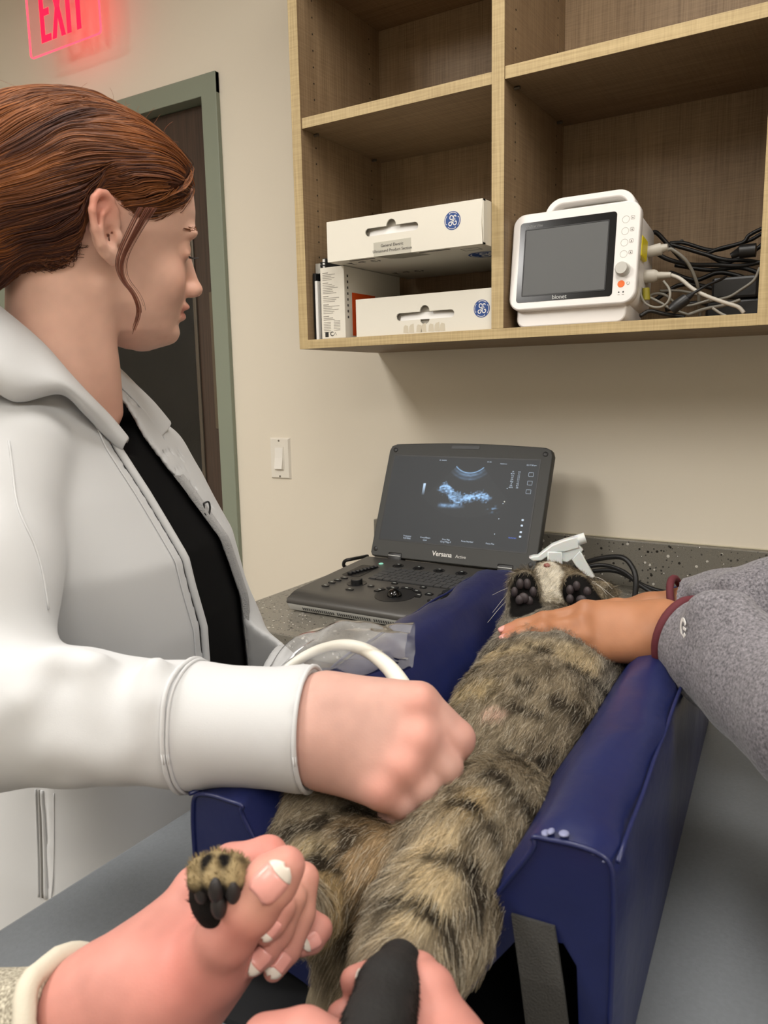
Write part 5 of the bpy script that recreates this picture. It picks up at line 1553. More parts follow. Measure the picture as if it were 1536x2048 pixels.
# ------------------------------------------------------------------ white jacket over a black top
aB = math.radians(18)
fb = np.array([math.cos(aB), math.sin(aB), 0]); lb = np.array([-math.sin(aB), math.cos(aB), 0])
vj = Vox((0.02, -1.50, 0.70), (0.75, -0.78, 1.42), 0.0042)
TOR = [  # z, centre x, centre y, front, back, half width
    (0.70, 0.335, -1.085, 0.110, 0.19, 0.195), (0.86, 0.335, -1.085, 0.105, 0.17, 0.190), (1.00, 0.335, -1.090, 0.104, 0.13, 0.172), (1.10, 0.335, -1.105, 0.112, 0.09, 0.170),
    (1.18, 0.331, -1.130, 0.114, 0.09, 0.178), (1.25, 0.326, -1.155, 0.094, 0.09, 0.178), (1.30, 0.326, -1.172, 0.074, 0.085, 0.158), (1.335, 0.330, -1.180, 0.062, 0.075, 0.120), (1.36, 0.330, -1.190, 0.055, 0.065, 0.085), (1.39, 0.330, -1.195, 0.050, 0.055, 0.062)]
def torso(v, grow=0.0):
    Tb_ = np.array(TOR)
    z = v.Z
    I = lambda k: np.interp(z.ravel(), Tb_[:, 0], Tb_[:, k]).reshape(z.shape).astype(np.float32)
    dx, dy = v.X - I(1), v.Y - I(2)
    a = dx * np.float32(fb[0]) + dy * np.float32(fb[1]); b_ = dx * np.float32(lb[0]) + dy * np.float32(lb[1])
    f = np.where(a > 0, I(3), I(4)) + grow; w_ = I(5) + grow
    q = (np.abs(a / f) ** 2.3 + np.abs(b_ / w_) ** 2.3) ** (1 / 2.3)
    return ((q - 1) * np.minimum(f, w_)).astype(np.float32), a, b_
Dt, Ta, Tb2 = torso(vj)
# sleeves
RS, RE, RW = (0.3836, -1.2686, 1.2959), (0.4714, -1.3701, 1.1007), (0.7146, -1.2550, 1.0948)
slv = chain(vj, [(RS, .058), ((0.4249, -1.3265, 1.2002), .054), (RE, .056)], 0.03)
fore = chain(vj, [(RE, .056), ((0.5411, -1.3355, 1.0993), .0525), ((0.6326, -1.3003, 1.0987), .0460), ((0.7227, -1.2654, 1.1015), .0445), ((0.7729, -1.2461, 1.1018), .0445)], 0.012)
# folds along the forearm: ridges round the sleeve
for (a, b_, r) in (((0.5247, -1.3870, 1.1203), (0.5523, -1.3585, 1.1553), .010), ((0.5816, -1.3434, 1.1516), (0.5978, -1.3474, 1.0769), .010), ((0.6262, -1.3253, 1.1516), (0.6251, -1.3477, 1.0995), .008), ((0.5505, -1.3786, 1.1304), (0.5738, -1.3625, 1.0756), .011), ((0.6354, -1.3330, 1.1308), (0.6489, -1.3207, 1.0758), .008), ((0.5266, -1.3694, 1.1443), (0.5602, -1.3450, 1.1504), .010), ((0.5725, -1.3724, 1.0975), (0.6327, -1.3373, 1.0792), .008)):
    fore = smin(fore, d_cone(vj, a, b_, r, r * 0.7), 0.02)
slv = smin(slv, fore, 0.03)
LS = np.array((0.330, -1.165, 1.265)) + lb * 0.150
lsl = chain(vj, [(tuple(LS), .054), ((0.3318, -0.9614, 1.0412), .052), ((0.4439, -1.0081, 0.9936), .050), ((0.5540, -1.0472, 0.9928), .046)], 0.03)
full = smin(smin(Dt - 0.010, slv, 0.007), lsl, 0.02)
# cut the cuff off square to the forearm
ax_ = np.array((0.7227, -1.2654, 1.1015)) - np.array((0.6326, -1.3003, 1.0987)); ax_ /= np.linalg.norm(ax_)
cw = np.array((0.7253, -1.2638, 1.1015))
pc = (vj.X - np.float32(cw[0])) * np.float32(ax_[0]) + (vj.Y - np.float32(cw[1])) * np.float32(ax_[1]) + (vj.Z - np.float32(cw[2])) * np.float32(ax_[2])
near = fore < 0.03
full = np.where(near & (pc > -0.08), smax(full, pc, 0.002), full)
bore = np.maximum(fore + 0.0085, -(pc + 0.05))
full = smax(full, -bore, 0.003)
# front opening (in torso coordinates) and hollow body
Zf = np.broadcast_to(vj.Z, vj.n)
OPZ = [0.70, 0.90, 1.00, 1.08, 1.15, 1.22, 1.28, 1.33, 1.40]
OPR = [-0.062, -0.054, -0.053, -0.050, -0.046, -0.037, -0.030, -0.024, -0.02]
OPL = [0.085, 0.085, 0.082, 0.076, 0.066, 0.054, 0.044, 0.038, 0.03]
br = np.interp(Zf.ravel(), OPZ, OPR).reshape(Zf.shape); bl = np.interp(Zf.ravel(), OPZ, OPL).reshape(Zf.shape)
inside = np.maximum(np.maximum(br - Tb2, Tb2 - bl), -Ta)
hollow = Dt - 0.003
jk = smax(full, -hollow, 0.003)
jk = smax(jk, -np.maximum(inside, Dt - 0.05), 0.004)
# neck hole
jk = np.maximum(jk, Zf - (1.385 - 0.25 * np.clip(Ta, -0.1, 0.1))).astype(np.float32)
M_jkt = mat('white_jersey', (201, 202, 203), 0.75, sheen=0.25, bump=(1400, 0.12, 0.0006))
jacket, Vj, Fj = sculpt('jacket', vj, jk, M_jkt, wm, 3)
# black scrub top
sh = Dt + 0.001
vneck = Zf - (1.285 + 0.75 * np.abs(Tb2 - 0.01) + 0.15 * np.clip(-Ta, 0, 0.2))
sh = smax(sh, vneck, 0.004)
M_top = mat('black_knit', (7, 7, 8), 0.9, spec=0.2, bump=(900, 0.2, 0.0005))
sculpt('black_top', vj, sh.astype(np.float32), M_top, wm, 2)
def snap(P, field=None, off=0.0, it=3):
    P = np.array(P, float)
    fd = full if field is None else field
    for _ in range(it):
        P = P - grad(vj, fd, P) * (samp(vj, fd, P) - off)[:, None]
    return P
def loft(name, rows, m, parent, n=36, thick=0.003, sub=True):
    G = []
    for r_ in rows:
        q = spline(r_, 10)
        d = np.concatenate([[0], np.cumsum(np.linalg.norm(np.diff(q, axis=0), axis=1))])
        G.append(np.stack([np.interp(np.linspace(0, d[-1], n), d, q[:, k]) for k in range(3)], 1))
    G = np.array(G); R_ = len(rows)
    F = [(i * n + j, i * n + j + 1, (i + 1) * n + j + 1, (i + 1) * n + j) for i in range(R_ - 1) for j in range(n - 1)]
    o = obj(name, G.reshape(-1, 3), F, m, parent, smooth=True)
    so = o.modifiers.new('thickness', 'SOLIDIFY'); so.thickness = thick; so.offset = 0
    ss = o.modifiers.new('soft', 'SUBSURF'); ss.levels = 1; ss.render_levels = 1
    return o
loft('collar', [[(0.3122, -1.2405, 1.4272), (0.3432, -1.2260, 1.4022), (0.3613, -1.2080, 1.3751), (0.3757, -1.1924, 1.3473), (0.3897, -1.1807, 1.3318), (0.3924, -1.1582, 1.3153), (0.4005, -1.1444, 1.2988)],
                [(0.3461, -1.2583, 1.4553), (0.3702, -1.2409, 1.4302), (0.3906, -1.2257, 1.4057), (0.4043, -1.2111, 1.3754), (0.4086, -1.1935, 1.3530), (0.4079, -1.1696, 1.3304), (0.4154, -1.1550, 1.3072)],
                [(0.3624, -1.2694, 1.4440), (0.3870, -1.2542, 1.4184), (0.4024, -1.2392, 1.3964), (0.4143, -1.2223, 1.3713), (0.4173, -1.2028, 1.3511), (0.4155, -1.1772, 1.3287), (0.4211, -1.1613, 1.3056)],
                [(0.3950, -1.2919, 1.4193), (0.4123, -1.2762, 1.3953), (0.4154, -1.2596, 1.3846), (0.4279, -1.2360, 1.3677), (0.4277, -1.2133, 1.3498), (0.4226, -1.1850, 1.3271), (0.4256, -1.1672, 1.3041)],
                [(0.4190, -1.3108, 1.3794), (0.4321, -1.2962, 1.3631), (0.4348, -1.2833, 1.3595), (0.4401, -1.2488, 1.3608), (0.4357, -1.2211, 1.3448), (0.4274, -1.1923, 1.3226), (0.4261, -1.1711, 1.3003)],
                [(0.3985, -1.2996, 1.3672), (0.4124, -1.2848, 1.3493), (0.4170, -1.2705, 1.3467), (0.4204, -1.2351, 1.3527), (0.4220, -1.2128, 1.3332), (0.4157, -1.1863, 1.3112), (0.4151, -1.1650, 1.2930)]], M_jkt, jacket, 40, 0.0035)
loft('collar', [[(0.3541, -1.1316, 1.3932), (0.3419, -1.0996, 1.3816), (0.3355, -1.0713, 1.3631), (0.3391, -1.0491, 1.3429), (0.3482, -1.0306, 1.3160)],
                [(0.3678, -1.1415, 1.3904), (0.3572, -1.1115, 1.3756), (0.3543, -1.0884, 1.3562), (0.3562, -1.0677, 1.3329), (0.3627, -1.0529, 1.3078)],
                [(0.3789, -1.1494, 1.3748), (0.3730, -1.1263, 1.3591), (0.3724, -1.1080, 1.3442), (0.3730, -1.0909, 1.3253), (0.3780, -1.0808, 1.2994)]], M_jkt, jacket, 30, 0.003)
Nc = np.array((0.352, -1.205, 1.35)); hx = np.array((hf[0], hf[1], 0)); hx /= np.linalg.norm(hx); hy = np.array((-hx[1], hx[0], 0))
loft('collar', [[(0.3122, -1.2405, 1.4272), tuple(Nc - hx * 0.066 - hy * 0.03 + (0, 0, .070)), tuple(Nc - hx * 0.070 + hy * 0.02 + (0, 0, .062)), tuple(Nc - hx * 0.03 + hy * 0.066 + (0, 0, .045)), (0.3596, -1.1352, 1.3876)],
                [(0.3461, -1.2583, 1.4553), tuple(Nc - hx * 0.078 - hy * 0.04 + (0, 0, .092)), tuple(Nc - hx * 0.084 + hy * 0.02 + (0, 0, .082)), tuple(Nc - hx * 0.04 + hy * 0.078 + (0, 0, .062)), (0.3541, -1.1316, 1.3932)],
                [(0.3950, -1.2919, 1.4193), tuple(Nc - hx * 0.105 - hy * 0.06 + (0, 0, .055)), tuple(Nc - hx * 0.115 + hy * 0.02 + (0, 0, .045)), tuple(Nc - hx * 0.06 + hy * 0.105 + (0, 0, .030)), (0.3415, -1.1148, 1.3842)],
                [(0.4190, -1.3108, 1.3794), tuple(Nc - hx * 0.115 - hy * 0.075 + (0, 0, .012)), tuple(Nc - hx * 0.125 + hy * 0.02 + (0, 0, .005)), tuple(Nc - hx * 0.07 + hy * 0.115 + (0, 0, .000)), (0.3363, -1.1048, 1.3723)]], M_jkt, jacket, 30, 0.0035)
# zip down the near edge, lining band along the far edge
def edge_pt(z, b_, grow):
    T_ = np.array(TOR); I = lambda k: np.interp(z, T_[:, 0], T_[:, k])
    f, w_ = I(3) + grow, I(5) + grow
    a = f * max(0.0, 1 - (abs(b_) / w_) ** 2.3) ** (1 / 2.3)
    return np.array([I(1), I(2), z]) + fb * a + lb * b_
zs = np.linspace(0.86, 1.330, 60)
M_zip = mat('zip_tape', (206, 204, 200), 0.6)
o = MB().tube([edge_pt(z, np.interp(z, OPZ, OPR) + 0.002, 0.0105) for z in zs], 0.0042, 8).build('zip_placket', M_jkt, jacket, smooth=True)
MB().tube([edge_pt(z, np.interp(z, OPZ, OPR) + 0.0062, 0.0085) for z in zs], 0.0019, 6).build('zip_tape', M_zip, jacket, smooth=True)
MB().tube([edge_pt(z, np.interp(z, OPZ, OPR) - 0.016, 0.0112) for z in zs], 0.0011, 6).build('seam', M_jkt, jacket, smooth=True)
M_mesh = mat('grey_mesh_lining', (186, 186, 186), 0.85, bump=(700, 0.9, 0.002))
V = []
zs2 = np.linspace(0.98, 1.26, 40)
for z in zs2:
    bL = np.interp(z, OPZ, OPL)
    V += [edge_pt(z, bL + 0.001, 0.006), edge_pt(z, bL + 0.003, 0.0122), edge_pt(z, bL + 0.016, 0.0124)]
F = []
for i in range(39):
    for q in range(2): F.append((i * 3 + q, i * 3 + q + 1, i * 3 + q + 4, i * 3 + q + 3))
lin_o = obj('mesh_lining', V, F, M_mesh, jacket, smooth=True)
# black mark on the lining
c = edge_pt(1.218, np.interp(1.218, OPZ, OPL) + 0.007, 0.0130)
mk = MB()
mk.tube([c + (lb * 0.4 + fb * 0.3) * x + np.array([0, 0, 1]) * y for x, y in spline([(-0.006, 0.007), (0.006, 0.008), (0.009, 0.0), (0.003, -0.008), (-0.005, -0.004), (-0.006, 0.007)], 5)], 0.0011, 6)
mk.build('printed_mark', M_black, lin_o)
# armhole seam, cuff seam and hem, side pocket
def line(name, pts, r, m, off=0.0004):
    P = snap(spline(pts, 8), None, off)
    return MB().tube(P, r, 6).build(name, m, jacket, smooth=True)
line('seam', [(0.4330, -1.2999, 1.3152), (0.4622, -1.3148, 1.2664), (0.4731, -1.3166, 1.2206), (0.4805, -1.3207, 1.1749)], 0.0010, M_jkt)
def ring(p0, p1, tpos, off, r, name):
    p0, p1 = np.array(p0), np.array(p1); c = p0 + (p1 - p0) * tpos
    ax = (p1 - p0) / np.linalg.norm(p1 - p0)
    u_ = np.cross(ax, [0, 0, 1]); u_ /= np.linalg.norm(u_); w_ = np.cross(ax, u_)
    pts = []
    for a_ in np.linspace(0, 2 * math.pi + 0.16, 42):
        d = math.cos(a_) * u_ + math.sin(a_) * w_
        ss = np.linspace(0.02, 0.08, 80)
        q = samp(vj, fore.astype(np.float32), c + d[None] * ss[:, None])
        pts.append(c + d * (ss[int(np.argmax(q > 0))] + off))
    MB().tube(pts, r, 6).build(name, M_jkt, jacket, smooth=True)
A_, B_ = (0.6326, -1.3003, 1.0987), (0.7227, -1.2654, 1.1015)
ring(A_, B_, 0.02, 0.0006, 0.0020, 'cuff_seam'); ring(A_, B_, 0.055, 0.0004, 0.0014, 'cuff_seam')
ring(A_, B_, 1.015, -0.0022, 0.0019, 'cuff_hem')
M_gap = mat('pocket_gap', (120, 118, 114), 0.8)
line('pocket_zip', [(0.3835, -1.2657, 0.9630), (0.3852, -1.2717, 0.9258), (0.3866, -1.2774, 0.8911), (0.3876, -1.2842, 0.8514)], 0.0020, M_gap, -0.0004)
line('pocket_placket', [(0.3870, -1.2636, 0.9630), (0.3886, -1.2696, 0.9257), (0.3901, -1.2753, 0.8910), (0.3910, -1.2821, 0.8513)], 0.0024, M_jkt)
line('seam', [(0.3990, -1.2563, 0.9627), (0.4006, -1.2622, 0.9255), (0.4016, -1.2681, 0.8907), (0.4017, -1.2755, 0.8511)], 0.0009, M_jkt)
line('seam', [(0.3793, -1.2684, 0.9631), (0.3809, -1.2744, 0.9259), (0.3824, -1.2800, 0.8912), (0.3833, -1.2869, 0.8515)], 0.0012, M_jkt)

# ------------------------------------------------------------------ tabby cat on its back
ca = thing('cat', (0.80, -1.02, 0.96), 'brown tabby cat lying belly-up in the blue trough, paws raised', 'cat')
vc = Vox((0.60, -1.48, 0.95), (1.00, -0.66, 1.19), 0.0033)
# trunk: chest to pelvis
trunk = chain(vc, [((0.7606, -0.8470, 1.0601), .034), ((0.7913, -0.9240, 1.0560), .058), ((0.8106, -1.0024, 1.0509), .066), ((0.8159, -1.0720, 1.0433), .062), ((0.8166, -1.1247, 1.0328), .052), ((0.8041, -1.1675, 1.0180), .048), ((0.7769, -1.2033, 0.9997), .044), ((0.7670, -1.2479, 0.9976), .038)], 0.02)
trunk = smin(trunk, d_ell(vc, (0.8190, -0.9650, 1.0633), (0.062, 0.055, 0.05)), 0.02)
# head, thrown back: throat, jaw, muzzle, cheeks, ears
head = chain(vc, [((0.7628, -0.8447, 1.0647), .032), ((0.7458, -0.7883, 1.0723), .031), ((0.7341, -0.7519, 1.0827), .038)], 0.015)
head = smin(head, d_ell(vc, (0.7347, -0.7342, 1.0799), (0.040, 0.042, 0.033)), 0.015)
head = smin(head, chain(vc, [((0.7359, -0.7724, 1.0945), .022), ((0.7274, -0.7624, 1.1123), .0165)], 0.01), 0.012)
head = smin(head, d_ell(vc, (0.7215, -0.7630, 1.1157), (0.010, 0.010, 0.0085)), 0.005)
head = smin(head, d_ell(vc, (0.7325, -0.7563, 1.1155), (0.010, 0.010, 0.0085)), 0.005)
earR = smax(d_ell(vc, (0.7795, -0.6962, 1.0709), (0.022, 0.010, 0.024)), -d_ell(vc, (0.7853, -0.7029, 1.0733), (0.014, 0.008, 0.016)), 0.004)
head = smin(head, earR, 0.008)
head = smin(head, d_ell(vc, (0.7600, -0.7077, 1.0740), (0.024, 0.018, 0.018)), 0.012)
Dc = smin(trunk, head, 0.02)
# forelegs folded up beside the throat, soles showing
Dc = smin(Dc, chain(vc, [((0.7568, -0.9315, 1.0667), .030), ((0.7554, -0.9285, 1.0873), .021), ((0.7552, -0.9165, 1.1010), .0175), ((0.7482, -0.8976, 1.1166), .0170), ((0.7431, -0.8865, 1.1292), .0165)], 0.006), 0.008)
Dc = smin(Dc, chain(vc, [((0.8304, -0.9097, 1.0666), .030), ((0.8254, -0.8854, 1.0856), .021), ((0.8140, -0.8713, 1.1031), .0175), ((0.7988, -0.8568, 1.1161), .0175), ((0.7915, -0.8491, 1.1239), .0165)], 0.006), 0.008)
# hind legs
Dc = smin(Dc, chain(vc, [((0.8477, -1.1872, 1.0230), .042), ((0.8532, -1.2320, 1.0391), .042), ((0.8561, -1.2808, 1.0359), .040), ((0.8605, -1.3355, 1.0345), .032), ((0.8657, -1.3702, 1.0357), .022), ((0.8717, -1.3896, 1.0398), .018)], 0.02), 0.02)
Dc = smin(Dc, chain(vc, [((0.8456, -1.1969, 1.0417), .028), ((0.8614, -1.2147, 1.0214), .026), ((0.8639, -1.2681, 1.0145), .018)], 0.02), 0.02)
Dc = smin(Dc, chain(vc, [((0.7280, -1.2243, 0.9983), .042), ((0.7244, -1.2649, 1.0164), .036), ((0.7444, -1.3005, 1.0140), .032), ((0.7665, -1.3233, 1.0101), .024), ((0.7788, -1.3552, 1.0219), .018)], 0.02), 0.02)
Dc = smin(Dc, chain(vc, [((0.7744, -1.3345, 1.0198), .019), ((0.7853, -1.3812, 1.0524), .0135), ((0.7890, -1.4185, 1.0827), .0135), ((0.7851, -1.4276, 1.0913), .0140)], 0.008), 0.01)
# rump and tail root
Dc = smin(Dc, d_ell(vc, (0.7892, -1.2860, 1.0069), (0.036, 0.036, 0.040)), 0.03)
Dc = smin(Dc, chain(vc, [((0.7956, -1.3033, 0.9892), .022), ((0.7950, -1.3304, 0.9736), .018), ((0.7880, -1.3390, 0.9510), .014), ((0.7839, -1.3458, 0.9282), .012)], 0.01), 0.015)
Vc, Fc = nets(vc, Dc)
Vc = smooth_mesh(Vc, Fc, 2)

def csnap(p):
    p = np.array(p, float)[None]
    for _ in range(5): p = p - grad(vc, Dc, p) * samp(vc, Dc, p)[:, None]
    return p[0]
# coat pattern -------------------------------------------------------
DARK = [  # dark bars and spots lying on the coat: end, end, half width
    ((0.7655, -1.0190, 1.0793), (0.7902, -1.0274, 1.0802), .0055), ((0.7977, -1.0336, 1.0856), (0.8218, -1.0312, 1.0822), .0055), ((0.7568, -1.0527, 1.0557), (0.7944, -1.0736, 1.0741), .0065), ((0.8059, -1.0891, 1.0801), (0.8287, -1.0873, 1.0779), .0050),
    ((0.7844, -1.0953, 1.0552), (0.8163, -1.1081, 1.0716), .0050), ((0.8292, -1.1228, 1.0778), (0.8458, -1.1139, 1.0703), .0055), ((0.8437, -1.0905, 1.0753), (0.8600, -1.0718, 1.0577), .0060), ((0.8368, -1.0459, 1.0813), (0.8529, -1.0150, 1.0662), .0055), ((0.8035, -0.9816, 1.0897), (0.8325, -0.9759, 1.0875), .0050),
    ((0.8386, -1.1662, 1.0694), (0.8627, -1.1529, 1.0610), .0060), ((0.8638, -1.1770, 1.0556), (0.8725, -1.1343, 1.0639), .0060), ((0.8572, -1.0496, 1.0579), (0.8641, -1.0112, 1.0497), .0065),
    # right hind leg
    ((0.8579, -1.2342, 1.0879), (0.8789, -1.2393, 1.0551), .0075), ((0.8472, -1.2749, 1.0965), (0.8684, -1.2738, 1.0962), .0065), ((0.8670, -1.2746, 1.0963), (0.8803, -1.2847, 1.0619), .0065), ((0.8625, -1.3222, 1.0801), (0.8811, -1.3124, 1.0708), .0070), ((0.8811, -1.3124, 1.0708), (0.8877, -1.3299, 1.0508), .0060),
    ((0.8558, -1.3591, 1.0639), (0.8770, -1.3562, 1.0728), .0055), ((0.8770, -1.3562, 1.0728), (0.8879, -1.3595, 1.0512), .0055), ((0.8221, -1.3206, 1.0632), (0.8409, -1.3340, 1.0566), .0055), ((0.8693, -1.2471, 1.0451), (0.8742, -1.2706, 1.0306), .0055),
    # left hind leg and haunch
    ((0.7383, -1.3152, 1.0510), (0.7578, -1.2914, 1.0502), .0065), ((0.7764, -1.2941, 1.0380), (0.7875, -1.3183, 0.9996), .0080), ((0.7503, -1.3336, 1.0404), (0.7763, -1.3290, 1.0426), .0055), ((0.7748, -1.3186, 1.0398), (0.7857, -1.3275, 1.0196), .0060), ((0.7646, -1.2627, 1.0534), (0.7917, -1.2576, 1.0545), .0060)]
LIGHT = [ # buff and pale patches
    ((0.7938, -1.0487, 1.0815), (0.8455, -1.0156, 1.0873), .016, (194, 174, 136)), ((0.7836, -1.0936, 1.0663), (0.8065, -1.1016, 1.0754), .012, (186, 166, 126)), ((0.8580, -1.2781, 1.1077), (0.8591, -1.2652, 1.1092), .012, (190, 166, 124)), ((0.8550, -1.3077, 1.0869), (0.8597, -1.3298, 1.0802), .014, (205, 184, 146)),
    ((0.8701, -1.3369, 1.0715), (0.8720, -1.3619, 1.0591), .013, (206, 186, 148)), ((0.7877, -1.2852, 1.0481), (0.8058, -1.3146, 1.0224), .022, (166, 138, 100)), ((0.7640, -1.3233, 1.0501), (0.7628, -1.3247, 1.0468), .014, (182, 164, 126)), ((0.7829, -1.3387, 1.0326), (0.7870, -1.3398, 1.0133), .012, (176, 150, 106)),
    ((0.8159, -1.1337, 1.0636), (0.8196, -1.1319, 1.0610), .006, (214, 178, 158)), ((0.7844, -1.1183, 1.0595), (0.7853, -1.1182, 1.0568), .005, (220, 180, 170)), ((0.8425, -1.3493, 1.0334), (0.8431, -1.3617, 1.0288), .010, (204, 184, 146))]
DARK = [(csnap(a), csnap(b_), r) for a, b_, r in DARK]
LIGHT = [(csnap(a), csnap(b_), r, c) for a, b_, r, c in LIGHT]
WHITE = [((0.7336, -0.7800, 1.1251), .018), ((0.7421, -0.8011, 1.1115), .019), ((0.7493, -0.8172, 1.0972), .020), ((0.7619, -0.8412, 1.0863), .018), ((0.7673, -0.8746, 1.0810), .014)]
SOLE = [((0.7568, -0.9180, 1.1255), .0215), ((0.7509, -0.9078, 1.1361), .0195), ((0.7622, -0.9287, 1.1142), .0200), ((0.8089, -0.8797, 1.1194), .0225), ((0.7975, -0.8710, 1.1274), .0210), ((0.8164, -0.8836, 1.1122), .0190)]
def d_seg(P, a, b_):
    a, b_ = np.array(a), np.array(b_); ba = b_ - a
    t = np.clip((P - a) @ ba / (ba @ ba + 1e-12), 0, 1)
    return np.linalg.norm(P - a - t[:, None] * ba, axis=1)
def sst(x, a, b_):
    t = np.clip((x - a) / (b_ - a), 0, 1); return t * t * (3 - 2 * t)
def coat(P):
    n = len(P)
    w1 = vnoise(P, 45, 1); w2 = vnoise(P, 110, 2); w3 = vnoise(P, 18, 9)
    C = np.array(lin((142, 129, 107)))[None] * (0.66 + 0.45 * w1 + 0.35 * w2)[:, None]
    # greyer, silver-tipped chest
    gy = sst(-np.abs(P[:, 1] + 0.97), -0.11, -0.03)[:, None] * 0.65
    C = C * (1 - gy) + np.array(lin((162, 157, 147))) * (0.6 + 0.7 * w2[:, None]) * gy
    # darker flanks down in the trough
    for a, b_, r, col in LIGHT:
        k = (1 - sst(d_seg(P, a, b_), r * 0.5, r * 1.6))[:, None] * 0.75
        C = C * (1 - k) + np.array(lin(col)) * k
    wob = (vnoise(P, 70, 4) - 0.5) * 0.009 + (vnoise(P, 190, 14) - 0.5) * 0.006
    sk = sst(vnoise(P * np.array((1.0, 0.30, 1.0)), 120, 21) * 0.6 + vnoise(P, 60, 22) * 0.4, 0.52, 0.70)[:, None] * 0.55
    C = C * (1 - sk) + np.array(lin((60, 50, 38))) * sk
    for i_, (a, b_, r) in enumerate(DARK):
        r = r * (0.82 if i_ < 12 else 0.95)
        k = (1 - sst(d_seg(P, a, b_) + wob, r * 0.5, r * 1.5))[:, None] * (0.78 if i_ < 12 else 0.86)
        C = C * (1 - k) + np.array(lin((38, 31, 24))) * k
    for c, r in WHITE:
        k = (1 - sst(np.linalg.norm(P - np.array(c), axis=1), r * 0.95, r * 1.45))[:, None]
        C = C * (1 - k) + np.array(lin((232, 224, 206))) * k
    sole = np.zeros(n)
    for c, r in SOLE:
        sole = np.maximum(sole, 1 - sst(np.linalg.norm(P - np.array(c), axis=1), r * 0.9, r * 1.15))
    # held hind paw: black sole under tan toes
    q = np.array((0.7932, -1.4380, 1.0916))
    sole = np.maximum(sole, 1 - sst(np.linalg.norm(P - q, axis=1), 0.014, 0.019))
    C = C * (1 - sole[:, None]) + np.array(lin((14, 12, 11))) * sole[:, None]
    return C, sole
M_pelt = tint_mat('cat_skin', 0.8, 0.15)
cat_b = obj('body', Vc, Fc, M_pelt, ca, smooth=True)
Cb, sb = coat(Vc)
paint(cat_b, Cb * 0.75)

# fur ----------------------------------------------------------------
camp = np.array((1.0674, -1.7094, 1.3547))
NF = 190000
p, nn = sample_surface(Vc, Fc, NF)
Cf, sole = coat(p)
up = (p[:, 2] > 0.975) & (rng.random(NF) > 0.85 * sole)
p, nn, Cf, sole = p[up], nn[up], Cf[up], sole[up]
NF = len(p)
tail_dir = np.array((0.06, -1.0, -0.12)); tail_dir /= np.linalg.norm(tail_dir)
flow = np.tile(tail_dir, (NF, 1))
head_m = sst(p[:, 1], -0.90, -0.84)[:, None]
flow = flow * (1 - head_m) + np.array((0.05, -0.9, -0.1)) * head_m
leg = sst(-p[:, 1], 1.28, 1.36)[:, None]
flow = flow * (1 - leg) + np.array((-0.15, -0.55, -0.75)) * leg
t = flow - nn * np.sum(flow * nn, 1)[:, None]
t /= np.linalg.norm(t, axis=1)[:, None] + 1e-9
clump = np.stack([vnoise(p, 150, 11) - 0.5, vnoise(p, 150, 12) - 0.5, vnoise(p, 150, 13) - 0.5], 1)
ln = 0.0098 * (0.65 + 0.7 * rng.random(NF)) * (1 - 0.75 * sole)
ln *= np.where(p[:, 1] > -0.87, 0.75, 1.0) * np.where((p[:, 1] < -1.38) & (p[:, 0] < 0.80), 0.45, 1.0)
d0 = t * 0.75 + nn * 0.62 + clump * 0.75 + rng.normal(size=(NF, 3)) * 0.14
d0 /= np.linalg.norm(d0, axis=1)[:, None]
K = 5
P = np.zeros((NF, K, 3))
for k in range(K):
    u_ = k / (K - 1)
    P[:, k] = p - nn * 0.001 + d0 * (ln * u_)[:, None] + (t * 0.45 - nn * 0.30) * (ln * u_ * u_)[:, None]
tip = rng.random(NF)
Cf = Cf * (0.38 + 1.25 * rng.random(NF)[:, None])
Cf = np.where((tip > 0.87)[:, None] & (sole < 0.3)[:, None], Cf * 0.35 + np.array(lin((232, 222, 200))) * 0.65, Cf)
R = np.linspace(0.00015, 0.00004, K)[None].repeat(NF, 0)
M_fur = tint_mat('tabby_fur', 0.55, 0.25)
tag(hair('fur', P, R, Cf, M_fur, cat_b), kind='stuff')

# paw pads, nose, whiskers
M_pad = mat('dark_paw_pad', (58, 50, 52), 0.55)
M_nose = mat('cat_nose', (150, 92, 84), 0.5)
def padat(c, r, m=M_pad, name='paw_pad'):
    v = Vox(np.array(c) - max(r) * 1.5, np.array(c) + max(r) * 1.5, max(r) / 7)
    sculpt(name, v, d_ell(v, c, r), m, cat_b, 1)
for c, r in (((0.7491, -0.9137, 1.1361), (.0042, .004, .0062)), ((0.7557, -0.9096, 1.1359), (.0042, .004, .0062)), ((0.7452, -0.9200, 1.1280), (.0038, .004, .0058)), ((0.7619, -0.9074, 1.1270), (.0042, .004, .0062)), ((0.7578, -0.9249, 1.1239), (.0060, .004, .0060)), ((0.7542, -0.9275, 1.1219), (.0045, .004, .0055)), ((0.7624, -0.9204, 1.1200), (.0045, .004, .0055)),
             ((0.7953, -0.8819, 1.1274), (.0042, .004, .0058)), ((0.8012, -0.8775, 1.1316), (.0042, .004, .0058)), ((0.8116, -0.8723, 1.1248), (.0046, .004, .0062)), ((0.8099, -0.8863, 1.1189), (.0060, .004, .0055)), ((0.7979, -0.8890, 1.1191), (.0042, .004, .0055))):
    padat(c, r)
padat((0.7284, -0.7712, 1.1254), (.0045, .004, .0030), M_nose, 'nose')
wk = []
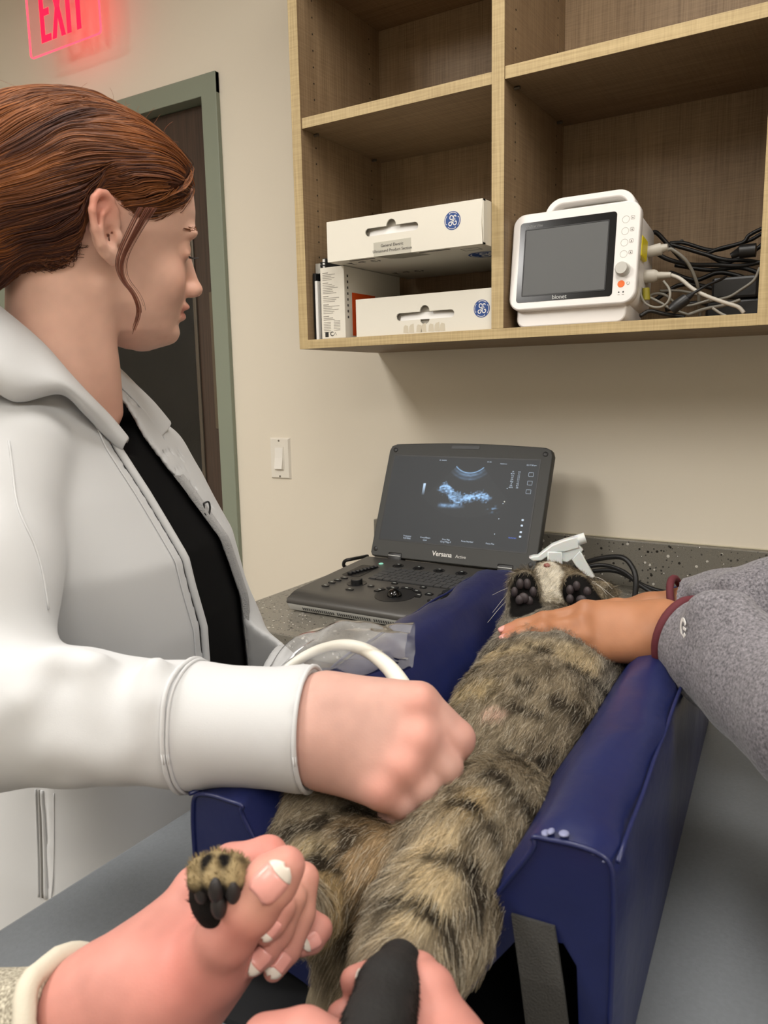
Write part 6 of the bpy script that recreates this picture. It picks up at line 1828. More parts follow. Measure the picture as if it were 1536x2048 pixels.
for (a, b_, c) in (((0.7432, -0.7641, 1.1144), (0.7850, -0.7741, 1.1135), (0.8233, -0.7893, 1.0967)), ((0.7422, -0.7650, 1.1131), (0.7934, -0.7813, 1.1111), (0.8127, -0.7947, 1.1028)), ((0.7431, -0.7639, 1.1156), (0.7927, -0.7688, 1.1164), (0.8147, -0.7807, 1.1072)), ((0.7205, -0.7783, 1.1136), (0.7169, -0.8645, 1.1107), (0.7127, -0.9056, 1.0964)), ((0.7206, -0.7785, 1.1124), (0.7188, -0.8764, 1.1047), (0.7126, -0.9191, 1.0882)), ((0.7205, -0.7783, 1.1136), (0.7078, -0.8579, 1.1124), (0.7034, -0.8847, 1.1109))):
    wk.append(spline([a, b_, c], 6))
wk = np.array(wk)
tag(hair('whiskers', wk, np.linspace(.0003, .0001, wk.shape[1])[None].repeat(len(wk), 0), np.tile(np.array([.8, .78, .72]), (len(wk), 1)), M_fur, cat_b), kind='stuff')
# held hind paw: toes and pads
TOE = [((0.7948, -1.4516, 1.1157), (0.7988, -1.4565, 1.1140), .0068), ((0.8011, -1.4474, 1.1171), (0.8067, -1.4537, 1.1155), .0080), ((0.8085, -1.4430, 1.1159), (0.8135, -1.4497, 1.1149), .0078), ((0.8108, -1.4379, 1.1104), (0.8150, -1.4447, 1.1108), .0062)]
vt = Vox(np.array((0.8009, -1.4454, 1.1031)) - 0.035, np.array((0.8009, -1.4454, 1.1031)) + 0.035, 0.0014)
Dp = d_ell(vt, (0.8003, -1.4463, 1.1001), (.0160, .0130, .0180))
for a, b_, r in TOE: Dp = smin(Dp, d_cone(vt, a, b_, r, r * 0.95), 0.0012)
o, Vp, Fp = sculpt('hind_paw', vt, Dp, tint_mat('hind_paw_fur', 0.8, 0.15, bump=(700, 0.8, 0.001)), cat_b, 1)
pxz = np.array((0.8137, -1.4573, 1.1240))
GAP = []
for (a0, b0, r0), (a1, b1, r1) in zip(TOE[:-1], TOE[1:]):
    m0 = (np.array(a0) + np.array(a1)) / 2; m1 = (np.array(b0) + np.array(b1)) / 2
    tw_ = camp - m0; tw_ /= np.linalg.norm(tw_)
    GAP.append((m0 + tw_ * 0.003 + np.array((0, 0, 0.004)), m1 + tw_ * 0.006 - np.array((0, 0, 0.004))))
def toegap(P_):
    g_ = np.ones(len(P_))
    for a_, b_ in GAP: g_ = np.minimum(g_, sst(d_seg(P_, a_, b_), 0.0028, 0.0052))
    return g_
kk = sst(Vp[:, 2], (0.8073, -1.4513, 1.1138)[2] - 0.003, (0.8071, -1.4509, 1.1167)[2] + 0.002)[:, None]
kk = kk * toegap(Vp)[:, None]
paint(o, (np.array(lin((16, 13, 12))) * (1 - kk) + np.array(lin((146, 128, 94))) * kk) * (0.8 + 0.4 * vnoise(Vp, 300, 3))[:, None])
pf, nf = sample_surface(Vp, Fp, 2200)
kf = sst(pf[:, 2], (0.8073, -1.4513, 1.1138)[2] - 0.003, (0.8071, -1.4509, 1.1167)[2] + 0.002)
kf = kf * toegap(pf)
m_ = rng.random(len(pf)) < (0.15 + 0.85 * kf); pf, nf, kf = pf[m_], nf[m_], kf[m_]
dd = nf * 0.6 + np.array((0, 0, 0.5)) + rng.normal(size=nf.shape) * 0.15
PF = np.stack([pf + dd * 0.0022 * u_ for u_ in (0, 0.5, 1)], 1)
CF = (np.array(lin((18, 15, 13))) * (1 - kf[:, None]) + np.array(lin((160, 142, 106))) * kf[:, None]) * rng.uniform(0.5, 1.3, (len(pf), 1))
tag(hair('paw_fur', PF, np.linspace(.00018, .00005, 3)[None].repeat(len(pf), 0), CF, M_fur, o), kind='stuff')
M_pad2 = mat('black_paw_pad', (34, 30, 31), 0.5)
for c in ((0.8014, -1.4580, 1.1103), (0.8106, -1.4576, 1.1138), (0.8170, -1.4527, 1.1125), (0.8110, -1.4567, 1.1048)):
    v = Vox(np.array(c) - 0.012, np.array(c) + 0.012, 0.0011)
    sculpt('paw_pad', v, d_ell(v, c, (.0040, .0040, .0070)), M_pad2, cat_b, 1)
# black sole of the other hind foot, towards the camera
vt = Vox(np.array((0.8952, -1.4391, 1.0792)) - np.array((0.04, 0.05, 0.06)), np.array((0.8952, -1.4391, 1.0792)) + np.array((0.04, 0.05, 0.05)), 0.0017)
Dp = chain(vt, [((0.8834, -1.4069, 1.0677), .0115), ((0.8892, -1.4264, 1.0712), .0135), ((0.8959, -1.4464, 1.0697), .0145), ((0.9013, -1.4611, 1.0690), .015)], 0.008)
o, Vp, Fp = sculpt('hind_foot', vt, Dp, mat('black_foot_fur', (18, 16, 15), 0.8, bump=(400, 0.6, 0.001)), cat_b, 1)
pf, nf = sample_surface(Vp, Fp, 6000)
dd = nf * 0.35 + np.array((0.05, -0.2, -0.7)) + rng.normal(size=nf.shape) * 0.1
PF = np.stack([pf + dd * 0.004 * u_ for u_ in (0, 0.5, 1)], 1)
tag(hair('paw_fur', PF, np.linspace(.00015, .00005, 3)[None].repeat(len(pf), 0), np.tile(np.array(lin((24, 21, 19))), (len(pf), 1)), M_fur, o), kind='stuff')

# ------------------------------------------------------------------ legs of the standing woman (behind the table)
vl = Vox((0.10, -1.36, -0.01), (0.62, -0.82, 0.80), 0.008)
Dl = None
for sg in (-1, 1):
    hip = np.array((0.33, -1.085, 0.78)) + lb * 0.085 * sg
    c = chain(vl, [(tuple(hip), .095), (tuple(hip + np.array((0.01, 0, -0.36))), .070), (tuple(hip + np.array((-0.01, 0, -0.68))), .055)], 0.03)
    Dl = c if Dl is None else smin(Dl, c, 0.01)
Dl = np.maximum(Dl, vl.Z - 0.79)
sculpt('trousers', vl, Dl.astype(np.float32), M_top, wm, 2)
for sg in (-1, 1):
    q = np.array((0.34, -1.085, 0.0)) + lb * 0.085 * sg
    v = Vox(q - np.array((0.14, 0.14, 0.0)), q + np.array((0.22, 0.14, 0.14)), 0.006)
    d = smin(d_ell(v, q + fb * 0.05 + np.array((0, 0, 0.045)), (0.13, 0.055, 0.045)), d_cone(v, q + np.array((-0.02, 0, 0.05)), q + np.array((-0.02, 0, 0.10)), .05, .05), 0.03)
    sculpt('shoe', v, np.maximum(d, 0.002 - (v.Z - 0)).astype(np.float32), M_black, wm, 2)

def nail(name, c, ax, nrm, L, Wd, parent, m, tipm=None, tip=0.25, field=None):
    """curved finger nail: c centre, ax along the finger, nrm outwards"""
    ax = np.array(ax, float); ax /= np.linalg.norm(ax)
    nrm = np.array(nrm, float); nrm -= ax * (nrm @ ax); nrm /= np.linalg.norm(nrm)
    sd = np.cross(ax, nrm)
    def patch(t0, t1, lift):
        V = []; F = []
        nu, nv = 9, 8
        for i in range(nu):
            t = t0 + (t1 - t0) * i / (nu - 1)
            wv = Wd * min(1.0, math.sqrt(max(0.02, 1 - max(0, (t - 0.55) / 0.5) ** 2)), math.sqrt(max(0.05, 1 - max(0, (0.25 - t) / 0.32) ** 2)))
            for j in range(nv):
                s = -1 + 2 * j / (nv - 1)
                V.append(np.array(c) + ax * (t - 0.5) * L + sd * s * wv / 2 + nrm * (lift - 0.28 * Wd * s * s - 0.06 * L * (t - 0.4) ** 2 * 4))
        for i in range(nu - 1):
            for j in range(nv - 1):
                F.append((i * nv + j, (i + 1) * nv + j, (i + 1) * nv + j + 1, i * nv + j + 1))
        if field is not None:
            V = np.array(V)
            for _ in range(4): V = V - grad(field[0], field[1], V) * (samp(field[0], field[1], V) - 0.0007 - lift)[:, None]
        return V, F
    V, F = patch(0, 1 - tip if tipm else 1, 0)
    o = obj(name, V, F, m, parent, smooth=True)
    so = o.modifiers.new('thickness', 'SOLIDIFY'); so.thickness = 0.0006; so.offset = 0
    if tipm:
        V, F = patch(1 - tip, 1.06, 0.0002)
        o2 = obj('nail_tip', V, F, tipm, o, smooth=True)
        so = o2.modifiers.new('thickness', 'SOLIDIFY'); so.thickness = 0.0008; so.offset = 0
    return o
M_nail = mat('pink_nail', (226, 160, 150), 0.25)
M_ntip = mat('white_nail_tip', (222, 212, 200), 0.3)
CAMP = np.array((1.0674, -1.7094, 1.3547))
def toward(p): d = CAMP - np.array(p); return d / np.linalg.norm(d)

# ================================================================== helper at the right: hand on the cat's chest
p2 = thing('person', (1.60, -1.05, 0.0), 'person in grey heathered sleeves with a hand resting on the cat', 'person')
v = Vox((0.74, -1.16, 1.02), (1.03, -0.86, 1.20), 0.0021)
D = chain(v, [((0.9149, -0.9527, 1.1171), .0265), ((0.9664, -0.9828, 1.1168), .032), ((1.0193, -1.0343, 1.1119), .038)], 0.01)
mc = [((0.9038, -0.9391, 1.1248), (0.8397, -0.9661, 1.1291), .0175, .0125), ((0.9082, -0.9495, 1.1182), (0.8405, -0.9791, 1.1204), .0175, .0125), ((0.9106, -0.9590, 1.1103), (0.8457, -0.9873, 1.1104), .0175, .0120), ((0.9077, -0.9658, 1.1029), (0.8561, -0.9887, 1.1004), .0150, .0110)]
H = None
for a, b_, ra, rb in mc:
    d = d_cone(v, a, b_, ra, rb); H = d if H is None else smin(H, d, 0.012)
D = smin(D, H, 0.02)
FG = [[((0.8397, -0.9661, 1.1291), .0115), ((0.8058, -0.9919, 1.1225), .0098), ((0.7860, -1.0050, 1.1181), .0085), ((0.7742, -1.0121, 1.1132), .0074)],
      [((0.8405, -0.9791, 1.1204), .0118), ((0.8092, -1.0051, 1.1170), .0100), ((0.7905, -1.0163, 1.1128), .0086), ((0.7789, -1.0208, 1.1082), .0074)],
      [((0.8457, -0.9873, 1.1104), .0115), ((0.8212, -1.0099, 1.1092), .0098), ((0.8052, -1.0169, 1.1052), .0085), ((0.7945, -1.0207, 1.1016), .0072)],
      [((0.8561, -0.9887, 1.1004), .0105), ((0.8374, -1.0064, 1.0998), .0088), ((0.8241, -1.0106, 1.0959), .0076), ((0.8150, -1.0131, 1.0931), .0066)]]
for f in FG: D = smin(D, chain(v, [(p_, r_ * 0.93) for p_, r_ in f], 0.002), 0.0012)
for p, r in (((0.8404, -0.9718, 1.1342), .0075), ((0.8422, -0.9879, 1.1251), .0075), ((0.8474, -0.9961, 1.1152), .0072), ((0.8074, -0.9963, 1.1254), .006), ((0.8112, -1.0104, 1.1203), .006)):
    D = smin(D, d_ell(v, p, (r, r, r)), 0.010)
D = smin(D, chain(v, [((0.8913, -0.9215, 1.1198), .017), ((0.8591, -0.9231, 1.1226), .013), ((0.8367, -0.9255, 1.1202), .011)], 0.004), 0.010)
V, F = nets(v, D); V = smooth_mesh(V, F, 2)
# second hand, half hidden behind the first
v2 = Vox((0.80, -1.06, 1.00), (1.05, -0.78, 1.16), 0.0026)
D2 = chain(v2, [((0.9629, -0.8308, 1.1129), .028), ((0.9069, -0.8255, 1.1039), .024), ((0.8721, -0.8362, 1.0984), .022), ((0.8438, -0.8540, 1.0969), .016), ((0.8288, -0.8697, 1.0944), .011)], 0.012)
V2, F2 = nets(v2, D2); V2 = smooth_mesh(V2, F2, 2)
# head bent over the cat, outside the picture at the right
q1 = np.array((-0.93, -0.05, -0.36)); q1 /= np.linalg.norm(q1)
q2 = np.array((0.05, -1.0, 0.0)); q2 -= q1 * (q2 @ q1); q2 /= np.linalg.norm(q2)
q3 = np.cross(q1, q2)
def to_p2(X_): return np.array((1.53, -1.05, 1.58)) + ((X_ - HO) @ np.array(HAX).T) @ np.array((q1, q2, q3))
Vp2 = to_p2(Vh)
M_skin2 = tint_mat('tan_skin', 0.5, 0.35, 0.10, bump=(600, 0.10, 0.0008))
p2h = []
for nm, V_, F_ in (('hand', V, F), ('hand', V2, F2), ('body', Vp2, Fh)):
    o = obj(nm, V_, F_, M_skin2, p2, smooth=True)
    C2 = skin_tint(V_, (170, 117, 84), amt=0.07)
    for f in FG: C2 = blush(C2, V_, f[-1][0], 0.010, (190, 120, 100), 0.6)
    for p in ((0.8411, -0.9740, 1.1333), (0.8425, -0.9890, 1.1245), (0.8075, -0.9965, 1.1240), (0.8109, -1.0097, 1.1185)): C2 = blush(C2, V_, p, 0.008, (132, 82, 60), 0.5)
    paint(o, C2); p2h.append(o)
b2 = p2h[0]
for f in FG[:3]:
    a, b_ = np.array(f[-2][0]), np.array(f[-1][0]); ax = (b_ - a) / np.linalg.norm(b_ - a)
    n_ = np.array((0.0, -0.2, 1.0))
    nail('fingernail', b_ + n_ / np.linalg.norm(n_) * 0.0066 + ax * 0.0028, ax, n_, 0.0110, 0.0090, b2, M_nail)
obj('hair', to_p2(Vr), Fr, mat('dark_hair', (34, 24, 19), 0.5, var=(240, 0.4), spec=0.3), p2, smooth=True)
# sleeves
M_hea, nt, bs = new_mat('grey_heather_knit')
tc = N(nt, 'ShaderNodeTexCoord'); n1_ = N(nt, 'ShaderNodeTexNoise'); n1_.inputs['Scale'].default_value = 420; n1_.inputs['Detail'].default_value = 5; n1_.inputs['Roughness'].default_value = 0.7
mx = N(nt, 'ShaderNodeMix', data_type='RGBA'); mx.inputs[6].default_value = (*lin((58, 56, 61)), 1); mx.inputs[7].default_value = (*lin((146, 142, 147)), 1)
mr = N(nt, 'ShaderNodeMapRange'); mr.inputs[1].default_value = 0.32; mr.inputs[2].default_value = 0.68
nt.links.new(tc.outputs['Object'], n1_.inputs['Vector']); nt.links.new(n1_.outputs['Fac'], mr.inputs[0]); nt.links.new(mr.outputs[0], mx.inputs[0]); nt.links.new(mx.outputs[2], bs.inputs['Base Color'])
bs.inputs['Roughness'].default_value = 0.9; bs.inputs['Sheen Weight'].default_value = 0.2
M_mar = mat('maroon_trim', (92, 34, 42), 0.8, bump=(700, 0.3, 0.0006))
def sleeve(name, pts, cutp, cutd, ridges, m, parent, lo, hi, h=0.0036, wall=0.0075, it=3):
    v = Vox(lo, hi, h)
    D = chain(v, pts, 0.015)
    for a, b_, r, k in ridges: D = smin(D, d_cone(v, a, b_, r, r * 0.7), k)
    cutd = np.array(cutd, float); cutd /= np.linalg.norm(cutd)
    pc = (v.X - np.float32(cutp[0])) * np.float32(cutd[0]) + (v.Y - np.float32(cutp[1])) * np.float32(cutd[1]) + (v.Z - np.float32(cutp[2])) * np.float32(cutd[2])
    J = smax(D, pc, 0.003)
    J = smax(J, -np.maximum(D + wall, -(pc + 0.03)), 0.003)
    o, _, _ = sculpt(name, v, J.astype(np.float32), m, parent, it)
    return o, v, D
def trim_ring(name, v, D, c, ax, r, m, parent, off=0.0):
    c = np.array(c); ax = np.array(ax, float); ax /= np.linalg.norm(ax)
    u_ = np.cross(ax, [0, 0, 1]); u_ /= np.linalg.norm(u_); w_ = np.cross(ax, u_)
    pts = []
    for a_ in np.linspace(0, 2 * math.pi, 40):
        d = math.cos(a_) * u_ + math.sin(a_) * w_
        ss = np.linspace(0.004, 0.08, 100)
        q = samp(v, D, c + d[None] * ss[:, None])
        pts.append(c + d * (ss[int(np.argmax(q > 0))] + off))
    return MB().tube(pts, r, 8).build(name, m, parent, smooth=True)
c0, c1 = np.array((0.9335, -0.9614, 1.1170)), np.array((0.9712, -0.9863, 1.1140))
so_, vs, Ds = sleeve('sleeve', [(tuple(c0 + (c0 - c1) * 0.3), .0325), ((0.9335, -0.9614, 1.1170), .0340), ((0.9693, -0.9875, 1.1140), .0470), ((1.0103, -1.0342, 1.1102), .0500), ((1.0569, -1.0947, 1.1100), .056), ((1.1263, -1.1275, 1.0876), .060), ((1.22, -1.19, 1.10), .060)], c0, c0 - c1,
    [((0.9532, -1.0131, 1.1574), (0.9823, -1.0426, 1.0948), .010, .018), ((0.9636, -1.0172, 1.1643), (1.0043, -1.0832, 1.0918), .012, .022), ((0.9836, -1.0220, 1.1682), (1.0251, -1.1012, 1.1171), .012, .022), ((0.9480, -1.0021, 1.1379), (0.9759, -1.0361, 1.0868), .006, .012)],
    M_hea, p2, (0.84, -1.36, 0.92), (1.30, -0.88, 1.22))
trim_ring('cuff_trim', vs, Ds, c0 + (c0 - c1) / np.linalg.norm(c0 - c1) * -0.002, c0 - c1, 0.0050, M_mar, so_, -0.0015)
# small pale emblem on the cuff
ec = np.array((0.9548, -1.0185, 1.1427))
for _ in range(4): ec = ec - grad(vs, Ds, ec[None])[0] * samp(vs, Ds, ec[None])[0]
en = grad(vs, Ds, ec[None])[0]
Te = frame(ec + en * 0.0008, np.cross([0, 0, 1], en), (0, 0, 1))
a = np.radians(np.linspace(30, 330, 18))
eo = flat('emblem', [ribbon(np.stack([0.0055 * np.cos(a), 0.0075 * np.sin(a)], 1), 0.0032)], 0.0006, M_paper, so_, Te)
flat('emblem_bar', [[(0.0, -0.001), (0.0065, -0.001), (0.0065, 0.0015), (0.0, 0.0015)]], 0.0006, M_paper, eo, Te)
d0, d1 = np.array((0.8995, -0.8290, 1.1095)), np.array((0.9426, -0.8297, 1.1220))
so2, vs2, Ds2 = sleeve('sleeve', [(tuple(d0 + (d0 - d1) * 0.3), .0250), ((0.8996, -0.8292, 1.1084), .0270), ((0.9429, -0.8303, 1.1178), .0340), ((1.0006, -0.8396, 1.1319), .0420), ((1.0859, -0.8554, 1.1467), .052), ((1.22, -0.90, 1.15), .056)], d0, d0 - d1,
    [((0.9273, -0.8605, 1.1357), (0.9499, -0.8746, 1.1129), .010, .016), ((0.9562, -0.8641, 1.1479), (0.9877, -0.8853, 1.1212), .012, .02)], M_hea, p2, (0.90, -1.20, 1.02), (1.36, -0.76, 1.24))
trim_ring('cuff_trim', vs2, Ds2, d0 + (d0 - d1) / np.linalg.norm(d0 - d1) * -0.002, d0 - d1, 0.0042, M_mar, so2, -0.0012)

# rest of the grey top, and trousers
v = Vox((1.10, -1.46, 0.74), (1.86, -0.66, 1.46), 0.0065)
Dq = d_ell(v, (1.63, -1.05, 1.20), (0.125, 0.190, 0.21))
Dq = smin(Dq, chain(v, [((1.63, -1.05, 1.06), .125), ((1.64, -1.05, 0.80), .135)], 0.05), 0.06)
Dq = smin(Dq, chain(v, [((1.22, -1.19, 1.10), .060), ((1.38, -1.23, 1.20), .062), ((1.58, -1.24, 1.33), .064), ((1.63, -1.12, 1.37), .055)], 0.03), 0.03)
Dq = smin(Dq, chain(v, [((1.22, -0.90, 1.15), .056), ((1.40, -0.87, 1.22), .060), ((1.58, -0.87, 1.33), .064), ((1.63, -0.98, 1.37), .055)], 0.03), 0.03)
Dq = np.maximum(Dq, 0.78 - v.Z).astype(np.float32)
sculpt('knit_top', v, Dq, M_hea, p2, 3)
v = Vox((1.44, -1.28, -0.005), (1.84, -0.82, 0.84), 0.009)
Dq = np.minimum(chain(v, [((1.64, -1.14, 0.80), .10), ((1.63, -1.15, 0.45), .075), ((1.65, -1.15, 0.05), .058)], 0.02), chain(v, [((1.64, -0.96, 0.80), .10), ((1.63, -0.95, 0.45), .075), ((1.65, -0.95, 0.05), .058)], 0.02))
sculpt('trousers', v, np.maximum(np.maximum(Dq, v.Z - 0.83), 0.004 - v.Z).astype(np.float32), mat('navy_scrub', (36, 44, 66), 0.85), p2, 2)

# ================================================================== person at the near end, holding the hind feet
p3 = thing('person', (0.75, -1.62, 0.93), 'person with pink hands and a cream knit cuff holding the hind paws', 'person')
def hand_c():
    v = Vox((0.62, -1.52, 0.95), (0.865, -1.34, 1.145), 0.0018)
    D = chain(v, [((0.6759, -1.4785, 0.9906), .0260), ((0.7177, -1.4658, 1.0151), .0265), ((0.7377, -1.4573, 1.0260), .0285)], 0.01)
    D = smin(D, chain(v, [((0.7339, -1.4544, 1.0222), .0270), ((0.7510, -1.4415, 1.0348), .0260), ((0.7667, -1.4305, 1.0416), .0200)], 0.01), 0.02)
    D = smin(D, d_cone(v, (0.7318, -1.4421, 1.0187), (0.7492, -1.4111, 1.0629), .0205, .0155), 0.018)       # index metacarpal
    D = smin(D, d_cone(v, (0.7595, -1.4505, 1.0226), (0.7823, -1.4376, 1.0474), .0240, .0190), 0.018)       # thumb base
    D = smin(D, d_cone(v, (0.7649, -1.4296, 1.0204), (0.7786, -1.4144, 1.0375), .0200, .0150), 0.018)       # heel of the palm
    D = smin(D, chain(v, [((0.7492, -1.4111, 1.0629), .0140), ((0.7589, -1.3935, 1.0737), .0118), ((0.7786, -1.3825, 1.0797), .0112), ((0.7933, -1.3897, 1.0758), .0098), ((0.8045, -1.4009, 1.0744), .0085)], 0.004), 0.006)   # index
    D = smin(D, chain(v, [((0.7823, -1.4376, 1.0474), .0180), ((0.8023, -1.4432, 1.0782), .0150), ((0.8174, -1.4408, 1.0983), .0142), ((0.8282, -1.4362, 1.1125), .0125), ((0.8341, -1.4324, 1.1199), .0098)], 0.005), 0.010)   # thumb
    for f in ([((0.7811, -1.3751, 1.0671), .0095), ((0.8048, -1.3829, 1.0741), .0090), ((0.8095, -1.3914, 1.0579), .0078), ((0.8104, -1.4051, 1.0454), .0070), ((0.8088, -1.4166, 1.0398), .0058)],
              [((0.7939, -1.3908, 1.0678), .0090), ((0.8084, -1.3987, 1.0730), .0086), ((0.8092, -1.4102, 1.0600), .0076), ((0.8071, -1.4200, 1.0533), .0068), ((0.8043, -1.4273, 1.0485), .0056)],
              [((0.8027, -1.4078, 1.0750), .0085), ((0.8112, -1.4108, 1.0754), .0078), ((0.8109, -1.4168, 1.0698), .0068), ((0.8097, -1.4230, 1.0662), .0056)],
              [((0.7932, -1.3727, 1.0400), .0080), ((0.8091, -1.3751, 1.0382), .0078), ((0.8099, -1.3833, 1.0362), .0070), ((0.8086, -1.3910, 1.0373), .0058)]):
        D = smin(D, chain(v, f, 0.002), 0.0022)
    V, F = nets(v, D)
    return smooth_mesh(V, F, 2), F, (v, D)
def hand_d():
    v = Vox((0.76, -1.58, 0.95), (0.985, -1.34, 1.11), 0.0020)
    D = chain(v, [((0.948, -1.545, 1.015), .025), ((0.9304, -1.4437, 1.0337), .029), ((0.9210, -1.4300, 1.0425), .026), ((0.9120, -1.4201, 1.0485), .019)], 0.01)
    for f in ([((0.9117, -1.4170, 1.0472), .0150), ((0.9036, -1.4127, 1.0647), .0128), ((0.8919, -1.4027, 1.0615), .0110), ((0.8657, -1.3923, 1.0452), .0090), ((0.8580, -1.4104, 1.0500), .0075)],
              [((0.9143, -1.4221, 1.0431), .0145), ((0.9053, -1.4121, 1.0499), .0120), ((0.8935, -1.4013, 1.0448), .0105), ((0.8648, -1.3968, 1.0241), .0088), ((0.8566, -1.4209, 1.0369), .0075)],
              [((0.9163, -1.4452, 1.0404), .0200), ((0.8836, -1.4522, 1.0478), .0150), ((0.8585, -1.4530, 1.0502), .0135), ((0.8376, -1.4576, 1.0440), .0115)]):
        D = smin(D, chain(v, f, 0.003), 0.005)
    V, F = nets(v, D)
    return smooth_mesh(V, F, 2), F, (v, D)
V3, F3, FLC = hand_c(); V4, F4, FLD = hand_d()
P3C = (((0.8240, -1.4488, 1.1037), .014, (214, 160, 140)), ((0.8344, -1.4433, 1.1175), .012, (218, 166, 146)), ((0.8170, -1.4489, 1.0944), .010, (208, 122, 112)), ((0.7831, -1.3878, 1.0879), .012, (212, 128, 116)), ((0.7789, -1.4450, 1.0511), .025, (206, 122, 112)), ((0.8128, -1.3963, 1.0715), .02, (212, 160, 140)))
hands = []
for V_, F_ in ((V3, F3), (V4, F4)):
    o = obj('hand', V_, F_, M_skin, p3, smooth=True)
    C3 = skin_tint(V_, (198, 136, 124), amt=0.10)
    for p, r, col in P3C: C3 = blush(C3, V_, p, r, col, 0.65)
    paint(o, C3); hands.append(o)
def nail_on(tip, prev, rt, rp, L=0.012, Wd=0.010, fl=None):
    a, b_ = np.array(prev), np.array(tip); dl = np.linalg.norm(b_ - a); ax = (b_ - a) / dl
    n_ = toward(b_)
    n_ = n_ - ax * (n_ @ ax); n_ /= np.linalg.norm(n_)
    sl = (rp - rt) / dl
    back = L * 0.30
    nail('fingernail', b_ - ax * back + n_ * (rt + sl * back + 0.0007), ax - n_ * sl, n_, L, Wd, hands[0] if fl is None else hands[1], M_nail, M_ntip, 0.22, fl or FLC)
nail_on((0.8341, -1.4324, 1.1199), (0.8282, -1.4362, 1.1125), .0098, .0125, 0.0170, 0.0125)
nail_on((0.8088, -1.4166, 1.0398), (0.8104, -1.4051, 1.0454), .0058, .0070, 0.0120, 0.0088)
nail_on((0.8043, -1.4273, 1.0485), (0.8071, -1.4200, 1.0533), .0056, .0068, 0.0120, 0.0085)
nail_on((0.8097, -1.4230, 1.0662), (0.8109, -1.4168, 1.0698), .0056, .0068, 0.0100, 0.0080)
nail_on((0.8086, -1.3910, 1.0373), (0.8099, -1.3833, 1.0362), .0058, .0070, 0.0100, 0.0080)
nail_on((0.8580, -1.4104, 1.0500), (0.8657, -1.3923, 1.0452), .0075, .0090, 0.0105, 0.0090, FLD)
nail_on((0.8566, -1.4209, 1.0369), (0.8648, -1.3968, 1.0241), .0075, .0088, 0.0105, 0.0090, FLD)
M_knit, nt, bs = new_mat('cream_marl_knit')
tc = N(nt, 'ShaderNodeTexCoord'); n1_ = N(nt, 'ShaderNodeTexNoise'); n1_.inputs['Scale'].default_value = 520; n1_.inputs['Detail'].default_value = 4
mx = N(nt, 'ShaderNodeMix', data_type='RGBA'); mx.inputs[6].default_value = (*lin((120, 112, 96)), 1); mx.inputs[7].default_value = (*lin((206, 198, 178)), 1)
mr = N(nt, 'ShaderNodeMapRange'); mr.inputs[1].default_value = 0.34; mr.inputs[2].default_value = 0.66
bp = N(nt, 'ShaderNodeBump'); bp.inputs['Strength'].default_value = 0.7; bp.inputs['Distance'].default_value = 0.0015
for a, b_ in ((tc.outputs['Object'], n1_.inputs['Vector']), (n1_.outputs['Fac'], mr.inputs[0]), (mr.outputs[0], mx.inputs[0]), (mx.outputs[2], bs.inputs['Base Color']), (n1_.outputs['Fac'], bp.inputs['Height']), (bp.outputs[0], bs.inputs['Normal'])): nt.links.new(a, b_)
bs.inputs['Roughness'].default_value = 0.95
e0, e1 = np.array((0.7133, -1.4695, 1.0103)), np.array((0.6639, -1.4841, 0.9812))
so3, vs3, Ds3 = sleeve('sleeve', [(tuple(e0 + (e0 - e1) * 0.3), .0300), (tuple(e0), .0310), (tuple(e1), .0340), ((0.588, -1.515, 0.980), .040), ((0.500, -1.665, 0.995), .050), ((0.540, -1.850, 1.180), .058), ((0.640, -1.95, 1.30), .062)], e0, e0 - e1,
    [((0.6961, -1.4882, 1.0308), (0.7013, -1.4987, 1.0213), .007, .012), ((0.6732, -1.4921, 1.0223), (0.6855, -1.5089, 1.0190), .007, .012)], M_knit, p3, (0.42, -2.03, 0.9305), (0.74, -1.34, 1.38), 0.0036, 0.0075)
trim_ring('cuff_band', vs3, Ds3, e0 + (e0 - e1) / np.linalg.norm(e0 - e1) * -0.004, e0 - e1, 0.0062, mat('cream_cuff', (208, 200, 182), 0.85, bump=(500, 0.4, 0.0008)), so3, -0.002)

f0, f1 = np.array((0.943, -1.500, 1.022)), np.array((0.965, -1.62, 1.000))
so4, vs4, Ds4 = sleeve('sleeve', [(tuple(f0 + (f0 - f1) * 0.3), .0330), (tuple(f0), .0340), (tuple(f1), .0400), ((0.985, -1.78, 0.985), .050), ((0.930, -1.92, 1.160), .058), ((0.840, -1.99, 1.29), .062)], f0, f0 - f1,
    [], M_knit, p3, (0.75, -2.06, 0.931), (1.06, -1.44, 1.37), 0.0040, 0.0080)
trim_ring('cuff_band', vs4, Ds4, f0 + (f0 - f1) / np.linalg.norm(f0 - f1) * -0.004, f0 - f1, 0.0062, mat('cream_cuff_band', (208, 200, 182), 0.85, bump=(500, 0.4, 0.0008)), so4, -0.002)

# ================================================================== ultrasound probe lead in its clear plastic sheath
pr_b = thing('ultrasound_probe', (0.78, -1.2, 1.08), 'white ultrasound probe with curved lead under the gripping hand', 'probe')
MB().tube(spline([(0.6557, -1.2177, 1.1130), (0.6639, -1.2070, 1.1243), (0.6801, -1.1926, 1.1345), (0.6980, -1.1810, 1.1375), (0.7173, -1.1757, 1.1337), (0.7376, -1.1768, 1.1244), (0.7531, -1.1812, 1.1131), (0.7609, -1.1844, 1.1020)], 8), [.0042] * 20 + list(np.linspace(.0045, .0085, 37)), 16).build('lead', mat('ivory_plastic', (236, 232, 218), 0.35), pr_b, smooth=True)
MB().tube([(0.7587, -1.1830, 1.1044), (0.7715, -1.1872, 1.0838), (0.7794, -1.1894, 1.0651), (0.7843, -1.1887, 1.0531)], [.0095, .011, .012, .010], 18).build('probe_body', mat('ivory_plastic_body', (232, 228, 216), 0.4), pr_b, smooth=True)
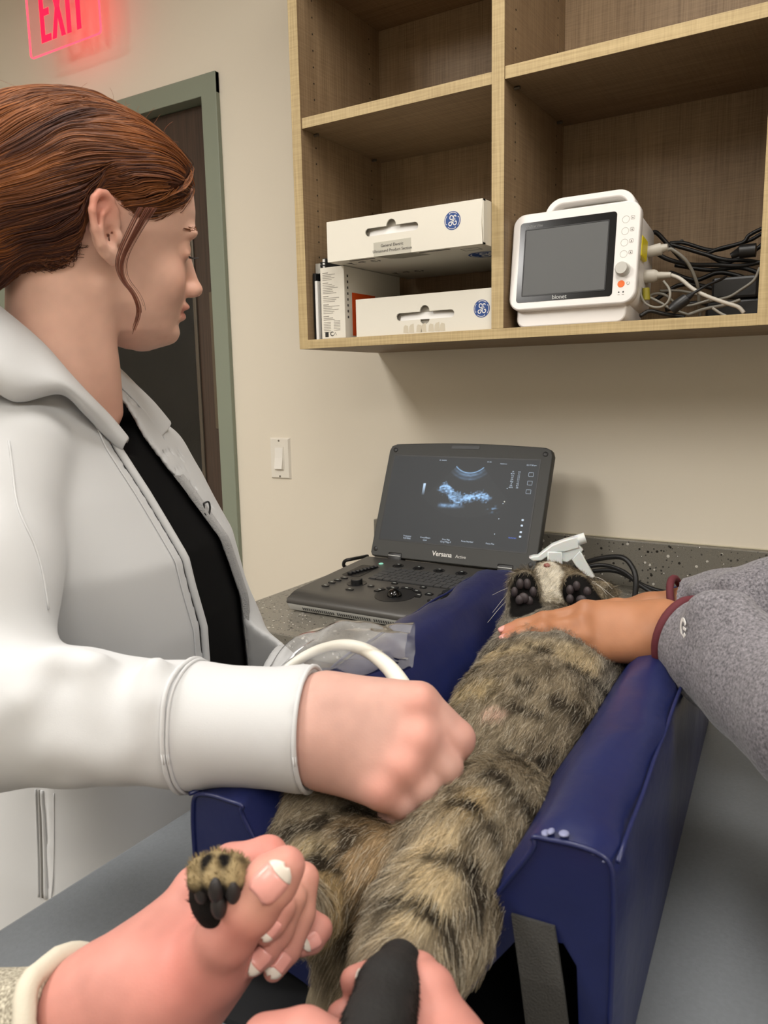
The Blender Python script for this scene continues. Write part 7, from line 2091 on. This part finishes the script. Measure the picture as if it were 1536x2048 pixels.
M_film = bpy.data.materials.new('clear_film'); M_film.use_nodes = True
nt = M_film.node_tree; nt.nodes.remove(nt.nodes['Principled BSDF'])
t_ = N(nt, 'ShaderNodeBsdfTransparent'); t_.inputs[0].default_value = (0.93, 0.93, 0.93, 1)
g_ = N(nt, 'ShaderNodeBsdfGlossy'); g_.inputs['Roughness'].default_value = 0.22
d_ = N(nt, 'ShaderNodeBsdfDiffuse'); d_.inputs[0].default_value = (0.75, 0.75, 0.75, 1)
lw = N(nt, 'ShaderNodeLayerWeight'); lw.inputs[0].default_value = 0.12
m1 = N(nt, 'ShaderNodeMixShader'); m1.inputs[0].default_value = 0.16
m2 = N(nt, 'ShaderNodeMixShader')
nt.links.new(t_.outputs[0], m1.inputs[1]); nt.links.new(d_.outputs[0], m1.inputs[2])
nt.links.new(lw.outputs['Fresnel'], m2.inputs[0]); nt.links.new(m1.outputs[0], m2.inputs[1]); nt.links.new(g_.outputs[0], m2.inputs[2])
nt.links.new(m2.outputs[0], nt.nodes['Material Output'].inputs[0])
path = spline([(0.6444, -1.2177, 1.1064), (0.6632, -1.1993, 1.1231), (0.6829, -1.1821, 1.1309), (0.7047, -1.1680, 1.1338), (0.7282, -1.1568, 1.1351), (0.7460, -1.1516, 1.1355)], 9)
rad = np.interp(np.linspace(0, 1, len(path)), [0, 0.25, 0.5, 0.8, 1], [.010, .017, .021, .019, .017])
tn = np.gradient(path, axis=0); tn /= np.linalg.norm(tn, axis=1)[:, None]
V = []; nr = 44
for i, (q, r_) in enumerate(zip(path, rad)):
    u_ = np.cross(tn[i], [0, 0, 1]); u_ /= np.linalg.norm(u_); w_ = np.cross(u_, tn[i])
    for j in range(nr):
        a_ = 2 * math.pi * j / nr
        rr = r_ * (1 + 0.20 * math.sin(3 * a_ + i * 0.16) + 0.12 * math.sin(5 * a_ - i * 0.22) + 0.05 * math.sin(9 * a_ + i * 0.4))
        V.append(q + u_ * rr * math.cos(a_) + w_ * rr * 0.95 * math.sin(a_))
F = [(i * nr + j, i * nr + (j + 1) % nr, (i + 1) * nr + (j + 1) % nr, (i + 1) * nr + j) for i in range(len(path) - 1) for j in range(nr)]
sh_o = obj('plastic_sheath', V, F, M_film, None, smooth=True)
tag(sh_o, 'crumpled clear plastic sheath round the white probe lead', 'plastic sheath')
